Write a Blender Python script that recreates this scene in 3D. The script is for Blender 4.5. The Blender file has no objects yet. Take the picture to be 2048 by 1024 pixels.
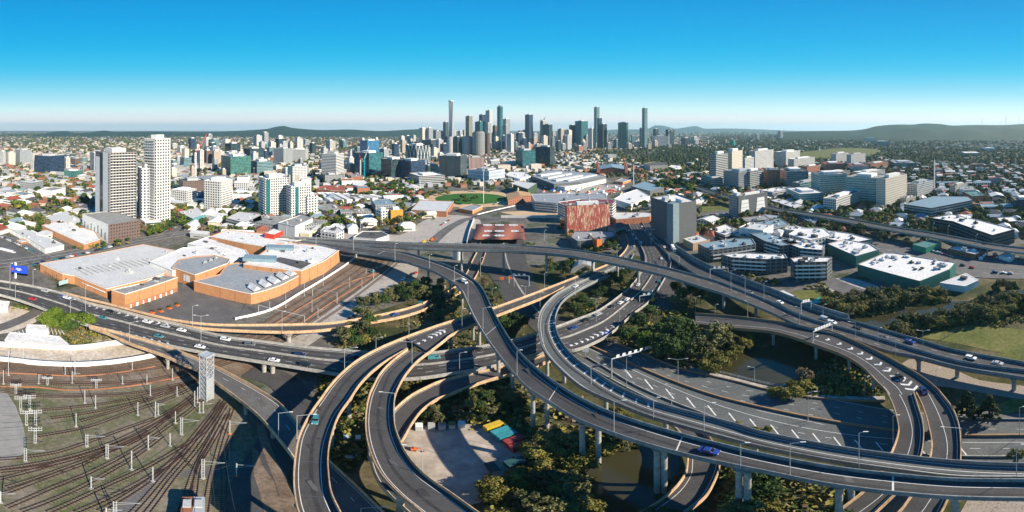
import bpy, math, random
from mathutils import Vector, noise
R = math.radians
scene = bpy.context.scene
COL = scene.collection
rnd = random.Random(7)

# ---------------------------------------------------------------- camera, world, sun, exposure
F = 780.0      # picture units per radian of the panorama (2048 wide)
HY = 258.0     # row of the eye level
CZ = 110.0     # camera height above the ground
cam = bpy.data.cameras.new('camera')
cam.type = 'PANO'
cam.panorama_type = 'EQUIRECTANGULAR'
cam.longitude_min = -1024 / F; cam.longitude_max = 1024 / F
cam.latitude_max = HY / F; cam.latitude_min = -(1024 - HY) / F
cam.clip_start = 0.5; cam.clip_end = 90000
camo = bpy.data.objects.new('camera', cam); COL.objects.link(camo)
camo.location = (0, 0, CZ); camo.rotation_euler = (R(90), 0, 0)
scene.camera = camo

SUN_HEAD, SUN_EL = 108.0, 29.0      # compass heading from +Y clockwise
world = bpy.data.worlds.new('World'); scene.world = world; world.use_nodes = True
nt = world.node_tree
sky = nt.nodes.new('ShaderNodeTexSky'); sky.sky_type = 'NISHITA'; sky.sun_disc = False
sky.sun_elevation = R(SUN_EL); sky.sun_rotation = R(SUN_HEAD)
sky.altitude = 0; sky.air_density = 1.0; sky.dust_density = 0.4; sky.ozone_density = 2.5
# clear winter sky: deep azure overhead, pale at the horizon, mixed with the physical sky
wc = nt.nodes.new('ShaderNodeTexCoord'); wsx = nt.nodes.new('ShaderNodeSeparateXYZ'); nt.links.new(wc.outputs['Generated'], wsx.inputs[0])
wr = nt.nodes.new('ShaderNodeValToRGB'); wr.color_ramp.interpolation = 'B_SPLINE'
els = [(0.0, (1.5, 1.55, 1.45)), (.03, (.95, 1.12, 1.10)), (.085, (.30, .76, .93)), (.15, (.015, .56, .88)), (.24, (.0, .41, .82)), (.34, (.0, .32, .75)), (.6, (.0, .14, .46)), (1.0, (.0, .07, .32))]
while len(wr.color_ramp.elements) < len(els): wr.color_ramp.elements.new(.5)
for e, (p_, c_) in zip(wr.color_ramp.elements, els): e.position = p_; e.color = (*c_, 1)
nt.links.new(wsx.outputs['Z'], wr.inputs['Fac'])
sm = nt.nodes.new('ShaderNodeMix'); sm.data_type = 'RGBA'; sm.inputs['Factor'].default_value = 0.01
bg = nt.nodes['Background']; bg.inputs['Strength'].default_value = 0.1
sc_ = nt.nodes.new('ShaderNodeVectorMath'); sc_.operation = 'SCALE'; sc_.inputs['Scale'].default_value = 5.55
nt.links.new(wr.outputs['Color'], sc_.inputs[0]); nt.links.new(sc_.outputs[0], sm.inputs['A']); nt.links.new(sky.outputs[0], sm.inputs['B'])
nt.links.new(sm.outputs['Result'], bg.inputs['Color'])

sl = bpy.data.lights.new('sun', 'SUN'); sl.energy = 5.0; sl.angle = R(0.5); sl.color = (1.0, 0.88, 0.72)
so = bpy.data.objects.new('sun', sl); COL.objects.link(so)
sd = Vector((math.sin(R(SUN_HEAD)) * math.cos(R(SUN_EL)), math.cos(R(SUN_HEAD)) * math.cos(R(SUN_EL)), math.sin(R(SUN_EL))))
so.rotation_euler = sd.to_track_quat('Z', 'Y').to_euler(); so.location = sd * 500
scene.view_settings.view_transform = 'Standard'; scene.view_settings.look = 'None'
scene.view_settings.exposure = 0.88; scene.view_settings.gamma = 1.0
scene.cycles.max_bounces = 5; scene.cycles.diffuse_bounces = 2; scene.cycles.glossy_bounces = 2
scene.cycles.transmission_bounces = 2; scene.cycles.volume_bounces = 0; scene.cycles.transparent_max_bounces = 8
scene.cycles.caustics_reflective = False; scene.cycles.caustics_refractive = False

# ---------------------------------------------------------------- helpers
def P(x, y, z=0.0):
    """world point at height z seen at panorama position x, y"""
    th = (x - 1024) / F; ph = max((y - HY) / F, 0.004)
    r = (CZ - z) / math.tan(ph)
    return Vector((r * math.sin(th), r * math.cos(th), z))
def at(x, d, z=0.0):
    th = (x - 1024) / F
    return Vector((d * math.sin(th), d * math.cos(th), z))
def pix(v):
    d = math.hypot(v.x, v.y)
    return 1024 + F * math.atan2(v.x, v.y), HY + F * math.atan2(CZ - v.z, d)
def ztop(d, y):
    return CZ - d * math.tan((y - HY) / F)

MATS = {}
def mat(name, col, rough=0.8, var=0.25, scale=0.4, metal=0.0, col2=None, bump=0.0, scale2=None, spec=0.3, em=None):
    if name in MATS: return MATS[name]
    m = bpy.data.materials.new(name); m.use_nodes = True; MATS[name] = m
    t = m.node_tree; b = t.nodes['Principled BSDF']
    b.inputs['Roughness'].default_value = rough; b.inputs['Metallic'].default_value = metal
    b.inputs['Specular IOR Level'].default_value = spec
    c2 = col2 or tuple(max(0, c * (1 - var)) for c in col)
    if var > 0 or col2:
        tc = t.nodes.new('ShaderNodeNewGeometry')
        n = t.nodes.new('ShaderNodeTexNoise'); n.inputs['Scale'].default_value = scale; n.inputs['Detail'].default_value = 6; n.inputs['Roughness'].default_value = 0.65
        t.links.new(tc.outputs['Position'], n.inputs['Vector'])
        r = t.nodes.new('ShaderNodeValToRGB'); r.color_ramp.elements[0].position = 0.36; r.color_ramp.elements[1].position = 0.64
        r.color_ramp.elements[0].color = (*c2, 1); r.color_ramp.elements[1].color = (*col, 1)
        t.links.new(n.outputs['Fac'], r.inputs['Fac']); out = r.outputs['Color']
        if scale2:
            n2 = t.nodes.new('ShaderNodeTexNoise'); n2.inputs['Scale'].default_value = scale2; n2.inputs['Detail'].default_value = 4
            t.links.new(tc.outputs['Position'], n2.inputs['Vector'])
            mx = t.nodes.new('ShaderNodeMix'); mx.data_type = 'RGBA'; mx.blend_type = 'MULTIPLY'; mx.inputs['Factor'].default_value = 0.6
            r2 = t.nodes.new('ShaderNodeValToRGB'); r2.color_ramp.elements[0].position = 0.3; r2.color_ramp.elements[1].position = 0.7
            r2.color_ramp.elements[0].color = (.55, .55, .55, 1); r2.color_ramp.elements[1].color = (1.15, 1.15, 1.15, 1)
            t.links.new(n2.outputs['Fac'], r2.inputs['Fac']); t.links.new(out, mx.inputs['A']); t.links.new(r2.outputs['Color'], mx.inputs['B']); out = mx.outputs['Result']
        t.links.new(out, b.inputs['Base Color'])
        if bump:
            bp = t.nodes.new('ShaderNodeBump'); bp.inputs['Strength'].default_value = bump; bp.inputs['Distance'].default_value = 0.3
            t.links.new(n.outputs['Fac'], bp.inputs['Height']); t.links.new(bp.outputs[0], b.inputs['Normal'])
    else:
        b.inputs['Base Color'].default_value = (*col, 1)
    if em:
        b.inputs['Emission Color'].default_value = (*col, 1); b.inputs['Emission Strength'].default_value = em
    return m

def facade(name, wall, glass, bw=3.0, rh=3.3, fw=0.55, fh=0.5, rough=0.15, gvar=0.5):
    """wall with a grid of windows: bays bw wide, storeys rh high, glass share fw x fh"""
    if name in MATS: return MATS[name]
    m = bpy.data.materials.new(name); m.use_nodes = True; MATS[name] = m
    t = m.node_tree; b = t.nodes['Principled BSDF']; N = t.nodes.new; L = t.links.new
    uv = N('ShaderNodeUVMap'); s = N('ShaderNodeSeparateXYZ'); L(uv.outputs[0], s.inputs[0])
    def M(op, a, c=None):
        n = N('ShaderNodeMath'); n.operation = op
        for k, v in enumerate((a, c)):
            if v is None: continue
            if isinstance(v, (int, float)): n.inputs[k].default_value = v
            else: L(v, n.inputs[k])
        return n.outputs[0]
    u = M('DIVIDE', s.outputs['X'], bw); v = M('DIVIDE', s.outputs['Y'], rh)
    inside = M('MULTIPLY', M('LESS_THAN', M('FRACT', M('ADD', u, fw / 2)), fw), M('LESS_THAN', M('FRACT', M('ADD', v, -0.22)), fh))
    cb = N('ShaderNodeCombineXYZ'); L(M('FLOOR', M('ADD', u, fw / 2)), cb.inputs[0]); L(M('FLOOR', v), cb.inputs[1])
    wn = N('ShaderNodeTexWhiteNoise'); wn.noise_dimensions = '2D'; L(cb.outputs[0], wn.inputs['Vector'])
    g = N('ShaderNodeMix'); g.data_type = 'RGBA'
    g.inputs['A'].default_value = (*[c * (1 - gvar) for c in glass], 1); g.inputs['B'].default_value = (*[min(1, c * (1 + gvar)) for c in glass], 1)
    L(wn.outputs['Value'], g.inputs['Factor'])
    nz = N('ShaderNodeTexNoise'); nz.inputs['Scale'].default_value = 0.25; nz.inputs['Detail'].default_value = 5
    ge = N('ShaderNodeNewGeometry'); L(ge.outputs['Position'], nz.inputs['Vector'])
    w = N('ShaderNodeMix'); w.data_type = 'RGBA'; w.inputs['A'].default_value = (*[c * 0.82 for c in wall], 1); w.inputs['B'].default_value = (*wall, 1)
    L(nz.outputs['Fac'], w.inputs['Factor'])
    mx = N('ShaderNodeMix'); mx.data_type = 'RGBA'; L(inside, mx.inputs['Factor']); L(w.outputs['Result'], mx.inputs['A']); L(g.outputs['Result'], mx.inputs['B'])
    L(mx.outputs['Result'], b.inputs['Base Color'])
    rr = N('ShaderNodeMapRange'); rr.inputs['To Min'].default_value = 0.85; rr.inputs['To Max'].default_value = rough; L(inside, rr.inputs['Value'])
    L(rr.outputs[0], b.inputs['Roughness'])
    return m

class MB:
    def __init__(s): s.v = []; s.f = []; s.m = []
    def poly(s, pts, m=0):
        i = len(s.v); s.v += [tuple(p) for p in pts]; s.f.append(tuple(range(i, i + len(pts)))); s.m.append(m)
    def prism(s, pts, z0, z1, m=0, mt=None, bottom=False):
        """pts: plan outline (x,y), counter-clockwise not required"""
        a = sum(pts[i][0] * pts[(i + 1) % len(pts)][1] - pts[(i + 1) % len(pts)][0] * pts[i][1] for i in range(len(pts)))
        if a < 0: pts = list(reversed(pts))
        n = len(pts)
        for i in range(n):
            p, q = pts[i], pts[(i + 1) % n]
            s.poly([(p[0], p[1], z0), (q[0], q[1], z0), (q[0], q[1], z1), (p[0], p[1], z1)], m)
        s.poly([(p[0], p[1], z1) for p in pts], m if mt is None else mt)
        if bottom: s.poly([(p[0], p[1], z0) for p in reversed(pts)], m)
    def box(s, c, sx, sy, sz, rot=0.0, m=0, mt=None):
        """c: centre of the bottom; sx along rot"""
        ca, sa = math.cos(rot), math.sin(rot)
        pts = [(c[0] + x * ca - y * sa, c[1] + x * sa + y * ca) for x, y in ((-sx / 2, -sy / 2), (sx / 2, -sy / 2), (sx / 2, sy / 2), (-sx / 2, sy / 2))]
        s.prism(pts, c[2], c[2] + sz, m, mt, True)
    def bar(s, a, b, w, h=None, m=0):
        a, b = Vector(a), Vector(b); h = h or w; d = (b - a)
        if d.length < 1e-6: return
        d.normalize(); up = Vector((0, 0, 1)) if abs(d.z) < 0.95 else Vector((1, 0, 0))
        x = d.cross(up).normalized() * (w / 2); y = x.cross(d).normalized() * (h / 2)
        A = [a - x - y, a + x - y, a + x + y, a - x + y]; B = [b - x - y, b + x - y, b + x + y, b - x + y]
        s.poly(list(reversed(A)), m); s.poly(B, m)
        for i in range(4):
            j = (i + 1) % 4; s.poly([A[i], A[j], B[j], B[i]], m)
    def cyl(s, a, b, r0, r1=None, n=8, m=0, cap=True):
        a, b = Vector(a), Vector(b); r1 = r0 if r1 is None else r1; d = (b - a).normalized()
        up = Vector((0, 0, 1)) if abs(d.z) < 0.95 else Vector((1, 0, 0))
        x = d.cross(up).normalized(); y = x.cross(d).normalized()
        A = [a + (x * math.cos(t) + y * math.sin(t)) * r0 for t in [6.28319 * k / n for k in range(n)]]
        B = [b + (x * math.cos(t) + y * math.sin(t)) * r1 for t in [6.28319 * k / n for k in range(n)]]
        for i in range(n):
            j = (i + 1) % n; s.poly([A[j], A[i], B[i], B[j]], m)
        if cap: s.poly(list(reversed(B)), m); s.poly(A, m)
    def add(s, o, T=None, m=None):
        i = len(s.v)
        s.v += [tuple(T @ Vector(v)) for v in o.v] if T else o.v
        s.f += [tuple(k + i for k in f) for f in o.f]; s.m += o.m if m is None else [m] * len(o.f)
    def mesh(s, name, mats, off=(0, 0, 0), uv=False, smooth=False):
        me = bpy.data.meshes.new(name)
        ox, oy, oz = off
        me.from_pydata([(a - ox, b - oy, c - oz) for a, b, c in s.v], [], s.f)
        for m in mats: me.materials.append(m)
        if len(mats) > 1: me.polygons.foreach_set('material_index', s.m)
        if uv:
            ul = me.uv_layers.new(name='UVMap').data
            for p in me.polygons:
                n = p.normal
                tx, ty = (-n.y, n.x) if abs(n.z) < 0.7 else (1, 0)
                l = math.hypot(tx, ty) or 1; tx /= l; ty /= l
                us = [me.vertices[k].co.x * tx + me.vertices[k].co.y * ty for k in p.vertices]; mu = min(us)
                for q, k in enumerate(p.vertices):
                    co = me.vertices[k].co
                    ul[p.loop_start + q].uv = (us[q] - mu, co.z if abs(n.z) < 0.7 else co.y)
        if smooth: me.polygons.foreach_set('use_smooth', [True] * len(me.polygons))
        me.update()
        return me
    def build(s, name, mats, parent=None, loc=(0, 0, 0), uv=False, smooth=False, local=False):
        """vertices are world positions unless local; loc is the base of the thing"""
        mats = mats if isinstance(mats, (list, tuple)) else [mats]
        off = (0, 0, 0) if local else loc
        o = bpy.data.objects.new(name, s.mesh(name, mats, off, uv, smooth)); COL.objects.link(o)
        if parent: o.parent = parent
        else: o.location = loc
        return o

def each(mb, k, name, mats, parent, loc):
    """every k faces of mb become a part of their own"""
    for i in range(0, len(mb.f), k):
        s = MB()
        for f, m in zip(mb.f[i:i + k], mb.m[i:i + k]): s.poly([mb.v[q] for q in f], m)
        s.build(name, mats, parent, loc)
GROUPS = {}
LABELS = {}
def tag(o, label=None, cat=None, group=None, kind=None):
    if label: o['label'] = label
    if cat: o['category'] = cat
    if group: o['group'] = group
    if kind: o['kind'] = kind
    return o
def empty(name, loc, label=None, cat=None, group=None, rz=0, kind=None):
    o = bpy.data.objects.new(name, None); COL.objects.link(o); o.location = loc; o.rotation_euler = (0, 0, rz)
    return tag(o, label, cat, group, kind)
KIDS = {}
def kids(o):
    if o.name not in KIDS: KIDS[o.name] = list(o.children)
    return KIDS[o.name]
def clone(o, loc, rz=0, sc=1.0, label=None, group=None, swap=None, cat=None):
    c = o.copy(); COL.objects.link(c); c.location = loc; c.rotation_euler = (0, 0, rz)
    c.scale = (sc, sc, sc) if isinstance(sc, (int, float)) else sc
    if label: c['label'] = label
    if group: c['group'] = group
    if cat: c['category'] = cat
    def rec(src, dst):
        for ch in kids(src):
            d = ch.copy(); COL.objects.link(d); d.parent = dst
            if swap and ch.type == 'MESH' and ch.data.name in swap: d.data = swap[ch.data.name]
            rec(ch, d)
    rec(o, c)
    return c
def struct(name, mb, mats, loc=(0, 0, 0), **k):
    return tag(mb.build(name, mats, None, loc, **k), kind='structure')

def cr(pts, n):
    """Catmull-Rom through pts (tuples), n samples a segment"""
    out = []; m = len(pts)
    for i in range(m - 1):
        p0, p1, p2, p3 = pts[max(i - 1, 0)], pts[i], pts[i + 1], pts[min(i + 2, m - 1)]
        for k in range(n):
            t = k / n
            out.append(tuple(0.5 * (2 * b + (c - a) * t + (2 * a - 5 * b + 4 * c - d) * t * t + (3 * b - a - 3 * c + d) * t ** 3) for a, b, c, d in zip(p0, p1, p2, p3)))
    out.append(tuple(pts[-1])); return out
def inside(pt, poly):
    x, y = pt; c = False; n = len(poly)
    for i in range(n):
        x1, y1 = poly[i]; x2, y2 = poly[(i + 1) % n]
        if (y1 > y) != (y2 > y) and x < (x2 - x1) * (y - y1) / (y2 - y1) + x1: c = not c
    return c

# landmarks used to say where a repeated thing stands
MARKS = [(1290, 435, 'the bridge building'), (960, 330, 'the barcode building'), (60, 470, 'the shop row'), (690, 400, 'the sawtooth sheds'), (500, 340, 'the green glass office'), (100, 330, 'the blue glass office'), (1400, 320, 'the wooded hill'), (1550, 345, 'the brown banded block'), (1990, 350, 'the right suburb'), (1800, 300, 'the far golf course'), (300, 300, 'the left suburb ridge'), (830, 320, 'the braced glass building'), (1250, 400, 'the showground rides'), (232, 380, 'the white balcony tower'), (314, 360, 'the tallest white tower'), (150, 540, 'the brick warehouse'), (570, 540, 'the brick depot'),
         (38, 540, 'the blue billboard'), (450, 385, 'the teal-edged apartments'), (575, 395, 'the twin apartment blocks'), (665, 330, 'the white striped tower'),
         (790, 385, 'the park figs'), (720, 340, 'the turquoise crane'), (935, 395, 'the green oval'), (905, 340, 'the dark ribbed tower'), (995, 465, 'the red tunnel canopy'),
         (1090, 310, 'the dark green tower'), (1175, 440, 'the red panelled building'), (1345, 430, 'the grey windowless block'), (1120, 355, 'the exhibition hall'),
         (1225, 340, 'the brick museum'), (1495, 410, 'the white-panelled block'), (1455, 345, 'the banded hospital tower'), (1570, 320, 'the cream hospital blocks'),
         (1700, 325, 'the red-roofed towers'), (1730, 385, 'the long hospital'), (1870, 370, 'the white crane'), (1880, 410, 'the layered car park'),
         (1870, 460, 'the dark banded office'), (1810, 545, 'the green-walled hall'), (1510, 530, 'the white balcony flats'), (1630, 545, 'the white corner flats'),
         (1760, 600, 'the creek'), (1900, 640, 'the green field'), (1340, 660, 'the dark creek trees'), (1480, 780, 'the wide lower road'), (1150, 620, 'the curved flyover'),
         (960, 900, 'the gravel yard'), (760, 640, 'the slip road trees'), (420, 620, 'the depot car park'), (120, 640, 'the motorway bushes'), (200, 880, 'the railway yard'),
         (640, 570, 'the main railway line'), (1290, 470, 'the shaded motorway'), (900, 240, 'the tallest skyscraper'), (1290, 250, 'the slim right skyscraper'), (1000, 250, 'the rounded skyscraper')]
def where(v):
    x, y = pix(v); b = min(MARKS, key=lambda m: (m[0] - x) ** 2 + (2.0 * (m[1] - y)) ** 2)
    dx, dy = x - b[0], y - b[1]
    if abs(dx) > 2 * abs(dy): return ('to the right of ' if dx > 0 else 'to the left of ') + b[2]
    if dy > 0: return ('below ' if abs(dx) < 20 else ('below and right of ' if dx > 0 else 'below and left of ')) + b[2]
    return ('beyond ' if abs(dx) < 20 else ('beyond and right of ' if dx > 0 else 'beyond and left of ')) + b[2]

def roofmat(name, col, ang=0.0, sc=.35, var=.1, rough=.55):
    """ribbed sheet roof"""
    if name in MATS: return MATS[name]
    m = mat(name, col, rough, .12, .12, scale2=.9); t = m.node_tree; b = t.nodes['Principled BSDF']
    w = t.nodes.new('ShaderNodeTexWave'); w.inputs['Scale'].default_value = sc; w.inputs['Distortion'].default_value = .3
    mp = t.nodes.new('ShaderNodeMapping'); mp.inputs['Rotation'].default_value = (0, 0, ang)
    g = t.nodes.new('ShaderNodeNewGeometry'); t.links.new(g.outputs['Position'], mp.inputs[0]); t.links.new(mp.outputs[0], w.inputs[0])
    old = b.inputs['Base Color'].links[0].from_socket
    mx = t.nodes.new('ShaderNodeMix'); mx.data_type = 'RGBA'; mx.blend_type = 'MULTIPLY'; mx.inputs['Factor'].default_value = 1
    r = t.nodes.new('ShaderNodeMapRange'); r.inputs['To Min'].default_value = 1 - var * 1.6; t.links.new(w.outputs['Fac'], r.inputs['Value'])
    t.links.new(old, mx.inputs['A']); t.links.new(r.outputs[0], mx.inputs['B']); t.links.new(mx.outputs['Result'], b.inputs['Base Color'])
    return m

DEFER = []
def defer(o, base, q): DEFER.append((o, base, Vector(q)))
def flush_labels():
    ORD = 'second third fourth fifth sixth seventh eighth ninth tenth eleventh twelfth thirteenth fourteenth fifteenth sixteenth seventeenth eighteenth nineteenth twentieth twenty-first twenty-second twenty-third twenty-fourth twenty-fifth twenty-sixth twenty-seventh twenty-eighth twenty-ninth thirtieth thirty-first thirty-second thirty-third thirty-fourth thirty-fifth'.split()
    sets = {}
    for o, base, q in DEFER: sets.setdefault((base, where(q)), []).append((pix(q)[0], o))
    for (base, w), L in sets.items():
        L.sort(key=lambda t: t[0]); n = len(L)
        for i, (x, o) in enumerate(L):
            if n == 1: o['label'] = base + ' ' + w
            elif i == 0: o['label'] = base + ', leftmost ' + w
            elif i == n - 1: o['label'] = base + ', rightmost ' + w
            else: o['label'] = base + ', ' + (ORD[i - 1] if i <= len(ORD) else 'later') + ' from left, ' + w
# ---------------------------------------------------------------- materials
ASPH = mat('asphalt', (.086, .084, .083), .9, .25, .12, scale2=2.5)
ASPH2 = mat('asphalt_worn', (.15, .145, .14), .9, .3, .1, scale2=1.5)
ASPHB = mat('asphalt_bleached', (.13, .14, .135), .9, .2, .1, scale2=1.5)
CONC = mat('concrete', (.40, .39, .36), .85, .25, .3, scale2=1.2)
CONCD = mat('concrete_weathered', (.27, .29, .29), .85, .3, .25, scale2=1.0)
WARM = mat('concrete_warm', (.64, .43, .26), .85, .32, .35, scale2=1.4)  # plain concrete with the warm tint of sunlight put into its colour
LIGHTC = mat('concrete_light', (.66, .64, .6), .8, .15, .4)
PAINT = mat('road_paint', (.72, .72, .70), .7, .2, 1.0)
STEEL = mat('galvanised_steel', (.55, .57, .58), .45, .1, 2.0, metal=.3)
DSTEEL = mat('dark_steel', (.08, .085, .09), .5, .2, 2.0)
WHITE = mat('white_paint', (.78, .78, .76), .5, .08, .8)
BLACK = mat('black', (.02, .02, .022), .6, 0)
YEL = mat('yellow_paint', (.75, .42, .04), .5, .1, 1)
REDP = mat('red_paint', (.55, .05, .04), .5, .1, 1)
BLUEP = mat('blue_paint', (.03, .12, .6), .5, .1, 1)
ORG = mat('orange_paint', (.75, .16, .03), .5, .1, 1)
GREENP = mat('green_paint', (.03, .35, .08), .5, .1, 1)
LENS = mat('lamp_lens', (.8, .8, .75), .3, 0)

DECKS = {}
def deck_samples(rows, n=6):
    s = cr([tuple(map(float, r)) for r in rows], n)
    return [(P(a, b, z + .9) - Vector((0, 0, .9)), P(c, d, z + .9) - Vector((0, 0, .9))) for a, b, c, d, z in s]
def strip(mb, S, t0, t1, dz, dash=None, i0=0, i1=None, side=None):
    """painted strip between lateral fractions t0,t1"""
    run = 0.0; i1 = i1 if i1 is not None else len(S) - 1
    for i in range(i0, i1):
        a, b = S[i], S[i + 1]
        A0, A1 = a[0].lerp(a[1], t0), a[0].lerp(a[1], t1); B0, B1 = b[0].lerp(b[1], t0), b[0].lerp(b[1], t1)
        L = (B0 - A0).length; 
        if dash:
            k = max(1, int(L / 1.0))
            for q in range(k):
                s0, s1 = q / k, (q + 1) / k
                if (run + L * s0) % dash[1] < dash[0]:
                    mb.poly([A0.lerp(B0, s0) + Vector((0, 0, dz)), A1.lerp(B1, s0) + Vector((0, 0, dz)), A1.lerp(B1, s1) + Vector((0, 0, dz)), A0.lerp(B0, s1) + Vector((0, 0, dz))])
            run += L
        else:
            mb.poly([A0 + Vector((0, 0, dz)), A1 + Vector((0, 0, dz)), B1 + Vector((0, 0, dz)), B0 + Vector((0, 0, dz))])
def lat(S, m, w=.15):
    """fractions of a line m metres from the first edge (negative: from the other)"""
    out = []
    return out
def line(mb, S, off, w, dz, dash=None, i0=0, i1=None):
    """line off metres from the left edge, or from the right edge when negative"""
    i1 = i1 if i1 is not None else len(S) - 1; run = 0.0
    def pt(s, o):
        d = (s[1] - s[0]); L = d.length
        o = o if off >= 0 else L + o
        return s[0] + d * min(max(o / L, 0.02), .98) + Vector((0, 0, dz))
    for i in range(i0, i1):
        a, b = S[i], S[i + 1]
        A0, A1, B0, B1 = pt(a, off - w / 2), pt(a, off + w / 2), pt(b, off - w / 2), pt(b, off + w / 2)
        L = (B0 - A0).length
        if dash:
            k = max(1, int(L / .8))
            for q in range(k):
                s0, s1 = q / k, (q + 1) / k
                if (run + L * s0) % dash[1] < dash[0]: mb.poly([A0.lerp(B0, s0), A1.lerp(B1, s0), A1.lerp(B1, s1), A0.lerp(B0, s1)])
            run += L
        else: mb.poly([A0, A1, B1, B0])
def parapet(S, side, h=1.35, w=.35, i0=0, i1=None, drop=0.0):
    mb = MB(); i1 = i1 if i1 is not None else len(S) - 1
    rings = []
    for i in range(i0, i1 + 1):
        a, b = (S[i][0], S[i][1]) if side == 0 else (S[i][1], S[i][0])
        d = (b - a); d.z = 0; d.normalize()
        o = a - d * .03
        rings.append([o + Vector((0, 0, -drop)), o + Vector((0, 0, h)), o + d * (w * .65) + Vector((0, 0, h)), o + d * w + Vector((0, 0, .02))])
    for A, B in zip(rings, rings[1:]):
        for k in range(3):
            q = [A[k], A[k + 1], B[k + 1], B[k]]
            mb.poly(q if side == 1 else list(reversed(q)))
    mb.poly(rings[0]); mb.poly(list(reversed(rings[-1])))
    return mb
def deck(name, label, cat, rows, thick=1.6, pm=WARM, top=None, para=(True, True), lines=(), n=6, group='elevated ramps of the interchange', under=None, joints=0, pr=None, wear=()):
    S = deck_samples(rows, n); DECKS[label] = S
    mid = S[len(S) // 2]; base = ((mid[0] + mid[1]) / 2); base.z = 0
    root = empty(name, base, label, cat, group)
    mb = MB(); under = under or CONCD
    for i in range(len(S) - 1):
        a, b = S[i], S[i + 1]
        mb.poly([a[0], a[1], b[1], b[0]], 0)
        tz = Vector((0, 0, thick)); 
        def low(s):
            c = s[0].lerp(s[1], .22) - tz, s[0].lerp(s[1], .78) - tz
            return s[0] - Vector((0, 0, .35)), c[0], c[1], s[1] - Vector((0, 0, .35))
        la, lb = low(a), low(b)
        mb.poly([a[0], b[0], lb[0], la[0]], 1); mb.poly([la[0], lb[0], lb[1], la[1]], 1); mb.poly([la[1], lb[1], lb[2], la[2]], 1)
        mb.poly([la[2], lb[2], lb[3], la[3]], 1); mb.poly([la[3], lb[3], b[1], a[1]], 1)
    mb.build('deck', [top or ASPH, under], root, base)
    for sd in (0, 1):
        if para[sd]:
            r = (pr or {}).get(sd, (0, None))
            o = parapet(S, sd, drop=.45, i0=r[0], i1=r[1]).build('parapet', [pm], root, base)
    if lines:
        for l in lines: lm = MB(); line(lm, S, l[0], l[1], .025, *l[2:]); lm.build('lane_marking', [PAINT], root, base)
    if wear:
        for o_ in wear: wm = MB(); line(wm, S, o_, .9, .008); wm.build('oil_band', [mat('oil_darkened_asphalt', (.058,.056,.055), .8, .35, .5, scale2=3)], root, base)
    if joints:
        jm = MB(); 
        for i in range(joints, len(S) - 1, joints):
            a = S[i]; d = (S[i + 1][0] - a[0]).normalized() * .18
            jm.poly([a[0] + d * -1 + Vector((0, 0, .02)), a[1] - d + Vector((0, 0, .02)), a[1] + d + Vector((0, 0, .02)), a[0] + d + Vector((0, 0, .02))])
        each(jm, 1, 'expansion_joint', [LIGHTC if joints == 24 else DSTEEL], root, base)
    return root
def pier(root, x, yb, zt, r=1.1, m=None, cap=True, n=14, z0=0):
    """round column under the deck of root, at the place nearest to the one seen at x, yb"""
    S = DECKS[root['label']]; best = None
    for a, b in S:
        for f in (.15, .25, .35, .45, .55, .65, .75, .85):
            q = a.lerp(b, f)
            px, py = pix(Vector((q.x, q.y, z0))); d = (px - x) ** 2 + (.6 * (py - yb)) ** 2
            if best is None or d < best[0]: best = (d, q.copy())
    q = best[1]; zt = q.z; p = Vector((q.x, q.y, z0)); mb = MB(); r *= .72
    mb.cyl(p - Vector((0, 0, .3)), p + Vector((0, 0, zt - z0 - 1.3)), r, r, n)
    if cap: mb.cyl(p + Vector((0, 0, zt - z0 - 2.8)), p + Vector((0, 0, zt - z0 - 1.45)), r * 1.02, r * 1.7, n)
    return mb.build('pier', [m or CONC], root, tuple(root.location))
DS = (2.5, 9.0)
rF = deck('flyover', 'high grey flyover sweeping from upper left under the skyline down to the lower right edge', 'flyover', [
 (560,476,560,481,10),(574,477,574,482,10),(640,483,640,490,10.5),(708,491,700,502,11.5),(770,499,750,509,12.5),(815,506,790,517,13),(860,519,835,531,13.5),(900,533,868,543,14),
 (932,549,900,561,14),(955,565,922,579,14),(969,584,934,604,14.5),(982,612,947,632,15),(999,644,969,669,15.5),(1024,684,997,709,16.5),(1049,714,1024,742,18),
 (1082,743,1056,775,19.5),(1116,768,1095,801,20.5),(1160,795,1145,832,21.5),(1215,821,1200,856,22.5),(1285,845,1275,882,23.5),(1365,868,1350,903,24),(1440,887,1430,922,24.5),
 (1536,909,1530,942,25),(1661,932,1655,967,25),(1786,947,1786,984,25),(1911,957,1911,994,25),(2048,959,2048,997,25),(2160,960,2160,998,25)],
 thick=2.2, pm=CONCD, lines=[(2.2,.18),(-1.1,.18)], joints=24, wear=(4.6,))
for x, y, z in [(857,580,12.6),(888,574,12.6),(897,599,12.6),(922,617,12.6),(940,650,13),(958,690,13.6),(997,767,14.8),(1024,775,15.5),(1061,868,19),(1096,858,19),(1164,940,21),(1195,928,21),(1308,1000,22.6),(1330,985,22.6),(1481,1060,23.4),(1501,1045,23.4),(1678,1060,23.6),(1922,1070,23.6)]:
    pier(rF, x, y, z, 1.0)
rG = deck('flyover', 'long straight grey flyover crossing behind the curved ramps in front of the red tunnel canopy', 'flyover', [
 (560,472,560,476,10),(574,473,574,477,10),(640,476,640,482,10.5),(712,480,712,488,12),(787,484,787,493,14.5),(837,486,837,496,16),(923,488,923,499,18),(1024,490,1024,502,19.5),
 (1124,497,1120,509,20),(1175,503,1170,517,19.5),(1249,516,1245,531,18),(1337,536,1330,551,16),(1424,559,1410,576,13),(1470,575,1460,592,11.5),(1536,601,1536,622,9.5),
 (1611,634,1598,650,9),(1711,662,1690,674,8.5),(1786,684,1775,701,8),(1846,702,1836,713,8),(1933,724,1925,735,8),(2048,739,2048,755,8),(2160,752,2160,775,8)],
 thick=2.0, pm=CONCD, lines=[(1.2,.16),(-1.2,.16),(4.4,.14,DS)])
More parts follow.
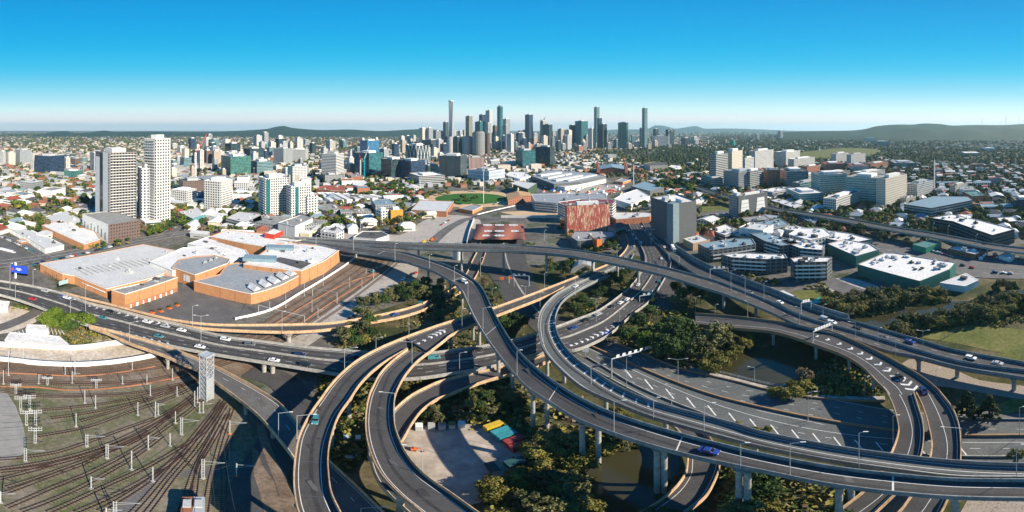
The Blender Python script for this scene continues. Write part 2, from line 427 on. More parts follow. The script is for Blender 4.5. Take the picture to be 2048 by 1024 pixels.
for x, y, z in [(709,526,10.5),(838,516,14.5),(923,540,16.5),(929,537,16.5),(1005,543,18),(1092,553,18.5),(1186,543,17.8),(1240,548,17),(1276,552,16),(1449,620,11),(1511,634,8.6),(1838,742,6.6),(1916,757,6.6),(2021,779,6.6)]:
    pier(rG, x, y, z, 1.2)
rH = deck('viaduct', 'multi lane grey viaduct descending over the creek to the right edge', 'viaduct', [
 (1300,455,1290,462,.6),(1318,470,1303,477,.8),(1339,486,1320,493,1),(1366,506,1343,515,2),(1388,521,1368,532,3),(1424,539,1400,552,5),(1480,561,1459,575,7),(1536,582,1537,600,9.5),(1611,612,1612,633,9),
 (1698,639,1712,661,8.5),(1786,664,1787,683,8),(1850,682,1847,701,8),(1911,699,1933,723,8),(2048,724,2048,738,8),(2160,745,2160,751,8)],
 thick=1.8, pm=CONCD, lines=[(1.4,.16),(-1.4,.16),(5.0,.15,DS)], para=(True, True), pr={1: (0, 72)})
rJ = deck('flyover', 'inner grey curved flyover that loops beside the tall one and runs parallel with it', 'flyover', [
 (1268,506,1250,511,4.5),(1262,518,1243,523,5),(1249,535,1225,536,6),(1222,549,1205,545,7),(1186,564,1168,560,8),(1149,584,1138,573,9.5),(1124,604,1108,591,10.5),(1112,629,1084,617,11.5),(1111,648,1076,644,12),
 (1116,668,1078,672,12.5),(1131,694,1088,701,13.5),(1159,722,1114,732,15),(1199,749,1152,766,16.5),(1229,768,1188,787,17.5),(1274,790,1245,811,18.5),(1324,808,1299,832,19.5),(1399,828,1374,854,20.5),
 (1474,848,1455,876,21),(1536,866,1536,896,21.5),(1661,890,1661,920,22),(1786,908,1786,938,22),(1924,922,1911,953,22),(2048,927,2048,955,22),(2160,928,2160,956,22)],
 thick=2.2, pm=CONCD, lines=[(1.0,.18),(-1.3,.18),(3.2,.18,None)], top=ASPHB, joints=13, wear=(4.6,))
for x, y, z in [(1096,752,12.4),(1128,768,14),(1213,835,16.6),(1335,875,18.8),(1510,935,20),(1700,1010,20.5),(1240,545,5.2)]:
    pier(rJ, x, y, z, 1.0)
rK = deck('ramp', 'straight orange walled ramp rising right from the twin loops and passing under the tall flyover', 'ramp', [
 (812,673,860,703,10.5),(850,659,888,681,10),(882,648,905,668,10),(927,634,950,648,9.5),(984,616,1003,627,9),(1024,602,1034,615,9),(1060,589,1068,602,8.5),(1099,574,1104,587,8),
 (1140,558,1143,566,8),(1184,541,1200,543,7.5),(1219,526,1232,527,7),(1244,508,1254,509,5),(1256,488,1272,490,1.2),(1252,470,1266,470,.7)],
 thick=1.5, pm=WARM, lines=[(1.0,.15),(-1.0,.15),(4.2,.14,DS)], pr={1: (0, 46)})
for x, y, z in [(902,698,8.6),(947,679,8.2),(1107,610,6.8),(1020,640,7.6)]: pier(rK, x, y, z, .9)
rL1 = deck('loop_ramp', 'outer orange walled loop ramp curving down to the lower left of the gravel yard', 'ramp', [
 (625,1085,712,1080,15),(597,1024,682,1024,15),(588,980,664,985,15),(587,943,658,945,14.5),(591,905,657,910,14),(599,868,662,875,13.5),(619,828,677,832,13),(642,795,700,798,12.5),(662,768,720,768,12),
 (687,742,745,742,11.5),(719,717,772,722,11),(762,694,794,709,10.7),(812,673,815,697,10.5)], thick=1.7, lines=[(1.0,.16),(-1.6,.16)], joints=11, wear=(3.6,))
rL2 = deck('loop_ramp', 'inner orange walled loop ramp curving round the gravel yard', 'ramp', [
 (900,1085,1040,1080,15),(842,1024,957,1024,15),(799,988,905,987,14.5),(762,948,851,949,14),(742,908,816,910,13.5),(732,868,797,872,13),(731,830,789,840,12.5),(737,793,790,795,12),(748,768,803,762,11.5),
 (762,744,822,735,11),(787,719,842,716,10.8),(815,698,860,703,10.5)], thick=1.7, lines=[(1.0,.16),(-1.6,.16)], joints=11, wear=(3.6,))
for x, y, z in [(571,1075,13.6),(671,908,12)]: pier(rL1, x, y, z, 1.1)
pier(rL1, 701, 845, 11.2, 1.0)
for x, y, z in [(725,928,12),(811,903,12),(872,985,12.4),(782,1075,13)]: pier(rL2, x, y, z, 1.1)
rA = deck('viaduct', 'wide motorway viaduct crossing over the railway from the left edge past the brick depot', 'viaduct', [
 (-90,548,-90,570,6),(0,561,0,589,7),(62,571,60,607,7),(125,586,125,632,7),(178,606,178,650,7),(230,618,230,662,7),(290,634,285,676,7),(345,646,342,691,7),(450,672,425,707,7),(512,680,512,721,7),
 (612,693,612,737,6.5),(684,699,677,748,6.2),(760,705,750,757,6),(830,705,830,756,6),(877,703,899,747,6),(977,689,979,733,6),(1036,677,1049,714,6),(1076,664,1110,700,6),(1114,652,1150,699,6),(1155,637,1190,684,5.5),
 (1199,619,1224,664,5),(1244,587,1265,628,3),(1268,564,1300,600,2),(1284,539,1330,555,1),(1290,515,1342,520,.6),(1277,482,1318,484,.5),(1262,457,1292,457,.4),(1252,437,1280,437,.3)],
 thick=1.5, pm=CONC, lines=[(1.2,.18),(4.6,.15,DS),(8.0,.15,DS),(-1.2,.18),(-4.8,.15,DS),(-8.2,.15,DS)], joints=17, wear=(2.9,6.3,-3.0,-6.6))
SA = DECKS['wide motorway viaduct crossing over the railway from the left edge past the brick depot']
mbm = MB()
for i in range(0, 138):
    a, b = SA[i][0].lerp(SA[i][1], .47), SA[i + 1][0].lerp(SA[i + 1][1], .47)
    mbm.bar(a + Vector((0, 0, .4)), b + Vector((0, 0, .4)), .55, .8)
mbm.build('median_barrier', [CONC], rA, tuple(rA.location))
for x, y, z in [(524,757,5.4),(540,762,5.4),(700,775,5),(330,742,5.6)]: pier(rA, x, y, z, 1.3)
rB = deck('ramp', 'long orange walled slip road running from the motorway past the railway to the tunnel', 'ramp', [
 (125,584,125,585,7),(180,598,178,605,7),(217,607,230,617,7),(275,622,290,633,7),(350,639,345,645,7),(425,648,405,656,6.6),(512,649,512,662,6.5),(585,648,590,663,6),(652,646,660,658,5.5),(712,638,737,645,4.5),
 (804,619,807,632,3),(862,599,867,611,2),(912,572,920,584,1.2),(932,548,948,558,.6),(945,520,962,530,.4),(955,500,972,503,.3),(962,482,978,483,.2)], thick=1.4, lines=[(.8,.15),(-.8,.15)])
pier(rB, 578, 690, 5, 1.6)
rC = deck('ramp', 'orange walled ramp dropping from the motorway beside the railway yard and under the outer loop', 'ramp', [
 (180,651,178,652,7),(230,663,215,666,7),(285,678,262,687,7),(342,695,325,709,7),(385,712,365,727,7),(425,729,400,742,7),(470,752,437,768,7),(512,775,480,800,6.5),(562,808,520,834,6),(604,856,557,877,5.5),
 (635,890,589,918,5),(662,923,625,960,4.5),(715,972,655,1010,4),(785,1040,700,1060,4)], thick=1.4, lines=[(.8,.15),(-.8,.15),(3.4,.14,DS)], top=ASPH2)
for x, y, z in [(489,830,5.2),(545,885,4.6),(332,741,5.4)]: pier(rC, x, y, z, .9)
rN = deck('ramp', 'low orange walled ramp passing under both loops towards the bottom edge', 'ramp', [
 (1125,699,1140,706,6),(1091,708,1091,724,5.6),(1024,728,1024,747,5),(982,738,975,760,5),(932,748,930,776,4.6),(880,762,895,790,4.5),(852,774,872,799,4.5),(819,792,844,820,4.5),(789,818,825,845,5),(762,850,812,868,5),
 (742,885,800,890,5),(738,905,790,920,5.5),(747,945,790,950,6),(770,980,815,985,6),(815,1024,860,1024,6),(850,1060,900,1060,6)], thick=1.2, lines=[(.8,.15),(-1,.15)])
rQ = deck('ramp', 'dark walled curving ramp with white chevrons on the right before it splits in two', 'ramp', [
 (1390,627,1392,648,7),(1454,631,1454,655,7.5),(1536,640,1536,662,8),(1611,652,1586,674,8.5),(1666,664,1626,688,9),(1715,684,1686,710,9),(1761,706,1726,735,9),(1811,733,1752,762,9),(1850,757,1766,775,9),(1880,782,1774,786,9)],
 thick=1.6, pm=mat('concrete_brown', (.34,.22,.13), .85, .25, .3), lines=[(1.0,.15),(-1.0,.15),(-4.8,.15)], joints=13, wear=(3.0,))
BRN = MATS['concrete_brown']
for x, y, z in [(1545,691,6.8),(1628,720,7.4),(1700,752,7.6),(1745,779,7.6)]: pier(rQ, x, y, z, 1.0)
rQ1 = deck('ramp', 'left one of the two tan walled ramps that dive under the grey flyovers at right', 'ramp', [
 (1828,784,1774,786,9),(1836,810,1785,808,8.5),(1846,843,1794,838,8),(1848,875,1796,865,7),(1842,912,1782,905,6),(1825,950,1760,945,5),(1790,988,1725,983,4),(1753,1024,1671,1024,3),(1720,1060,1620,1060,3)], thick=1.4, lines=[(1.0,.16),(-4.0,.16)])
rQ2 = deck('ramp', 'right one of the two tan walled ramps that dive under the grey flyovers at right', 'ramp', [
 (1880,783,1832,785,9),(1905,815,1846,814,8.5),(1918,848,1857,850,8),(1922,880,1863,885,7),(1922,920,1859,916,6),(1915,955,1850,955,5),(1896,998,1820,993,4),(1883,1024,1796,1024,3),(1860,1060,1750,1060,3)], thick=1.4, lines=[(1.0,.16),(-4.0,.16)])
rR = deck('ramp', 'small tan walled loop ramp under the tall flyover at the bottom', 'ramp', [
 (1400,852,1335,842,5),(1424,880,1356,862,5),(1440,912,1374,892,5),(1439,935,1375,918,5),(1429,963,1369,948,4.5),(1411,993,1341,983,4),(1374,1024,1289,1020,4),(1330,1060,1230,1050,4)], thick=1.0, lines=[(1.0,.15),(-1.4,.15)])

# chevrons and bus / gore marks
def chevrons(S_label, i0, i1, step, f, w, root):
    S = DECKS[S_label]; mb = MB()
    i = float(i0)
    while i < i1:
        k = int(i); t = i - k; a = S[k]; b = S[min(k + 1, len(S) - 1)]
        c = a[0].lerp(a[1], f).lerp(b[0].lerp(b[1], f), t) + Vector((0, 0, .03))
        d = (b[0].lerp(b[1], f) - a[0].lerp(a[1], f)); d.z = 0; d.normalize(); n = Vector((-d.y, d.x, 0))
        ww = w * (0.35 + .65 * (i - i0) / max(1, i1 - i0))
        for s in (-1, 1): mb.poly([c, c + d * 1.2, c + d * (1.2 - ww * .8) + n * s * ww, c + d * (-ww * .8) + n * s * ww])
        i += step
    each(mb, 2, 'chevron_marking', [PAINT], root, tuple(root.location))
chevrons('dark walled curving ramp with white chevrons on the right before it splits in two', 22, 53, 2.6, .42, 2.4, rQ)
chevrons('straight orange walled ramp rising right from the twin loops and passing under the tall flyover', 1, 12, 2.0, .45, 2.0, rK)
chevrons('wide motorway viaduct crossing over the railway from the left edge past the brick depot', 24, 42, 1.7, .08, 1.6, rA)
chevrons('wide motorway viaduct crossing over the railway from the left edge past the brick depot', 26, 42, 1.7, .93, 1.6, rA)
chevrons('wide motorway viaduct crossing over the railway from the left edge past the brick depot', 108, 122, 1.6, .78, 2.0, rA)
# ladder hatch on the inner flyover
SJ = DECKS['inner grey curved flyover that loops beside the tall one and runs parallel with it']; mb = MB()
for i in range(18, 90, 3):
    a, b = SJ[i], SJ[i + 1]; d = (b[0] - a[0]); d.normalize()
    p, q = a[0].lerp(a[1], .08), a[0].lerp(a[1], .36)
    mb.poly([p + Vector((0,0,.03)), q + d * 1.2 + Vector((0,0,.03)), q + d * 2.0 + Vector((0,0,.03)), p + d * .8 + Vector((0,0,.03))])
each(mb, 1, 'hatch_marking', [PAINT], rJ, tuple(rJ.location))

# blue lane patches with white letters bars, and repaired asphalt patches
def road_patch(root, x, y, z, L, W, dx, dy, m, dz=.02, name='road_patch', bars=False):
    q = P(x, y, z + dz); d = P(x + dx, y + dy, z + dz) - q; d.normalize(); n = Vector((-d.y, d.x, 0)); mb = MB()
    mb.poly([q - d * L / 2 - n * W / 2, q + d * L / 2 - n * W / 2, q + d * L / 2 + n * W / 2, q - d * L / 2 + n * W / 2]); mb.build(name, [m], root, tuple(root.location))
    if bars:
        mb = MB()
        for k in (-.28, 0, .28): c = q + d * L * k + Vector((0, 0, .006)); mb.poly([c - d * L * .07 - n * W * .32, c + d * L * .07 - n * W * .32, c + d * L * .07 + n * W * .32, c - d * L * .07 + n * W * .32])
        each(mb, 1, 'lettering', [PAINT], root, tuple(root.location))
SP = {}
def deck_z(label, x, y):
    """height of the deck surface seen at x, y"""
    best = None
    for a, b in DECKS[label]:
        for f in (.15, .35, .5, .65, .85):
            q = a.lerp(b, f); px, py = pix(q); d = (px - x) ** 2 + (py - y) ** 2
            if best is None or d < best[0]: best = (d, q.z)
    return best[1]
LA = 'wide motorway viaduct crossing over the railway from the left edge past the brick depot'; BLUEL = mat('blue_lane_paint', (.03,.10,.42), .7, .3, 1)
for x, y in ((135,594),(243,622),(1205,669)): road_patch(rA, x, y, deck_z(LA, x, y), 9, 2.4, 10, 2.4 if x < 1000 else -4, BLUEL, .03, 'blue_lane_patch', True)
rr_ = random.Random(4); OLD = mat('patched_asphalt', (.055,.054,.053), .9, .3, .4); NEW = mat('pale_asphalt_patch', (.125,.122,.118), .9, .3, .4)
for root, lab, pts in ((rA, LA, [(60,590),(150,618),(215,628),(330,660),(420,690),(520,700),(560,712),(930,712),(1130,660),(1200,640)]), (rL1, rL1['label'], [(640,820),(625,900),(632,980),(700,765)]), (rL2, rL2['label'], [(765,820),(790,930),(850,990)]), (rF, rF['label'], [(960,600),(1060,745),(1200,835),(1400,900),(1700,962)]), (rC, rC['label'], [(330,700),(430,740),(520,800)])):
    for x, y in pts: road_patch(root, x, y, deck_z(lab, x, y), rr_.uniform(3, 9), rr_.uniform(.9, 1.8), 10, 3 if root is rA else 12, rr_.choice((OLD, NEW, OLD)), .006, 'asphalt_patch')
# ---------------------------------------------------------------- the ground and what lies flat on it
def gmat(name, cols, sc=.05, sc2=.6, rough=.95):
    """ground cover mixed from several real colours"""
    m = bpy.data.materials.new(name); m.use_nodes = True; MATS[name] = m; t = m.node_tree; b = t.nodes['Principled BSDF']
    b.inputs['Roughness'].default_value = rough; b.inputs['Specular IOR Level'].default_value = .15
    g = t.nodes.new('ShaderNodeNewGeometry')
    def noi(s, d=8, r=.7):
        n = t.nodes.new('ShaderNodeTexNoise'); n.inputs['Scale'].default_value = s; n.inputs['Detail'].default_value = d; n.inputs['Roughness'].default_value = r
        t.links.new(g.outputs['Position'], n.inputs['Vector']); return n.outputs['Fac']
    r = t.nodes.new('ShaderNodeValToRGB'); n = len(cols)
    while len(r.color_ramp.elements) < n: r.color_ramp.elements.new(.5)
    for i, (e, c) in enumerate(zip(r.color_ramp.elements, cols)): e.position = .32 + .36 * i / (n - 1); e.color = (*c, 1)
    t.links.new(noi(sc), r.inputs['Fac'])
    r2 = t.nodes.new('ShaderNodeMapRange'); r2.inputs['From Min'].default_value = .3; r2.inputs['From Max'].default_value = .7; r2.inputs['To Min'].default_value = .6; r2.inputs['To Max'].default_value = 1.25
    t.links.new(noi(sc2, 5), r2.inputs['Value'])
    mx = t.nodes.new('ShaderNodeMix'); mx.data_type = 'RGBA'; mx.blend_type = 'MULTIPLY'; mx.inputs['Factor'].default_value = 1
    t.links.new(r.outputs['Color'], mx.inputs['A']); t.links.new(r2.outputs[0], mx.inputs['B']); t.links.new(mx.outputs['Result'], b.inputs['Base Color'])
    return m
G_BASE = gmat('suburban_ground', [(.035, .055, .022), (.06, .075, .035), (.17, .16, .14), (.12, .11, .10), (.045, .06, .03)], .02, .25)
G_YARD = gmat('yard_grass', [(.075, .105, .035), (.125, .13, .065), (.20, .175, .125), (.25, .225, .18)], .07, .7)
G_BALL = gmat('ballast', [(.13, .09, .065), (.20, .15, .11), (.26, .22, .18)], .12, 1.2)
G_SAND = gmat('sandy_dirt', [(.40, .33, .25), (.55, .48, .39), (.62, .57, .50)], .07, .6)
G_GRAV = gmat('yard_gravel', [(.34, .29, .23), (.42, .365, .30), (.37, .32, .26)], .06, .18)
G_WOOD = gmat('woodland_floor', [(.018, .030, .012), (.035, .048, .020), (.07, .065, .035)], .012, .1)
G_SCRUB = gmat('scrub', [(.03, .042, .015), (.05, .06, .022), (.11, .095, .05), (.20, .155, .10)], .045, .5)
G_GRASS = gmat('mown_grass', [(.085, .105, .028), (.13, .14, .04), (.21, .185, .075)], .06, .5)
G_LAWN = gmat('oval_grass', [(.035, .12, .02), (.045, .14, .025)], .03, .4)
G_TRACK = gmat('track_dirt', [(.50, .35, .20), (.60, .44, .28)], .05, .4)
G_PAVE = gmat('pale_paving', [(.33, .31, .28), (.42, .39, .35), (.30, .27, .23)], .06, .5)
G_ROCK = gmat('rubble', [(.20, .15, .11), (.38, .33, .28), (.10, .08, .06)], 1.2, 4)
WATER = mat('murky_water', (.052, .050, .024), .12, .3, .03, spec=.5)
POOLW = mat('pool_water', (.02, .42, .36), .1, .1, .5)

_n = 64
mb = MB()
for k in range(_n):
    a0, a1 = 6.28319 * k / _n, 6.28319 * (k + 1) / _n
    rs = [0, 60, 200, 600, 2000, 7000, 24000]
    for r0, r1 in zip(rs, rs[1:]):
        q = [(r0 * math.cos(a0), r0 * math.sin(a0), -.05), (r1 * math.cos(a0), r1 * math.sin(a0), -.05), (r1 * math.cos(a1), r1 * math.sin(a1), -.05), (r0 * math.cos(a1), r0 * math.sin(a1), -.05)]
        mb.poly(q[1:] if r0 == 0 else q)
struct('ground', mb, [G_BASE])
ZL = [-.045]
NOGO = []      # plan polygons kept clear of scattered houses and trees
def patch(name, pts, m, z, nogo=True, smooth=True):
    ZL[0] += .006; z = ZL[0]
    pp = cr(pts + [pts[0]], 4)[:-1] if smooth else pts
    w = [P(x, y, z) for x, y in pp]; mb = MB()
    a = sum(w[i].x * w[(i + 1) % len(w)].y - w[(i + 1) % len(w)].x * w[i].y for i in range(len(w)))
    if a < 0: w.reverse()
    mb.poly(w); o = struct(name, mb, [m])
    if nogo: NOGO.append([(v.x, v.y) for v in w])
    return o
def path(name, pts, w, m, z, n=6, lines=(), nogo=True, kerb=False):
    """road along pixel points, w metres wide, with painted lines (offset, width, dash)"""
    ZL[0] += .006; z = ZL[0]
    c = cr([tuple(P(x, y, z)) for x, y in pts], n); c = [Vector(q) for q in c]; S = []
    for i, q in enumerate(c):
        d = (c[min(i + 1, len(c) - 1)] - c[max(i - 1, 0)]); d.z = 0; d.normalize(); nn = Vector((-d.y, d.x, 0))
        S.append((q - nn * w / 2, q + nn * w / 2))
    mb = MB()
    for a, b in zip(S, S[1:]): mb.poly([a[0], b[0], b[1], a[1]])
    struct(name, mb, [m])
    if nogo: NOGO.append([(v[0].x, v[0].y) for v in S] + [(v[1].x, v[1].y) for v in reversed(S)])
    if lines:
        lm = MB()
        for l in lines: line(lm, S, l[0], l[1], .003, *l[2:])
        struct('road_marking', lm, [PAINT])
    if kerb:
        km = MB()
        for s in (0, 1):
            for a, b in zip(S, S[1:]): km.bar(a[s] + Vector((0, 0, .05)), b[s] + Vector((0, 0, .05)), .3, .15)
        struct('kerb', km, [CONC])
    return S
patch('woodland_ground', [(1330,292),(1440,272),(1600,265),(2160,265),(2160,470),(2000,430),(1880,390),(1760,340),(1600,330),(1400,350),(1250,330)], G_WOOD, 0, nogo=False, smooth=False)
patch('scrub_ground', [(560,1150),(600,900),(640,760),(700,650),(820,600),(900,560),(1080,530),(1230,505),(1400,545),(1560,590),(1660,610),(1700,640),(2150,560),(2170,1150)], G_SCRUB, -.04, nogo=False)
patch('yard_ground', [(-90,735),(120,748),(300,740),(360,735),(450,775),(500,850),(560,930),(600,1150),(-90,1150)], G_YARD, -.04)
patch('ballast', [(-90,710),(150,732),(300,716),(440,690),(520,655),(560,610),(640,560),(700,518),(745,495),(812,502),(775,530),(740,562),(690,595),(650,628),(560,690),(470,760),(380,770),(150,768),(-90,760)], G_BALL, -.03)
patch('sandy_ground', [(-90,675),(0,690),(150,695),(215,672),(300,690),(330,700),(290,716),(140,730),(-90,712)], G_SAND, -.02)
patch('sandy_ground', [(-90,600),(20,612),(60,622),(95,625),(60,650),(0,668),(-90,672)], G_SAND, -.02)
path('road', [(-60,668),(0,655),(40,640),(70,625),(82,612)], 7, ASPH2, .0)
patch('pavement', [(-90,770),(14,786),(47,908),(-90,912)], mat('yard_concrete', (.30, .29, .27), .9, .2, .3), -.02)
path('path', [(232,1040),(270,1000),(305,962),(345,950),(425,943),(560,945)], 3.4, ASPH2, -.01)
patch('car_park', [(262,624),(352,582),(368,566),(395,566),(500,612),(600,560),(690,510),(700,520),(620,575),(560,612),(510,628),(430,650),(350,640)], ASPH2, -.015)
patch('pavement', [(790,865),(850,850),(960,850),(1035,872),(1050,920),(1000,975),(940,1010),(860,985),(800,920)], G_GRAV, -.02)
patch('pavement', [(560,690),(690,600),(760,550),(810,510),(832,520),(830,560),(760,600),(690,640),(600,700)], G_PAVE, -.025)
patch('oval', [(945 + 92 * math.cos(t), 398 + 17 * math.sin(t)) for t in [6.28319 * k / 24 for k in range(24)]], G_TRACK, .0)
patch('grass', [(943 + 73 * math.cos(t), 397.5 + 11 * math.sin(t)) for t in [6.28319 * k / 24 for k in range(24)]], G_LAWN, .03)
# water
patch('water', [(1695,642),(1720,634),(1760,628),(1840,612),(1900,604),(1955,599),(2060,576),(2160,560),(2160,576),(2060,592),(1990,606),(1930,620),(1860,640),(1800,655),(1770,668),(1700,705),(1640,745),(1560,778),(1500,766),(1430,745),(1445,715),(1540,692),(1620,680)], WATER, -.02)
patch('water', [(1180,905),(1250,870),(1345,880),(1360,930),(1330,1000),(1330,1150),(1160,1150),(1160,980)], WATER, -.02)
patch('grass', [(1760,662),(1850,630),(1940,650),(2048,660),(2160,690),(2160,740),(2048,716),(1930,690),(1850,676)], G_GRASS, -.02)
patch('grass', [(1905,730),(2048,700),(2160,700),(2160,760),(2048,735)], G_GRASS, -.015)
patch('grass', [(1910,830),(1935,806),(1985,810),(2048,790),(2048,815),(1985,835)], G_GRASS, -.01)
patch('rubble', [(1780,745),(1830,715),(1900,735),(1960,760),(2060,775),(2060,800),(1900,775),(1820,770)], G_ROCK, -.01)
patch('rubble', [(1770,1000),(1830,985),(1800,1060),(1730,1060)], G_ROCK, -.01)
patch('rubble', [(1935,1000),(2100,990),(2100,1100),(1900,1100)], G_ROCK, -.01)
patch('grass', [(1395,412),(1440,400),(1480,408),(1470,424),(1400,424)], G_GRASS, -.01)
patch('car_park', [(1390,432),(1430,422),(1478,424),(1470,445),(1400,447)], ASPH2, -.008)
patch('pavement', [(1690,640),(1640,600),(1660,560),(1720,560),(1800,600),(1700,625)], G_PAVE, -.02)
patch('grass', [(1560,592),(1600,580),(1655,583),(1640,604),(1600,606)], G_GRASS, -.005)
patch('pool', [(1612,608),(1640,594),(1652,600),(1640,606)], POOLW, .02, smooth=False)
patch('grass', [(1560,310),(1640,300),(1700,296),(1760,300),(1740,312),(1640,318),(1580,322)], G_GRASS, -.01)
patch('dirt', [(1000,424),(1060,421),(1134,424),(1134,434),(1040,433)], G_TRACK, -.01, smooth=False)
patch('pavement', [(1060,400),(1180,372),(1250,372),(1210,388),(1130,404),(1090,412)], G_PAVE, -.012)
patch('pavement', [(640,470),(740,462),(800,470),(850,440),(900,430),(960,440),(940,480),(830,492),(700,484)], G_PAVE, -.02)
# roads on the ground
DL = (2.0, 8.0)
path('road', [(-90,540),(0,528),(60,520),(130,509),(200,497),(262,484),(330,472),(400,461),(470,450),(520,446)], 15, ASPH2, .0, lines=[(7.3,.2),(7.7,.2),(3.7,.14,DL),(11.3,.14,DL)], kerb=True)
path('road', [(-90,436),(0,428),(60,422),(140,412),(190,404)], 14, ASPH2, .0, lines=[(7,.2,DL)], kerb=True)
path('road', [(-60,455),(20,478),(70,502),(95,516)], 9, ASPH2, .008, lines=[(4.5,.14,DL)], kerb=True)
path('road', [(330,472),(352,456),(375,446),(420,440),(470,436),(520,424),(600,412)], 12, ASPH2, .008, lines=[(6,.14,DL)], kerb=True)
patch('car_park', [(-90,470),(10,482),(60,506),(75,512),(-90,528)], ASPH2, -.005)
path('road', [(735,500),(758,472),(790,448),(812,430),(845,424),(920,422)], 9, ASPH2, .008, lines=[(4.5,.14,DL)])
path('road', [(850,500),(880,470),(912,448),(950,436),(1060,436),(1140,436)], 11, ASPH2, .004, lines=[(5.5,.14,DL)])
T = patch('road', [(955,482),(1045,480),(1052,520),(1068,560),(1092,600),(1118,632),(1160,664),(1190,684),(1176,714),(1110,690),(1070,662),(1030,622),(1002,590),(978,548),(960,548),(940,560),(945,510)], ASPH, .004)
path('road', [(1007,482),(1013,520),(1030,560),(1060,604),(1100,645),(1150,684),(1178,698)], 1.2, CONC, .02)
patch('motorway', [(1236,430),(1290,430),(1335,470),(1382,520),(1400,552),(1372,600),(1310,620),(1270,560),(1285,520),(1262,480),(1240,450)], ASPH, -.0)
path('road', [(1190,690),(1250,713),(1330,748),(1430,778),(1540,800),(1650,822),(1780,846),(1918,856),(2048,858),(2170,858)], 17, ASPHB, .004, lines=[(.6,.16),(-.6,.16),(4.6,.15,DL),(8.4,.15,DL),(12.2,.15,DL)])
path('road', [(1165,702),(1220,730),(1290,765),(1370,800),(1460,832),(1580,864),(1700,884),(1800,893),(1918,899),(2048,899),(2170,899)], 15, ASPHB, .008, lines=[(.6,.16),(-3.6,.18),(4.6,.15,DL),(8.2,.15,DL)])
# ladder hatching along the lower carriageway
mb = MB()
for k in range(17):
    x = 1262 + k * 42; c = [(1165,702),(1220,730),(1290,772),(1370,808),(1460,842),(1580,876),(1700,897),(1800,907),(1918,913),(2048,914)]
    for (xa, ya), (xb, yb) in zip(c, c[1:]):
        if xa <= x < xb:
            y = ya + (yb - ya) * (x - xa) / (xb - xa); q = P(x, y, ZL[0] + .004); w_ = P(x - 16, y - 20, ZL[0] + .004); d = (P(x + 3.4, y + .4, ZL[0] + .004) - q); mb.poly([q, q + d, w_ + d, w_])
struct('road_marking', mb, [PAINT])
path('road', [(1935,818),(2000,838),(2048,836),(2160,830)], 6, ASPH2, -.004)
path('road', [(500,740),(560,760),(590,800),(560,880),(520,960),(500,1080)], 12, ASPH, .0)
patch('dirt', [(502,890),(516,902),(524,930),(548,962),(556,990),(572,1012),(560,1040),(530,1030),(520,985),(508,950)], G_BALL, 0, smooth=False)
path('road', [(600,1060),(560,960),(528,880),(520,840)], 2.5, G_BALL, .004)
path('road', [(1545,520),(1620,545),(1700,580),(1790,600),(1850,590)], 14, ASPH2, -.006)
path('road', [(1700,492),(1780,500),(1850,520),(1900,535),(1960,545),(2060,548),(2160,550)], 20, ASPH2, .0, lines=[(10,.2),(5,.14,DL),(15,.14,DL)], kerb=True)
patch('car_park', [(1770,495),(1840,485),(1900,500),(2000,505),(2060,520),(2060,540),(1950,545),(1860,530)], ASPH2, -.004)
path('road', [(1400,380),(1500,420),(1600,450),(1720,480)], 12, ASPH2, .004)
path('road', [(1235,430),(1190,412),(1130,398),(1080,385),(1100,370),(1250,345),(1330,330)], 16, ASPH2, .004, lines=[(8,.2)])
path('road', [(470,560),(500,600),(480,640)], 5, ASPH2, -.008, nogo=False)
path('path', [(1380,735),(1461,757),(1536,776),(1640,793),(1770,796)], 2.6, G_PAVE, .04)

def wall(name, label, cat, pts, h, w, m, z0=0, group=None, n=5):
    c = [Vector(q) for q in cr([tuple(P(a[0], a[1], a[2] if len(a) > 2 else z0)) for a in pts], n)]; mb = MB(); base = c[len(c) // 2].copy()
    for a, b in zip(c, c[1:]): mb.bar(a + Vector((0, 0, h / 2)), b + Vector((0, 0, h / 2)), w, h)
    o = mb.build(name, [m], None, tuple(base)); tag(o, label, cat, group); return o
def fence(name, label, pts, h, m, group=None, step=2.5, rails=3, n=5, z0=0):
    c = [Vector(q) for q in cr([tuple(P(x, y, z0)) for x, y in pts], n)]; base = c[len(c) // 2]
    root = empty(name, base, label, 'fence', group); mb = MB(); pm = MB()
    for a, b in zip(c, c[1:]):
        for k in range(rails): mb.bar(a + Vector((0, 0, h * (k + 1) / rails)), b + Vector((0, 0, h * (k + 1) / rails)), .06)
        L = (b - a).length; q = max(1, int(L / step))
        for i in range(q): p = a.lerp(b, i / q); pm.bar(p, p + Vector((0, 0, h)), .1)
    mb.build('rail', [m], root, tuple(base)); pm.build('post', [m], root, tuple(base)); return root
wall('retaining_wall', 'long white retaining wall curving above the railway tracks at left', 'wall', [(-90,718),(0,722),(75,730),(150,733),(220,729),(300,716),(318,710)], 2.6, .5, WHITE)
wall('retaining_wall', 'pale stained retaining wall below the motorway bushes', 'wall', [(-60,688),(60,696),(150,700),(230,690),(262,690)], 3.0, .5, LIGHTC)
wall('rail_wall', 'white concrete wall following the railway past the brick depot', 'wall', [(470,640),(545,620),(600,588),(660,552),(700,525),(710,515)], 1.6, .4, WHITE)
wall('crash_barrier', 'brown median barrier between the two wide carriageways at right', 'barrier', [(1184,695),(1250,723),(1324,755),(1424,791),(1536,819),(1658,843),(1786,862),(1918,872),(2048,872),(2160,872)], 1.1, .7, BRN)
wall('crash_barrier', 'brown barrier along the far side of the wide road by the creek', 'barrier', [(1230,688),(1274,704),(1330,728),(1366,740),(1461,762),(1536,781),(1636,798),(1770,803)], 1.0, .4, BRN)
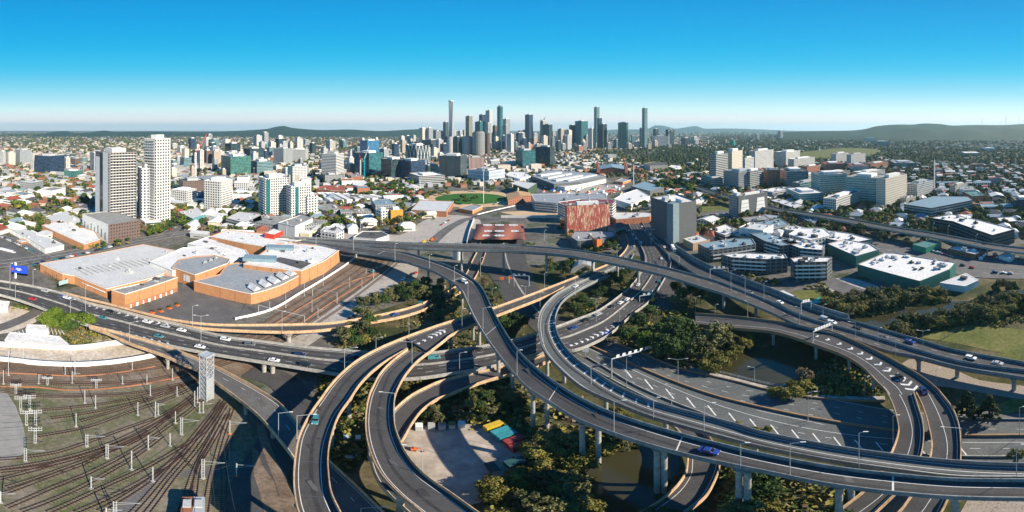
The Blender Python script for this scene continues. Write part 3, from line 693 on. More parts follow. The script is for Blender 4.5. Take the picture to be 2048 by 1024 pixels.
wall('crash_barrier', 'grey barrier at the near side of the wide road behind the flyovers', 'barrier', [(1174,716),(1215,740),(1270,772),(1340,803),(1400,826),(1474,853),(1600,884),(1760,905),(1918,914),(2048,914)], 1.0, .4, CONC)
wall('crash_barrier', 'pale barrier beside the right hand road below the pines', 'barrier', [(1914,836),(1990,840),(2048,840),(2160,836)], 1.0, .4, CONC)
wall('noise_wall', 'long pale noise wall beside the upper edge of the right viaduct', 'wall', [(1330,480,1),(1366,506,2),(1388,521,3),(1424,539,5),(1480,561,7),(1536,582,9),(1611,612,9),(1698,639,8.5)], 3.2, .3, mat('noise_wall_panels', (.26,.31,.33), .7, .5, .35), n=8)
fence('railing', 'pale railing along the creek side footpath', [(1366,726),(1461,751),(1536,769),(1640,787)], 1.2, STEEL)
fence('fence', 'dark green fence round the grass field at right', [(1870,690),(1905,668),(1945,652)], 2.4, DSTEEL)
fence('fence', 'black picket fence below the brick warehouse', [(57,527),(90,548),(125,567)], 2.2, BLACK)
fence('fence', 'grey mesh fence at the foot of the motorway bushes', [(100,650),(130,670),(156,684),(228,677)], 2.2, STEEL)

# ---------------------------------------------------------------- railway
RUST = mat('rusty_rail', (.085, .048, .036), .7, .3, .8)
SLEEP = mat('sleeper', (.27, .22, .17), .9, .35, .6)
TRK = 0
def track(pts, label, sleepers=True, gauge=1.1, z=.0, off4=True, x0=0, y0=0, sc=1.0, cross=True):
    pp = [(x0 + u / 4, y0 + v / 4) for u, v in pts] if off4 else pts
    c = [Vector(q) for q in cr([tuple(P(x, y, z)) for x, y in pp], 5)]; base = c[len(c) // 2]
    root = empty('railway_track', base, label, 'railway track', 'railway tracks'); S = []
    for i, q in enumerate(c):
        d = (c[min(i + 1, len(c) - 1)] - c[max(i - 1, 0)]); d.normalize(); S.append((q, Vector((-d.y, d.x, 0)), d))
    for s in (-1, 1):
        mb = MB()
        for a, b in zip(S, S[1:]): mb.bar(a[0] + a[1] * s * gauge / 2 + Vector((0, 0, .22)), b[0] + b[1] * s * gauge / 2 + Vector((0, 0, .22)), .14, .2)
        mb.build('rail', [RUST], root, tuple(base))
    mb = MB()
    for a, b in zip(S, S[1:]):
        L = (b[0] - a[0]).length; k = max(1, int(L / .8))
        for i in range(k):
            p = a[0].lerp(b[0], i / k); mb.bar(p - a[1] * 1.15 + Vector((0, 0, .04)), p + a[1] * 1.15 + Vector((0, 0, .04)), .26, .14)
    mb.build('sleepers', [SLEEP], root, tuple(base)); return root
Y = 768
YT = [[(0,20),(300,85),(700,85),(1100,70),(1400,10),(1700,-60)], [(-60,50),(300,98),(700,100),(1120,82),(1450,10)], [(330,210),(900,150),(1300,60),(1500,0),(1700,-70)],
 [(400,275),(650,242),(1100,145),(1450,20),(1650,-40)], [(640,300),(1100,160),(1480,30)], [(300,420),(700,345),(1000,240),(1230,165),(1450,80),(1600,10)],
 [(-60,608),(400,560),(700,470),(1000,360),(1300,250),(1560,90)], [(-60,690),(400,620),(800,510),(1100,380),(1350,240),(1560,80),(1700,10)], [(0,705),(400,650),(850,520),(1150,390),(1400,225),(1590,90)],
 [(-60,775),(400,655),(850,520)], [(50,830),(480,690),(800,570),(1100,450),(1340,280),(1560,130)], [(20,880),(400,740),(700,630),(850,550),(1200,380)],
 [(50,990),(400,840),(700,720),(1050,540),(1300,375),(1500,230),(1640,110)], [(170,1020),(600,850),(900,690),(1100,570),(1300,420)], [(380,1030),(800,840),(1150,680),(1400,540),(1650,370),(1800,150)],
 [(600,1030),(900,900),(1200,740),(1450,570),(1650,335),(1780,130)], [(790,1020),(1000,905),(1300,690),(1560,410),(1760,150)], [(1050,1040),(1300,760),(1500,530),(1670,300),(1790,150)],
 [(1170,1040),(1380,760),(1570,540),(1710,330),(1810,170)], [(1420,1100),(1500,860),(1580,640),(1700,420),(1790,250)], [(1530,1100),(1560,860),(1600,640),(1720,430),(1830,240)], [(1640,1060),(1690,760),(1770,450),(1860,200)], [(1790,1100),(1790,760),(1790,600),(1850,420)]]
YL = ['topmost yard track sweeping across the grass', 'second highest yard track just below the topmost one', 'yard track under the first row of masts', 'paired yard track on the green strip', 'lower twin of the green strip track', 'yard track beside the grey service path',
 'single track below the service path', 'rusty paired track in the middle of the yard', 'lower twin of the rusty middle pair', 'short track with bright sleepers at the left edge', 'track meeting the middle pair from below', 'short track crossing to the middle switches',
 'long yard track with pale sleepers', 'yard track just below the pale sleeper track', 'long diagonal track reaching the bottom edge', 'diagonal track right of the worn dirt patch', 'diagonal track over the dirt patch by the path',
 'steep track left of the brown railcar', 'steep track next to the yard path at the bottom', 'track leading up from the brown railcar', 'track leading up from the silver railcar', 'steep track at the edge of the loop ramp shadow', 'shaded track under the loop ramp shadow']
for q, l in zip(YT, YL): track(q, l, y0=Y)
MT = [[(0,852),(400,880),(800,885),(1100,850),(1400,800),(1900,660),(2200,480),(2560,260),(2850,70),(3010,-40)], [(0,868),(400,900),(800,905),(1150,868),(1450,815),(1960,670),(2260,500),(2600,290),(2900,90),(3050,-40)],
 [(0,885),(400,920),(800,925),(1200,885),(1500,830),(2010,690),(2310,520),(2660,300),(2950,100),(3090,-30)], [(0,905),(400,940),(800,945),(1250,900),(1560,840),(2060,700),(2380,530),(2720,310),(3000,110),(3130,-30)],
 [(0,990),(400,1010),(800,1015),(1200,990),(1600,900),(2120,720),(2480,520),(2800,310),(3050,120),(3170,-10)], [(-60,1005),(400,1028),(800,1032),(1300,1000),(1700,900),(2200,720),(2600,500),(2880,300),(3120,110),(3240,0)]]
ML = ['main line track nearest the brick depot wall', 'second main line track from the brick depot', 'third main line track with rusty ballast', 'fourth main line track in the middle of the corridor', 'fifth main line track beside the orange cable trough', 'main line track farthest from the depot']
for q, l in zip(MT, ML): track(q, l, y0=512)
TROUGH = mat('orange_trough', (.42, .19, .10), .8, .2, .5)
wall('cable_trough', 'low orange cable trough below the white retaining wall', 'trough', [(-60,742),(60,748),(160,752),(240,745),(310,733)], .35, .5, TROUGH)
wall('cable_trough', 'orange cable trough curving above the railway yard', 'trough', [(-60,772),(60,774),(130,780),(220,777),(300,766),(370,752)], .35, .7, TROUGH)
wall('cable_trough', 'orange cable trough running up the main line', 'trough', [(550,648),(620,605),(690,568),(752,548)], .35, .6, TROUGH)
wall('cable_trough', 'second orange cable trough nearer the dirt road', 'trough', [(600,648),(655,610),(720,570),(775,535)], .35, .5, TROUGH)
# ---------------------------------------------------------------- buildings
FW = {
 'white': facade('facade_white', (.64,.63,.60), (.03,.045,.06), 3.8, 3.3, .58, .6),
 'whitegrid': facade('facade_white_grid', (.66,.65,.62), (.035,.05,.065), 3.0, 3.1, .62, .62),
 'whiteband': facade('facade_white_band', (.68,.67,.64), (.04,.06,.08), 9, 3.2, 1.0, .5),
 'cream': facade('facade_cream', (.62,.56,.46), (.10,.12,.13), 3.2, 3.2, .4, .4),
 'beige': facade('facade_beige', (.46,.38,.30), (.08,.09,.10), 3.0, 3.2, .45, .45),
 'dark': facade('facade_dark_glass', (.045,.06,.065), (.02,.05,.065), 2.4, 3.6, .85, .72, .12, .8),
 'teal': facade('facade_teal_glass', (.06,.11,.12), (.02,.13,.15), 2.2, 3.6, .86, .75, .12, .7),
 'navy': facade('facade_navy_glass', (.04,.06,.09), (.012,.04,.085), 2.6, 3.6, .86, .7, .12, .8),
 'green': facade('facade_green_glass', (.10,.16,.15), (.03,.14,.12), 3.0, 3.8, .9, .72, .12, .5),
 'tealband': facade('facade_teal_band', (.25,.32,.33), (.03,.11,.13), 8, 3.6, 1.0, .6, .12, .5),
 'darkband': facade('facade_dark_band', (.10,.13,.14), (.015,.04,.05), 8, 3.6, 1.0, .62, .12, .5),
 'grey': facade('facade_grey', (.30,.31,.31), (.05,.07,.09), 3.0, 3.3, .5, .5),
 'greyband': facade('facade_grey_band', (.42,.42,.40), (.03,.05,.06), 8, 3.4, 1.0, .5),
 'vert': facade('facade_vertical_fins', (.55,.56,.56), (.03,.06,.08), 2.6, 40, .55, 1.0),
 'vdark': facade('facade_dark_fins', (.10,.13,.15), (.02,.035,.045), 2.2, 40, .55, 1.0),
 'vpink': facade('facade_pink_fins', (.62,.42,.36), (.04,.05,.07), 3.4, 40, .5, 1.0),
 'vblue': facade('facade_blue_white_fins', (.66,.70,.74), (.03,.10,.20), 2.6, 7, .5, .8),
 'towerdark': facade('facade_tower_balconies', (.30,.27,.26), (.035,.045,.055), 3.6, 3.1, .75, .8),
 'darkflat': facade('facade_flats_dark', (.17,.18,.18), (.03,.045,.055), 4.2, 3.0, .7, .62),
 'brown': facade('facade_brown', (.16,.11,.09), (.05,.05,.06), 3.0, 3.2, .5, .5),
 'brick': facade('facade_brick', (.36,.15,.09), (.06,.07,.08), 3.6, 3.4, .4, .42),
 'redbrick': facade('facade_red_brick', (.40,.13,.07), (.05,.06,.07), 3.4, 3.4, .35, .4),
 'olive': facade('facade_olive', (.30,.27,.20), (.05,.07,.06), 2.8, 3.4, .55, .6),
 'palegreen': facade('facade_pale_green', (.42,.50,.45), (.08,.20,.20), 2.6, 3.5, 1.0, .4),
 'blueglass': facade('facade_blue_glass', (.10,.20,.28), (.02,.13,.26), 2.4, 3.5, .88, .75, .1, .6),
}
RF = {'grey': mat('roof_grey', (.33,.33,.32), .85, .3, .15, scale2=.8), 'white': mat('roof_white', (.80,.79,.76), .7, .15, .12, scale2=.6), 'dark': mat('roof_dark', (.10,.10,.10), .9, .3, .2),
      'sheet': roofmat('roof_sheet', (.70,.70,.68), .9, .4), 'sheetg': roofmat('roof_sheet_grey', (.36,.38,.39), .9, .45), 'blue': roofmat('roof_blue_grey', (.25,.36,.42), .6, .4), 'red': mat('roof_terracotta', (.38,.10,.055), .85, .3, .5),
      'tan': mat('roof_tan', (.45,.29,.15), .85, .2, .4), 'green': roofmat('roof_green', (.10,.26,.24), .3, .4)}
BRK = mat('orange_brick', (.58,.28,.13), .9, .18, .35, scale2=5)
BRKD = mat('dark_brick', (.44,.19,.11), .9, .2, .35, scale2=5)
WWALL = mat('white_render', (.76,.75,.71), .85, .12, .3)
GWALL = mat('grey_render', (.13,.135,.14), .85, .12, .3)
GLS = mat('window_glass', (.03,.06,.08), .12, .3, .6, spec=.6)
GLST = mat('teal_glass', (.03,.16,.17), .12, .4, .6, spec=.6)
DGRN_ = None
AC = mat('plant_metal', (.48,.49,.49), .6, .2, 1.5)
FOOT = []
def plan_inset(pts, k):
    c = Vector((sum(p[0] for p in pts) / len(pts), sum(p[1] for p in pts) / len(pts)))
    return [tuple(c + (Vector(p[:2]) - c) * k) for p in pts]
def clutter(root, pts, z, n, size=2.5, seed=0, name='rooftop_unit'):
    r = random.Random(seed + 11); c = [sum(p[0] for p in pts) / len(pts), sum(p[1] for p in pts) / len(pts)]
    xs = [p[0] for p in pts]; ys = [p[1] for p in pts]; k = 0; ang = math.atan2(pts[1][1] - pts[0][1], pts[1][0] - pts[0][0]); t = 0
    inner = plan_inset(pts, .82)
    while k < n and t < 300:
        t += 1; x, y = r.uniform(min(xs), max(xs)), r.uniform(min(ys), max(ys))
        if not inside((x, y), inner): continue
        mb = MB(); s = size * r.uniform(.5, 1.3); mb.box((x, y, z), s * r.uniform(1, 2), s, s * r.uniform(.4, .8), ang)
        if r.random() < .4: mb.cyl((x, y, z), (x, y, z + s * 1.1), s * .28, n=8)
        mb.build(name, [r.choice([AC, AC, RF['white'], RF['dark']])], root, tuple(root.location)); k += 1
def body(root, pts, z0, h, wm, rm, par=.8, wt=.4):
    a = sum(pts[i][0] * pts[(i + 1) % len(pts)][1] - pts[(i + 1) % len(pts)][0] * pts[i][1] for i in range(len(pts)))
    if a < 0: pts = list(reversed(pts))
    mb = MB(); n = len(pts)
    for i in range(n):
        p, q = pts[i], pts[(i + 1) % n]
        mb.poly([(p[0], p[1], z0), (q[0], q[1], z0), (q[0], q[1], z0 + h), (p[0], p[1], z0 + h)], 0)
    inn = []
    c = Vector((sum(p[0] for p in pts) / n, sum(p[1] for p in pts) / n))
    for i in range(n):
        v = Vector(pts[i][:2]) - c; L = v.length or 1; inn.append(tuple(c + v * max(.5, (L - wt * 1.5) / L)))
    for i in range(n):
        j = (i + 1) % n
        mb.poly([(*pts[i][:2], z0 + h), (*pts[j][:2], z0 + h), (*inn[j], z0 + h), (*inn[i], z0 + h)], 1)
        mb.poly([(*inn[j], z0 + h), (*inn[j], z0 + h - par), (*inn[i], z0 + h - par), (*inn[i], z0 + h)][::-1], 1)
    trim = WWALL if wm in (FW['white'], FW['whitegrid'], FW['whiteband']) else (wm if wm in (BRK, BRKD, WWALL, GWALL) else CONC)
    mb.build('wall', [wm, trim], root, tuple(root.location), uv=True)
    rb = MB(); rb.poly([(*p, z0 + h - par) for p in inn]); rb.build('roof', [rm], root, tuple(root.location))
    return pts
def pb(label, outline, h, wm, rm, name='warehouse', cat='building', par=.6, n=0, z0=0, group=None, size=2.5):
    pts = [tuple(P(x, y, z0 + h))[:2] for x, y in outline]
    base = (sum(p[0] for p in pts) / len(pts), sum(p[1] for p in pts) / len(pts), z0)
    root = empty(name, base, label, cat, group); body(root, pts, z0, h, wm, rm, par)
    if n: clutter(root, pts, z0 + h - par, n, size, len(label))
    if wm in (BRK, BRKD, WWALL, DGRN_):
        rb = MB(); gb = MB()
        for i in range(len(pts)):
            A, B = Vector((*pts[i], 0)), Vector((*pts[(i + 1) % len(pts)], 0)); L = (B - A).length; k = max(1, int(L / 9))
            for j in range(1, k): p_ = A.lerp(B, j / k); rb.bar(p_ + Vector((0, 0, z0)), p_ + Vector((0, 0, z0 + h - .3)), .28)
            gb.bar(A + Vector((0, 0, z0 + h - .25)), B + Vector((0, 0, z0 + h - .25)), .5, .45)
        each(rb, 6, 'pilaster', [BRKD if wm is BRK else wm], root, base); gb.build('gutter', [WWALL if wm is not WWALL else AC], root, base)
    FOOT.append(pts); NOGO.append(pts); root['h'] = h
    return root, pts
def corners(xl, xm, xr, yb, a=None, z0=0, maxd=110):
    C = P(xm, yb, z0); D = math.hypot(C.x, C.y); th = (xm - 1024) / F
    t = Vector((math.cos(th), -math.sin(th))); r = Vector((math.sin(th), math.cos(th)))
    wl, wr = (xm - xl) / F * D, (xr - xm) / F * D
    al = math.radians(a) if a is not None else min(max(math.atan2(max(wl, .01), max(wr, .01)), R(10)), R(80))
    tl, tr_ = math.tan(max(1e-4, (xm - xl) / F)), math.tan(max(1e-4, (xr - xm) / F))
    la = D * tl / max(.08, math.sin(al) - tl * math.cos(al)); lb = D * tr_ / max(.08, math.cos(al) - tr_ * math.sin(al))
    la = min(max(la, 3), maxd); lb = min(max(lb, 3), maxd)
    c = Vector((C.x, C.y)); rd = t * math.cos(al) + r * math.sin(al); ld = -t * math.sin(al) + r * math.cos(al)
    return [tuple(c), tuple(c + rd * lb), tuple(c + rd * lb + ld * la), tuple(c + ld * la)], D
def bld(label, xl, xm, xr, yb, yt, f='white', rf='grey', a=None, cat='building', name='apartment_block', n=2, group=None, balc=None, bm=None, plant=True, z0=0, seed=0, f2=None):
    pts, D = corners(xl, xm, xr, yb, a, z0); h = ztop(D, yt) - z0
    root = empty(name, (*pts[0], z0), label, cat, group)
    body(root, pts, z0, h, FW[f] if isinstance(f, str) else f, RF[rf], 1.0)
    c = plan_inset(pts, .5)
    if plant and h > 14:
        mb = MB(); mb.prism(c, z0 + h - 1, z0 + h + min(4, h * .06 + 1), 0); mb.build('plant_room', [AC if seed % 2 else WWALL], root, tuple(root.location))
    if n: clutter(root, pts, z0 + h - 1, n, 2.0, int(xl * 7))
    for side in (balc or ''):
        A, B = (pts[0], pts[1]) if side == 'r' else (pts[3], pts[0])
        slabs(root, A, B, z0 + 4, z0 + h - 2, 1.5, bm or WWALL, rail=.35)
    FOOT.append(pts); NOGO.append(pts)
    return root, pts, h
def slabs(root, A, B, z0, z1, out, m, inset=.06, step=3.1, rail=.9):
    A, B = Vector((*A[:2], 0)), Vector((*B[:2], 0)); d = B - A; nn = Vector((d.y, -d.x, 0)).normalized()
    A2, B2 = A + d * inset, B - d * inset; z = z0
    while z < z1:
        mb = MB(); q = [A2, B2, B2 + nn * out, A2 + nn * out]
        mb.prism([(v.x, v.y) for v in q], z, z + .3, 0, bottom=True)
        mb.bar(A2 + nn * out + Vector((0, 0, z + .3 + rail / 2)), B2 + nn * out + Vector((0, 0, z + .3 + rail / 2)), .1, rail)
        mb.build('balcony', [m], root, tuple(root.location)); z += step
def gable(root, pts, z0, h, wm, rm, rise=2.5, over=.5, axis=None, name='roof'):
    """pts: 4 plan corners; ridge parallel to the longer side"""
    p = [Vector((*q[:2], 0)) for q in pts]
    ax = axis if axis is not None else (0 if (p[1] - p[0]).length > (p[2] - p[1]).length else 1)
    if ax: p = p[1:] + p[:1]
    mb = MB(); mb.prism([(v.x, v.y) for v in p], z0, z0 + h, 0)
    e0, e1 = (p[3] + p[0]) / 2, (p[1] + p[2]) / 2
    Z = Vector((0, 0, z0 + h)); Rz = Vector((0, 0, z0 + h + rise))
    mb.poly([p[0] + Z, e0 + Rz, p[3] + Z], 0); mb.poly([p[1] + Z, p[2] + Z, e1 + Rz], 0)
    mb.build('wall', [wm], root, tuple(root.location), uv=True)
    rb = MB(); d = (p[1] - p[0]).normalized() * over; s = (p[3] - p[0]).normalized() * over; dz = Vector((0, 0, .12)); lo = Vector((0, 0, -over * rise / max(1, (e0 - p[0]).length)))
    a0, a1, b0, b1 = p[0] - d - s, p[1] + d - s, p[3] - d + s, p[2] + d + s
    for q in ([a0 + Z + lo, a1 + Z + lo, e1 + d + Rz, e0 - d + Rz], [b1 + Z + lo, b0 + Z + lo, e0 - d + Rz, e1 + d + Rz]):
        rb.poly([v + dz for v in q]); rb.poly([v - dz * .3 for v in reversed(q)])
    rb.build(name, [rm], root, tuple(root.location)); FOOT.append(pts); NOGO.append([tuple(q[:2]) for q in pts])

# --- left: the brick depot
r, p = pb('huge low warehouse with pale grey ribbed roof and orange brick walls beside the motorway', [(80,526),(125,547),(150,551),(213,577),(262,565),(300,556),(330,545),(345,520),(353,501),(287,488),(226,500)], 7, BRK, RF['sheet'], n=7, par=.3)
mb = MB(); 
for k in range(14):
    x = 150 + k * 11; q0, q1 = P(x, 537 - k * 1.6, 6.9), P(x + 26, 550 - k * 1.9, 6.9); mb.bar(q0, q1, .5, .25)
each(mb, 6, 'roof_vent', [RF['grey']], r, tuple(r.location))
mb = MB(); mb.bar(P(150,556,4), P(212,584,4), 2.6, .4); mb.build('awning', [WHITE], r, tuple(r.location))
mb = MB()
for x, y in [(106,550),(110,552),(114,554),(119,556),(132,562),(138,560),(143,559)]:
    q = P(x, y - 3, 3); d = Vector((q.x, q.y, 0)).normalized(); mb.bar(q - d * .3 - Vector((0,0,.9)), q - d * .3 + Vector((0,0,.9)), 1.0)
each(mb, 6, 'window', [GLS], r, tuple(r.location))
r, p = pb('tall orange brick block with flat grey roof nearest the motorway', [(223,579),(250,587.5),(355,554),(329,549),(306,556),(283,566)], 11, BRK, RF['grey'], n=3)
mb = MB(); A, B = P(250,587.5,11), P(355,554,11); Bz = Vector((0,0,-11))
n_ = Vector(((B - A).y, -(B - A).x, 0)).normalized() * .12
mb.poly([A + n_ + Vector((0,0,-10.9)), B + n_ + Vector((0,0,-10.9)), B + n_ + Vector((0,0,-7.6)), A + n_ + Vector((0,0,-7.6))]); mb.build('brick_base_band', [BRKD], r, tuple(r.location))
mb = MB()
for k in range(8): q = A.lerp(B, .1 + k * .11) + n_ * 1.6; mb.bar(q + Vector((0,0,-10.8)), q + Vector((0,0,-8.4)), 1.5 if k % 2 else .8, .2)
each(mb, 6, 'door', [WHITE], r, tuple(r.location))
pb('middle shed with white curved roofs between the two brick halves', [(300,523),(345,541),(390,522),(430,512),(470,500),(430,490),(365,495)], 9, WWALL, RF['white'], n=4)
pb('long shed with white sawtooth roof behind the middle sheds', [(375,487),(430,500),(452,520),(500,512),(492,500),(440,485),(420,472)], 8.4, WWALL, RF['white'], n=2)
r, p = pb('grey sawtooth shed with brick gable and big white doors', [(345,534),(390,549),(455,526),(460,518),(428,510),(392,512),(360,518)], 10, BRK, RF['sheetg'], n=0)
mb = MB(); A, B = P(347,534,10), P(389,549,10); n_ = Vector(((B - A).y, -(B - A).x, 0)).normalized() * .15
for k in (.12, .38, .6):
    a, b = A.lerp(B, k) + n_, A.lerp(B, k + .2) + n_; mb.poly([a + Vector((0,0,-7.5)), b + Vector((0,0,-7.5)), b + Vector((0,0,-2.5)), a + Vector((0,0,-2.5))])
each(mb, 1, 'door', [WWALL], r, tuple(r.location))
mb = MB()
for k in range(5):
    q = P(405 + k * 11, 528 - k * 4.2, 10); d = (P(416 + k * 11, 524 - k * 4.2, 10) - q); mb.poly([q, q + d, q + d * .5 + Vector((0,0,2.2))]); mb.poly([q + d, q, q + d * .5 + Vector((0,0,2.2))])
each(mb, 2, 'sawtooth_gable', [RF['white']], r, tuple(r.location))
r, p = pb('big brick depot with grey ribbed roof and white triangular gables at its edge', [(388,561),(412,567),(502,587),(530,580),(560,570),(597,551),(535,534),(480,524),(455,528),(440,548)], 8, BRK, RF['sheetg'], n=0)
mb = MB()
for x, y in [(508,583),(530,575),(548,568),(565,560),(580,553)]:
    q = P(x, y, 8.2); d = P(x + 14, y - 5.5, 8.2) - q; back = P(x - 14, y - 9, 8.2) - q; ap = q + d * .5 + Vector((0,0,2.6))
    mb.poly([q, q + d, ap]); mb.poly([q, ap, ap + back, q + back]); mb.poly([q + d, q + d + back, ap + back, ap])
each(mb, 4, 'roof_gable', [RF['white']], r, tuple(r.location))
mb = MB(); q = P(462,589,0); d = P(474,592,0) - q; mb.poly([q + Vector((-.3,-.5,0)), q + d + Vector((-.3,-.5,0)), q + d + Vector((-.3,-.5,4)), q + Vector((-.3,-.5,4))]); mb.build('door', [BLACK], r, tuple(r.location))
r, p = pb('big brick hall with white flat roof and black roof patch next to the main line', [(487,527),(602,541),(650,520),(681,497.5),(640,490),(574,484),(545,490),(520,508)], 11, BRK, RF['white'], n=9)
mb = MB(); mb.poly([P(541,519,10.5), P(602,538,10.5), P(624,526,10.5), P(560,514,10.5)]); mb.build('roof_patch', [RF['dark']], r, tuple(r.location))
mb = MB(); mb.box(tuple(P(520,520,10.4)), 24, 10, 2.5, .5); mb.box(tuple(P(560,498,10.4)), 22, 9, 2.5, .5); each(mb, 6, 'roof_plant', [RF['blue']], r, tuple(r.location))
mb = MB(); A, B = P(495,528.5,10), P(592,540,10); n_ = Vector(((B - A).y, -(B - A).x, 0)).normalized() * .15
mb.poly([A + n_ + Vector((0,0,-1.8)), B + n_ + Vector((0,0,-1.8)), B + n_, A + n_]); mb.build('window', [GLS], r, tuple(r.location))
pb('brick hall with white roof and red parapet in front of the slip flyover', [(421,472),(488,486),(525,492),(612,478),(548,476),(531,467),(455,459)], 11, BRK, RF['white'], n=3)
pb('bright red block with white lettered sign at the end of the depot', [(529,466),(548,469),(567,461),(548,457)], 15, mat('red_cladding', (.62,.06,.035), .6, .15, .4), RF['white'], n=1)
pb('orange brick annex below the red block', [(488,484),(508,489),(524,486),(505,481)], 10, BRK, RF['grey'], n=0)

# --- left: the twin white towers
r, p, h = bld('white apartment tower with stacked dark balconies rising from a grey podium', 191, 217, 273, 458, 305, 'towerdark', 'dark', a=24, name='apartment_tower', n=3, balc='r')
B0 = tuple(r.location)
mb = MB(); c0 = Vector((*p[0], 0)); c3 = Vector((*p[3], 0)); nn = (c3 - c0).normalized(); out = Vector((nn.y, -nn.x, 0)) * -1
o_ = Vector((-(c3 - c0).y, (c3 - c0).x, 0)).normalized() * .3
a_, b_ = c0 + (c3 - c0) * .42 + o_, c0 + (c3 - c0) * .62 + o_
mb.poly([b_ , a_ , a_ + Vector((0,0,h - 2)), b_ + Vector((0,0,h - 2))]); mb.build('stair_window', [GLS], r, B0)  # flat dark strip painted for the shade in the wall recess
mb = MB(); a_, b_ = c0 + (c3 - c0) * .0 + o_, c0 + (c3 - c0) * .4 + o_; mb.poly([b_, a_, a_ + Vector((0,0,h)), b_ + Vector((0,0,h))]); a_, b_ = c0 + (c3 - c0) * .64 + o_, c0 + (c3 - c0) * 1.0 + o_; mb.poly([b_, a_, a_ + Vector((0,0,h - 6)), b_ + Vector((0,0,h - 6))]); mb.build('side_wall', [WWALL], r, B0)
pod, pp, hh = bld('white and charcoal podium with tall slot windows under the balcony tower', 165, 217, 281, 487, 449, FW['brown'], 'grey', a=30, name='podium', n=0, plant=False)
mb = MB(); c0 = Vector((*pp[0], 0)); c3 = Vector((*pp[3], 0)); o_ = Vector((-(c3 - c0).y, (c3 - c0).x, 0)).normalized() * .15
mb.poly([c3 + o_, c0 + o_, c0 + o_ + Vector((0,0,hh + .1)), c3 + o_ + Vector((0,0,hh + .1))]); mb.build('side_wall', [WWALL], pod, tuple(pod.location))
mb = MB()
for k in range(7): q = c0.lerp(c3, .1 + k * .13) + o_ * 2; z_ = 2 + (k * 37 % 5); mb.bar(q + Vector((0,0,z_)), q + Vector((0,0,z_ + 8)), .8, .3)
each(mb, 6, 'window', [GLS], pod, tuple(pod.location))
bld('tallest white apartment tower with a rooftop box and mast', 289, 311, 341, 457, 277, 'white', 'white', a=40, name='apartment_tower', n=2, balc='l')
bld('white lower wing with green edge at the foot of the tallest apartment tower', 275, 283, 318, 455, 336, 'white', 'white', a=16, name='apartment_block', n=1)
bld('red and teal corner showroom below the tallest apartment tower', 318, 325, 341, 450, 428, mat('maroon_panels', (.22,.05,.06), .6, .2, .5), 'dark', name='showroom', n=0, plant=False)
bld('white street level block between the tall towers and the avenue', 280, 290, 322, 462, 444, 'whiteband', 'white', name='shop_block', n=1, plant=False)

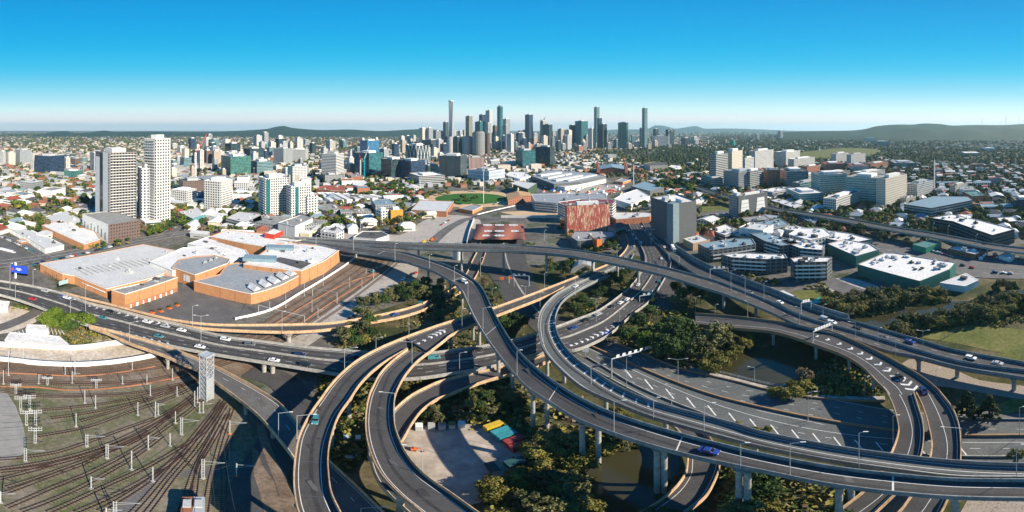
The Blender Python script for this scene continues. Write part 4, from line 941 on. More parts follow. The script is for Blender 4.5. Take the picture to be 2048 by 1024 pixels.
# --- left: middle distance
for L in [
 ('white corner block at the far left edge', 0,5,12,331,303,'whitegrid','grey'), ('white and grey block third from the left edge', 13,17,31,330,305,'cream','grey'),
 ('glass and white twin block left of the blue office', 31,40,63,330,300,'vert','dark'), ('narrow white tower against the blue office', 61,66,72,342,316,'white','grey'),
 ('blue glass office with white podium bands', 69,99,129,348,312,'navy','sheet'), ('small white block right of the blue glass office', 129,132,141,343,315,'white','white'),
 ('low dark brown office beyond the blue glass office', 141,150,162,331,317,'brown','dark'), ('low green glass office in front of the white block', 128,150,166,357,342,'green','grey'),
 ('white slab peeping out behind the balcony tower', 180,188,212,345,305,'vert','white'), ('small navy and white block right of the tallest apartment tower', 360,368,383,335,315,'tealband','grey'),
 ('navy tower behind the red crane', 387,390,397,330,301,'navy','dark'), ('white slab beside the red crane', 397,400,408,343,301,'white','white'), ('brown tower right of the red crane', 406,413,424,330,301,'brown','dark'),
 ('grey white block right of the brown tower', 424,428,441,332,302,'beige','grey'), ('black glass office with sloping top', 450,462,481,322,287,'dark','dark'), ('dark green glass cube behind the stepped office', 488,500,528,325,297,'dark','dark'),
 ('large grey green glass office with flat white roof', 442,461,502,352,313,'green','sheetg'), ('white and red block behind the large glass office', 450,462,482,325,304,'white','white'),
 ('teal glass office with a white banded wing', 500,514,546,350,323,'tealband','grey'), ('grey tower with two white fins', 547,567,585,333,297,'vert','grey'), ('striped white office with green glass end', 584,611,617,325,299,'whiteband','grey'),
 ('small white apartment block left of the striped office', 553,560,575,332,313,'whitegrid','grey'), ('white gridded apartment house above the twin blocks', 575,585,614,372,333,'whitegrid','grey'),
 ('plain white block with pink edge above the twin blocks', 578,600,605,372,350,'cream','white'), ('white striped tower on a dark grey podium', 643,672,688,364,308,'whiteband','grey'),
 ('low grey podium under the striped tower', 641,650,690,366,350,'grey','dark'), ('blue and white gridded tower beyond the turquoise crane', 720,735,759,330,281,'blueglass','white'),
 ('wide teal glass office behind the turquoise crane', 708,738,766,352,306,'teal','grey'), ('white and lime striped block right of the teal office', 758,768,778,328,298,'vert','white'),
 ('orange brown brick block left of the turquoise crane', 688,700,713,348,329,'beige','grey'), ('blue black glass block left of the braced building', 762,782,812,360,319,'dark','dark'),
 ('navy glass cube in front of the braced building', 796,822,850,362,322,'navy','grey'), ('beige brick block between the glass cube and the ribbed tower', 849,862,878,351,330,'cream','grey'),
 ('dark ribbed tower with vertical white lines', 878,921,934,358,312,'vdark','grey'), ('pink and grey striped apartment block', 933,938,968,342,315,'vpink','grey'), ('blue and white barcode building above the oval', 935,978,1010,365,342,'vblue','grey'),
 ('low layered concrete car park left of the ribbed tower', 818,838,890,372,352,'greyband','white'), ('teal edged building with pale slab front below the red crane', 342,372,394,412,382,'white','white'),
 ('yellow and black car park building behind the teal and white apartments', 357,366,411,392,362,'brown','dark'), ('glass block right of the yellow car park', 395,404,418,402,385,'blueglass','grey'),
 ('dark slab with vertical ribs beside the cream towers', 843,862,881,304,280,'vdark','dark'), ('cream tower cluster left of the tallest skyscraper', 838,845,852,298,256,'cream','white'), ('second cream tower with curved front', 852,858,866,298,256,'vert','white'),
 ('thin black tower left of the tallest skyscraper', 886,891,897,293,244,'vdark','dark'), ('grey block behind the dark slab', 866,872,886,296,262,'grey','grey'),
 ('dark glass tower between the round towers', 903,915,924,311,274,'dark','dark'), ('olive capped tower right of the tallest skyscraper', 931,938,945,296,232,'olive','dark'),
 ('dark teal tower in front of the white spire tower', 950,960,971,296,243,'teal','dark'), ('stepped dark tower left of the white spire tower', 958,964,971,295,229,'navy','dark'), ('tall white tower with dark crown', 971,979,985,296,221,'whitegrid','dark'),
 ('grey tower in front of the white crowned tower', 969,976,983,300,246,'vert','grey'), ('brown grey tower just right of the white crowned tower', 985,990,997,294,251,'brown','dark'), ('wedge roofed white block under the rounded skyscraper', 990,995,1003,296,260,'white','white'),
 ('white sail topped tower right of the rounded skyscraper', 1006,1012,1020,296,238,'vert','white'), ('grey tower in front of the sail topped tower', 1005,1012,1018,300,250,'grey','grey'), ('white block below the sail topped tower', 1013,1022,1028,306,268,'white','white'),
 ('dark glass tower with slanted top in the middle of the skyline', 1050,1058,1066,293,229,'navy','dark'), ('unfinished concrete tower topped by two cranes', 1080,1086,1092,293,242,'beige','dark'), ('broad dark green glass tower right of the unfinished one', 1085,1098,1105,298,249,'dark','dark'),
 ('brown and cream pair of towers', 1115,1122,1130,296,258,'beige','grey'), ('sandstone coloured tower beside the brown one', 1129,1138,1144,298,260,'cream','grey'), ('slim dark tower left of the wide glass tower', 1138,1143,1150,295,250,'navy','dark'),
 ('wide dark glass tower in the right skyline', 1150,1163,1176,296,242,'teal','dark'), ('tall two tone tower beside the wide glass tower', 1188,1193,1199,295,214,'tealband','dark'), ('stepped dark tower below the two tone tower', 1194,1198,1204,297,236,'navy','dark'),
 ('dark glass block right of the two tone tower', 1198,1206,1214,298,248,'dark','dark'), ('white office below the two tone tower', 1176,1184,1192,298,257,'white','white'), ('green glass tower with orange lit edge', 1236,1253,1257,298,245,'green','dark'),
 ('slim blue green skyscraper standing alone at right', 1284,1289,1295,298,216,'tealband','dark'), ('small dark tower left of the slim lone skyscraper', 1279,1281,1285,294,256,'navy','dark'), ('dark tower behind a crane right of the lone skyscraper', 1306,1311,1317,291,258,'dark','dark'),
 ('dark twin block under the white crane boom', 1331,1340,1349,291,259,'dark','dark'), ('long white gridded hospital right of the lone skyscraper', 1304,1309,1337,292,272,'whitegrid','grey'), ('white blocks right of the gridded hospital', 1382,1388,1397,289,274,'white','white'),
 ('dark glass block beside the far white blocks', 1362,1370,1381,290,276,'dark','grey'), ('white apartment slab alone in the far suburbs', 1556,1561,1566,279,262,'vert','grey'), ('small grey tower in the far suburbs', 1510,1514,1519,279,269,'grey','grey'),
 ('teal glass block with white end above the showground', 1031,1045,1071,335,301,'teal','grey'), ('dark green tower with an orange edge above the showground', 1071,1100,1109,333,294,'dark','dark'),
 ('red brick school building under the skyline', 1040,1060,1090,300,291,'redbrick','red'), ('brick block among trees right of the dark green tower', 1150,1158,1167,305,292,'brick','grey'), ('white low rise block left of the gridded hospital', 1268,1276,1292,294,283,'white','white')]:
    a = 32 if L[3] > 700 else None
    nm = 'office_tower' if (L[4] - L[5]) > 38 else 'office_block'
    bld(*L[:6], L[6], L[7], name=nm, n=1 if L[4] < 320 else 4, seed=L[1])
# tapered twisting skyscraper
c = at(902.5, 2250); mb = MB(); D = 2250; h = ztop(D, 203)
w0, w1 = 20, 15; rings = []
for k in range(13):
    t = k / 12; w = 19 - 7 * math.sin(t * math.pi) ** 1.0 * .55 if t < .99 else 18.5; ang = R(20 + 25 * t); rings.append([(c.x + w * math.cos(ang + R(90) * q), c.y + w * math.sin(ang + R(90) * q), h * t) for q in range(4)])
for a, b in zip(rings, rings[1:]):
    for q in range(4): mb.poly([a[q], a[(q + 1) % 4], b[(q + 1) % 4], b[q]])
mb.poly(rings[-1])
rt = empty('skyscraper', tuple(c), 'tallest twisting grey skyscraper at the left of the skyline', 'skyscraper'); mb.build('wall', [facade('facade_sky', (.42,.45,.46), (.10,.14,.17), 3, 3.6, .6, .5)], rt, tuple(c), uv=True)
mb = MB(); mb.box((c.x, c.y, h), 24, 24, 5, .8); mb.build('crown', [LIGHTC], rt, tuple(c))
def roundtower(label, xc, yb, yt, wpx, f, name='round_tower', dome=False):
    q = P(xc, yb); D = math.hypot(q.x, q.y); r_ = wpx / F * D / 2; q = q + q.normalized() * r_; h = ztop(D, yt); n = 20; mb = MB()
    for k in range(n):
        a0, a1 = 6.28319 * k / n, 6.28319 * (k + 1) / n; A, B = (q.x + r_ * math.cos(a0), q.y + r_ * math.sin(a0)), (q.x + r_ * math.cos(a1), q.y + r_ * math.sin(a1))
        mb.poly([(*A, 0), (*B, 0), (*B, h), (*A, h)])
    rt = empty(name, (q.x, q.y, 0), label, 'building'); mb.build('wall', [FW[f] if isinstance(f, str) else f], rt, (q.x, q.y, 0), uv=True)
    mb = MB(); mb.poly([(q.x + r_ * math.cos(6.28319 * k / n), q.y + r_ * math.sin(6.28319 * k / n), h) for k in range(n)]); mb.cyl((q.x, q.y, h), (q.x, q.y, h + r_ * (.5 if dome else .15)), r_ * .8, r_ * (.35 if dome else .8), 16)
    mb.build('roof', [RF['grey']], rt, (q.x, q.y, 0)); NOGO.append([(q.x + r_ * math.cos(k), q.y + r_ * math.sin(k)) for k in range(6)])
roundtower('round tower with white horizontal bands left of the grey round one', 934, 311, 274, 22, 'whiteband'); roundtower('leftmost of the round banded towers, half behind the dark one', 900, 311, 274, 12, 'whiteband')
roundtower('grey round tower with a dark cap below the white crowned tower', 957, 312, 265, 26, 'greyband'); roundtower('brown round tower at the right of the grey round one', 975, 310, 266, 11, 'brown')
roundtower('rounded teal skyscraper in the middle of the skyline', 1000, 298, 213, 12, 'teal', 'skyscraper', True)
roundtower('green gasholder drum among the far trees', 1465, 292, 281, 11, mat('drum_green', (.02,.30,.2), .6, .1, .4), 'tank')
roundtower('white storage tank beside the tunnel canopy', 918, 521, 489, 16, mat('tank_white', (.75,.76,.74), .4, .08, .4), 'tank'); roundtower('smaller white tank beside the tunnel canopy', 909, 519, 493, 8, MATS['tank_white'], 'tank')
# braced glass building
r, p, h = bld('glass building wrapped in crossing white braces', 811, 832, 858, 346, 291, 'dark', 'dark', a=35, name='braced_building', n=0)
mb = MB()
for (A, B, k) in ((p[0], p[1], 4), (p[3], p[0], 3)):
    A, B = Vector((*A, 0)), Vector((*B, 0)); o_ = Vector(((B - A).y, -(B - A).x, 0)).normalized() * .6
    for i in range(k):
        a, b = A.lerp(B, i / k) + o_, A.lerp(B, (i + 1) / k) + o_
        mb.bar(a + Vector((0,0,h * .25)), b + Vector((0,0,h)), 1.2); mb.bar(a + Vector((0,0,h)), b + Vector((0,0,h * .25)), 1.2)
each(mb, 6, 'brace', [WHITE], r, tuple(r.location))
# apartments with balconies, nearer
bld('white apartment block with teal glass corner and many balconies', 408, 441, 465, 422, 363, 'white', 'white', a=60, n=3, balc='r')
r, p, h = bld('left one of the twin white apartment blocks with green glass strips', 517, 530, 577, 436, 357, 'whitegrid', 'white', a=20, n=3, balc='l')
def strip_on(r, p, h, f0, f1, m, nm='glass_strip', side=0):
    A, B = (Vector((*p[0], 0)), Vector((*p[1], 0))) if side == 0 else (Vector((*p[3], 0)), Vector((*p[0], 0))); o_ = Vector(((B - A).y, -(B - A).x, 0)).normalized() * .25
    a, b = A.lerp(B, f0) + o_, A.lerp(B, f1) + o_; mb = MB(); mb.poly([a, b, b + Vector((0,0,h - 1.5)), a + Vector((0,0,h - 1.5))]); mb.build(nm, [m], r, tuple(r.location))
strip_on(r, p, h, .04, .22, GLST)
r, p, h = bld('right one of the twin white apartment blocks stepping down in height', 572, 582, 622, 440, 372, 'whitegrid', 'white', a=20, n=3, balc='l'); strip_on(r, p, h, .22, .38, GLST)
bld('lowest white step at the right end of the twin apartment blocks', 600, 614, 637, 438, 392, 'white', 'white', a=25, n=1)
bld('small white and yellow apartment house beside the railway cutting', 751, 762, 778, 450, 421, 'white', 'white', n=1); bld('yellow and grey wing of the small apartment house', 776, 782, 806, 449, 420, mat('yellow_wall', (.62,.33,.06), .8, .3, .8), 'white', n=1)
# warehouses and sheds of the left half
pb('beige flat roofed store with pale blue skylights', [(85,434),(118,446),(165,441),(130,421)], 6, WWALL, RF['sheet'], n=3)
pb('long white roofed shed left of the charcoal podium', [(84,450),(168,488),(200,478),(190,462),(120,440)], 6, BRK, RF['white'], n=3)
pb('white shop row along the parking street', [(20,457),(60,478),(90,497),(128,489),(95,473),(45,452)], 5, WWALL, RF['sheet'], n=4)
pb('small white shed at the left edge under a red roof', [(-20,456),(0,462),(20,456),(8,447),(-15,445)], 4.5, WWALL, RF['red'], n=0)
pb('small dark red hut in front of the shop row', [(34,480),(42,484),(56,481),(45,477)], 3, BRKD, RF['sheet'], n=0)
pb('teal and white showroom at the corner of the avenue', [(356,424),(385,437),(412,428),(395,414)], 6, mat('teal_wall', (.12,.34,.38), .7, .2, .4), RF['sheet'], n=3)
pb('white curved roof shop at the corner', [(412,430),(440,436),(455,428),(430,420)], 5, WWALL, RF['white'], n=2)
pb('large grey roofed shed behind the teal and white apartments', [(372,362),(440,366),(470,362),(455,350),(400,351)], 12, GWALL, RF['sheetg'], n=2)
r, p = pb('concrete showroom with curved glass corner left of the white wedge', [(452,436),(497,447),(525,440),(522,428),(478,423)], 9, FW['greyband'], RF['sheet'], n=5)
r, p = pb('long grey office with rows of small bays above the depot', [(495,442),(585,454),(640,446),(655,440),(560,432),(520,430)], 9, FW['grey'], RF['grey'], n=6)
pb('white blank walled office with glass front above the flyover', [(556,445),(590,452),(625,436),(600,430)], 13, WWALL, RF['grey'], n=3)
pb('small cream kiosk with blue front above the flyover', [(600,466),(618,468),(633,461),(612,458)], 4, mat('cream_wall', (.66,.58,.4), .8, .15, .5), RF['white'], n=1)
pb('white flat roofed office beside the flyover', [(640,462),(672,467),(688,461),(676,453),(650,452)], 8, FW['white'], RF['sheet'], n=5)
pb('dark roofed house block beside the railway cutting', [(706,474),(752,478),(778,470),(762,462),(725,462)], 5, WWALL, RF['dark'], n=1)
pb('white roofed bungalow left of the dark roofed block', [(660,452),(672,456),(690,453),(684,447),(668,447)], 5, WWALL, RF['white'], n=1)
pb('white round roofed hall among garden trees', [(690,440),(706,444),(712,438),(704,431),(690,432)], 5, WWALL, RF['white'], n=1)
pb('long grey shed with solar strips beyond the twin apartments', [(637,418),(655,422),(684,418),(676,409),(640,408)], 7, FW['grey'], RF['grey'], n=3)
pb('brick hall with pale sheet roof left of the oval', [(823,419),(893,422),(907,402),(840,400)], 8, BRKD, RF['sheet'], name='showground_hall', n=0)
pb('low brick and cream stand by the oval gate', [(917,416),(945,421),(965,412),(945,407)], 5, BRK, RF['sheetg'], n=0)
for k in range(7):
    x = 634 + k * 17; pb('sawtooth market shed bay with pale roof, %s beyond the twin apartments' % ['first', 'second', 'third', 'fourth', 'fifth', 'sixth', 'last'][k], [(x, 385 + k * .8), (x + 26, 401 - k), (x + 37, 400 - k), (x + 12, 384 + k * .6)], 7, WWALL, RF['sheet' if k % 2 else 'white'], n=0, group='sawtooth market sheds')
for k in range(5):
    x = 703 + k * 24; pb('low long roof with white skylight stripes, %s row by the park figs' % ['leftmost', 'second', 'middle', 'fourth', 'rightmost'][k], [(x, 402 + k * .5), (x + 8, 407 + k * .8), (x + 32, 408.5 + k * .8), (x + 24, 403 + k * .5)], 5, mat('cream_wall', (.66,.58,.4)), RF['sheetg'], n=0, group='market roofs by the park')
pb('red brick post building with stepped walls', [(632,377),(660,380),(690,382),(689,372),(650,370)], 9, BRKD, RF['red'], n=2)
pb('white podium under the turquoise crane', [(705,369),(724,373),(741,368),(730,361),(710,361)], 8, WWALL, RF['white'], n=1)
# --- showground and centre
r, p = pb('wide exhibition hall with stepped silver roof', [(1064,352),(1108,368),(1160,364),(1212,352),(1180,345),(1120,341),(1098,340)], 12, GWALL, RF['sheetg'], name='exhibition_hall', n=4)
for (x0, y0, x1, y1, hh) in ((1078,352,1120,346,3.5), (1092,357,1140,348,2.6), (1108,362,1162,352,3.2), (1132,362,1190,350,2.2)):
    A, B = P(x0, y0, 12), P(x1, y1, 12); mb = MB(); mb.bar(A + Vector((0,0,hh / 2 - .6)), B + Vector((0,0,hh / 2 - .6)), 11, hh); mb.build('roof_step', [RF['sheet']], r, tuple(r.location))
pb('low white wing in front of the exhibition hall', [(1114,372),(1130,374),(1212,358),(1212,353),(1160,361)], 8, WWALL, RF['sheet'], name='exhibition_wing', n=0)
r, p = pb('white shell roofed pavilion row right of the blue white barcode building', [(1012,350),(1040,358),(1062,352),(1050,344),(1020,343)], 9, WWALL, RF['white'], n=5)
r, p = pb('grandstand with green roof beside the oval', [(1026,368),(1056,378),(1074,366),(1040,362)], 14, mat('stand_green', (.05,.09,.05), .8, .2, .4), RF['sheet'], name='grandstand', n=0)
q = [tuple(P(x, y, 8))[:2] for x, y in [(1012,388),(1016,400),(1064,392),(1058,384)]]
r = empty('grandstand', (*q[0], 0), 'old pink brick grandstand with tan gabled roof and arches', 'grandstand'); gable(r, q, 0, 8, FW['brick'], RF['tan'], 3.5)
mb = MB(); c = P(1036,384,11); mb.box(tuple(c), 3, 3, 4); mb.cyl(c + Vector((0,0,4)), c + Vector((0,0,8)), 1.8, .1, 8); mb.build('cupola', [mat('cream_wall', (.66,.58,.4))], r, tuple(r.location))
q = [tuple(P(x, y, 12))[:2] for x, y in [(1195,334),(1196,341),(1252,341),(1250,333)]]
r = empty('museum', (*q[0], 0), 'old red brick museum with long grey roof and corner turrets', 'museum'); gable(r, q, 0, 14, FW['redbrick'], RF['blue'], 6)
mb = MB()
for a in q: mb.box((*a, 0), 7, 7, 22); mb.cyl((*a, 22), (*a, 28), 4, .3, 8)
mb.build('turret', [FW['redbrick']], r, tuple(r.location))
pb('tan flat office with overhanging dark roof beyond the motorway', [(1288,327),(1300,331),(1336,330),(1333,325),(1310,323)], 15, FW['cream'], RF['dark'], n=1)
pb('white low building right of the tan flat office', [(1337,333),(1350,337),(1363,335),(1361,331),(1345,330)], 8, WWALL, RF['white'], n=2)
pb('layered white multi storey car park behind the red panelled building', [(1062,388),(1070,402),(1114,406),(1160,400),(1214,396),(1212,388),(1150,386)], 14, FW['whiteband'], RF['sheetg'], name='car_park_building', n=8)
pb('white and maroon banded office behind the red panelled building', [(1115,404),(1128,410),(1225,408),(1232,402),(1220,398),(1160,398)], 22, FW['whiteband'], mat('maroon_panels', (.22,.05,.06)), n=5)
REDC = bpy.data.materials.new('rust_panels'); REDC.use_nodes = True; t = REDC.node_tree; b = t.nodes['Principled BSDF']; MATS['rust_panels'] = REDC
uvn = t.nodes.new('ShaderNodeUVMap'); mp = t.nodes.new('ShaderNodeMapping'); mp.inputs['Scale'].default_value = (.8, .11, 1); t.links.new(uvn.outputs[0], mp.inputs[0])
vo = t.nodes.new('ShaderNodeTexVoronoi'); vo.distance = 'CHEBYCHEV'; vo.inputs['Scale'].default_value = 2.2; t.links.new(mp.outputs[0], vo.inputs['Vector'])
sp = t.nodes.new('ShaderNodeSeparateColor'); t.links.new(vo.outputs['Color'], sp.inputs[0])
cr_ = t.nodes.new('ShaderNodeValToRGB'); cr_.color_ramp.interpolation = 'CONSTANT'
for k, (pos, cc) in enumerate([(0, (.42,.10,.07)), (.3, (.50,.14,.10)), (.55, (.34,.075,.06)), (.76, (.70,.55,.36))]):
    e = cr_.color_ramp.elements[k] if k < 2 else cr_.color_ramp.elements.new(pos); e.position = pos; e.color = (*cc, 1)
t.links.new(sp.outputs[0], cr_.inputs['Fac']); t.links.new(cr_.outputs[0], b.inputs['Base Color']); b.inputs['Roughness'].default_value = .7
r, p, h = bld('windowless building clad in rust red and cream upright panels', 1129, 1134, 1220, 469, 412, REDC, 'dark', a=13, name='panelled_building', n=3)
pb('low dark building with orange towers below the red panelled building', [(1142,474),(1155,482),(1200,480),(1232,470),(1225,462),(1150,462)], 8, GWALL, RF['sheetg'], n=4)
pb('orange cube at the entrance of the low dark building', [(1184,474),(1194,480),(1203,478),(1198,472)], 11, ORG, RF['dark'], n=0)
pb('second orange cube left of the red panelled building', [(1120,438),(1130,441),(1133,436),(1122,434)], 9, ORG, RF['dark'], n=0)
pb('brick and concrete bridge building over the shaded motorway', [(1222,432),(1232,438),(1300,432),(1306,426),(1290,424),(1232,424)], 8, BRKD, RF['sheet'], n=5)
r, p = pb('huge windowless grey block with white roof beside the motorway', [(1302,394),(1345,408),(1393,401),(1353,387)], 40, GWALL, RF['white'], n=4, par=1.2, size=5)
A, B = Vector((*p[0], 0)), Vector((*p[1], 0))
mb = MB(); q = P(1346,408,40); mb.box((q.x, q.y, 0), 8, 8, 41, .4); mb.build('stair_tower', [mat('pale_blue_panels', (.20,.27,.29), .7, .15, .5)], r, tuple(r.location))
pb('orange walled flat store at the foot of the grey block', [(1357,470),(1362,472),(1398,465),(1385,458)], 6, ORG, RF['grey'], n=2)
pb('tan brick store with grey roof at the foot of the grey block', [(1366,477),(1386,487),(1420,479),(1398,469)], 7, mat('tan_brick', (.44,.30,.19), .9, .2, .4), RF['sheet'], n=2)
pb('white gabled showground shed right of the rides', [(1228,398),(1262,408),(1300,392),(1275,378),(1245,388)], 9, WWALL, RF['white'], n=2)
pb('blue roofed shed beyond the white showground shed', [(1262,372),(1300,382),(1328,374),(1290,362)], 9, GWALL, RF['blue'], n=0)
pb('long low brick stall row by the showground ring', [(1230,362),(1246,364),(1262,359),(1245,356)], 5, BRK, RF['sheetg'], n=0)
# tunnel canopy
CAN = mat('canopy_red', (.27,.10,.065), .7, .2, .3); mb = MB(); NX, NY = 24, 10; g = []
for j in range(NY + 1):
    row = []
    for i in range(NX + 1):
        u, v = i / NX, j / NY; x = (952 + 94 * u) + (1 - v) * 0 + (-5 * v + 10 * v * u); y = 448 + 26 * v + (9 * abs(u - .5) * 2 ** 1 if v > .8 else 0)
        z = 7 + 1.6 * math.sin(u * 12.0 + v * 2) * (.4 + v) - 3.5 * (abs(u - .5) * 2) ** 4
        q = P(x, 448 + 30 * v, z); row.append(q)
    g.append(row)
for j in range(NY):
    for i in range(NX):
        q = [g[j + 1][i], g[j + 1][i + 1], g[j][i + 1], g[j][i]]; mb.poly(q); mb.poly([v - Vector((0,0,.6)) for v in reversed(q)])
for i in range(NX): a, b = g[NY][i], g[NY][i + 1]; mb.poly([a - Vector((0,0,.6)), b - Vector((0,0,.6)), b, a])
rt = empty('tunnel_canopy', tuple(Vector((g[5][12].x, g[5][12].y, 0))), 'wavy red brown canopy with oval skylights over the tunnel mouth', 'canopy'); mb.build('canopy_roof', [CAN], rt, tuple(rt.location), smooth=False)
for (u, v) in [(.25,.18),(.52,.18),(.8,.18),(.25,.5),(.52,.5),(.8,.5),(.22,.82),(.5,.82)]:
    mb = MB(); i, j = int(u * NX), int(v * NY); q = g[j][i]; e = (g[j][min(NX, i + 2)] - q); f_ = (g[min(NY, j + 1)][i] - q)
    for k in range(-3, 4): s = math.sqrt(1 - (k / 4) ** 2); mb.bar(q + e * k * .33 - f_ * s * .6 + Vector((0,0,.5)), q + e * k * .33 + f_ * s * .6 + Vector((0,0,.5)), .9, .25)
    mb.build('skylight', [WHITE], rt, tuple(rt.location))
wall('tunnel_wall', 'dark wall closing the tunnel mouth under the red canopy', 'wall', [(950,476),(1000,474),(1046,474)], 5, .6, BLACK)  # black sheet painted in for the darkness inside the tunnel
wall('retaining_wall', 'white leaning wall along the left side of the tunnel cutting', 'wall', [(948,440),(940,462),(934,488)], 3, .6, LIGHTC)
wall('retaining_wall', 'long white wall of the terrace below the oval', 'wall', [(1002,436),(1060,436),(1134,436)], 3.5, .5, LIGHTC)
wall('parapet_wall', 'white parapet of the overpass left of the terrace', 'wall', [(955,430,4),(990,421,4),(1030,412,4)], 1.2, .4, WHITE)
# --- hospital and right
for L in [
 ('tall banded brown and white hospital tower', 1420,1432,1456,375,308,'greyband','grey',58), ('pale blank service tower behind the banded hospital tower', 1448,1464,1485,368,302,'cream','grey',60), ('bright white block right of the pale service tower', 1486,1490,1508,350,316,'white','white',55),
 ('low wing at the foot of the banded hospital tower', 1402,1425,1446,378,357,'greyband','grey',25), ('cream hospital block with rows of square windows', 1498,1510,1547,342,302,'whitegrid','grey',58), ('grey stepped glass building with a bright blue fin', 1447,1477,1515,382,344,'grey','blue',40),
 ('curved grey office right of the blue fin building', 1480,1500,1527,380,343,'greyband','blue',55), ('big white stepped hospital block', 1550,1572,1600,334,304,'white','white',62), ('white terrace wing of the stepped hospital block', 1576,1588,1630,338,318,'whitegrid','white',55),
 ('brick and white banded block beside the blue fin building', 1527,1535,1560,375,340,'brick','white',20), ('dark glass office with brown edge', 1560,1573,1617,378,343,'tealband','dark',10), ('long pale green hospital wing at left', 1622,1640,1694,395,350,'palegreen','grey',20),
 ('long pale green hospital wing with blue base', 1692,1752,1774,410,356,'palegreen','grey',70), ('cream hospital front with a tall white fin', 1752,1771,1814,418,357,'cream','grey',60), ('low cream and green clinic below the long hospital', 1646,1672,1722,428,398,'whitegrid','grey',62),
 ('pale low link block left of the clinic', 1572,1600,1648,410,388,'palegreen','white',20), ('left one of the red roofed white hospital towers', 1662,1672,1697,328,307,'white','red',55), ('right one of the red roofed white hospital towers', 1693,1702,1731,331,309,'white','red',55),
 ('red tile roofed brick pavilion left of the twin hospital towers', 1642,1652,1690,344,328,'brick','red',10), ('red tile roofed pavilion below the twin hospital towers', 1695,1706,1737,347,332,'whitegrid','red',10), ('orange brick pavilion with red tile roof right of the twin hospital towers', 1730,1742,1776,340,327,'brick','red',55),
 ('brown brick chimney block on the hospital roofline', 1783,1789,1797,372,338,'brick','dark',30), ('brick block with grey roof between the stepped and red roofed hospitals', 1604,1614,1640,350,333,'brick','grey',55), ('white banded block tucked left of the long pale green wing', 1600,1612,1632,372,350,'whiteband','grey',55), ('grey lab block behind the long hospital', 1640,1660,1700,362,346,'greyband','grey',50),
 ('second grey lab block with white plant rooms behind the long hospital', 1706,1726,1770,362,345,'whitegrid','white',50), ('brown brick ward block beside the cream hospital block', 1508,1522,1556,366,344,'brick','grey',55), ('low white ward wing by the busway bend', 1520,1545,1580,398,384,'whiteband','white',45),
 ('glass linked ward block below the brown banded block', 1585,1600,1640,388,366,'tealband','grey',50), ('cream annex beside the layered car park', 1800,1812,1832,412,396,'cream','white',55), ('red brick annex below the red roofed pavilion', 1700,1716,1748,356,346,'redbrick','dark',50), ('white block beyond the wooded hill edge', 1444,1458,1480,322,308,'white','white',50),
 ('blue topped hospital wing with red panels', 1813,1834,1867,400,368,'whitegrid','blue',60), ('tan school building with small tower among trees', 1900,1910,1935,390,371,'cream','tan',58),
 ('green roofed cottage flats above the white dark banded office', 1925,1945,1975,410,392,'brick','green',20), ('long low teal office beyond the hospital', 1775,1790,1834,336,326,'tealband','grey',10), ('pink low building by the tall chimney', 1865,1872,1885,392,380,'beige','grey',20),
 ('left part of the twin block with white trapezoid panels', 1458,1474,1490,437,392,'grey','grey',35), ('teal apartment bar in the distant trees', 1740,1756,1780,292,283,'tealband','grey',15), ('white hillside school left of the teal bar', 1725,1735,1752,284,276,'white','white',15),
 ('pale blue roofed depot in the right suburb', 1917,1930,1962,312,306,'tealband','white',10), ('blue roofed long shed in the right suburb', 1960,1970,1992,303,297,'white','blue',10), ('dark blue hall with grey roof at the right edge', 2022,2030,2075,425,400,'navy','dark',10)]:
    bld(*L[:6], L[6], L[7], a=L[8], name='hospital_block' if 'hospital' in L[0] else 'office_block', n=5, seed=L[1])
WP = mat('white_panel', (.78,.78,.76), .6, .06, .5)
r, p, h = bld('pair of tall white trapezoid panels on a charcoal hospital block', 1470, 1477, 1535, 437, 393, GWALL, 'grey', a=42, name='hospital_block', n=6)
A, B = Vector((*p[0], 0)), Vector((*p[1], 0)); o_ = Vector(((B - A).y, -(B - A).x, 0)).normalized() * .3
for f0, f1 in ((.06, .36), (.58, .92)):
    a, b = A.lerp(B, f0) + o_, A.lerp(B, f1) + o_; m_ = (b - a) * .14
    for k in range(4):
        t0, t1 = k / 4, (k + 1) / 4 - .02; z0_, z1_ = 3 + (h - 8) * t0, 3 + (h - 8) * t1
        mb = MB(); mb.poly([a + m_ * t0 + Vector((0,0,z0_)), b - m_ * t0 + Vector((0,0,z0_)), b - m_ * t1 + Vector((0,0,z1_)), a + m_ * t1 + Vector((0,0,z1_))]); mb.build('wall_panel', [WP], r, tuple(r.location))
pb('blue grey roofed multi storey car park right of the long hospital', [(1808,408),(1862,416),(1945,400),(1935,393),(1868,392)], 16, FW['greyband'], RF['blue'], name='car_park_building', n=0, par=.3)
pb('white office with dark window bands and rooftop plant behind the elevated road', [(1861,435),(1905,442),(1985,470),(2029,458),(1960,440),(1905,428)], 14, FW['darkband'], RF['white'], n=9)
DGRN = mat('green_cladding', (.03,.16,.13), .6, .15, .4)
r, p = pb('white roofed hall with dark green walls and many roof ducts', [(1715,528),(1840,562),(1900,538),(1912,524),(1850,515),(1790,505),(1770,505)], 9, DGRN, RF['white'], name='hall', n=26, size=2.2)
A, B = Vector((*p[0], 0)), Vector((*p[1], 0))
d_ = (B - A).length; mb = MB()
pts2 = [P(1716,529,8), P(1838,562,8)]
o_ = Vector(((pts2[1] - pts2[0]).y, -(pts2[1] - pts2[0]).x, 0)).normalized() * .2
for k in range(16):
    a, b = pts2[0].lerp(pts2[1], k / 16 + .01) + o_, pts2[0].lerp(pts2[1], k / 16 + .045) + o_
    mb.poly([a + Vector((0,0,-7)), b + Vector((0,0,-7)), b + Vector((0,0,-2)), a + Vector((0,0,-2))])
each(mb, 1, 'window', [GLS], r, tuple(r.location))
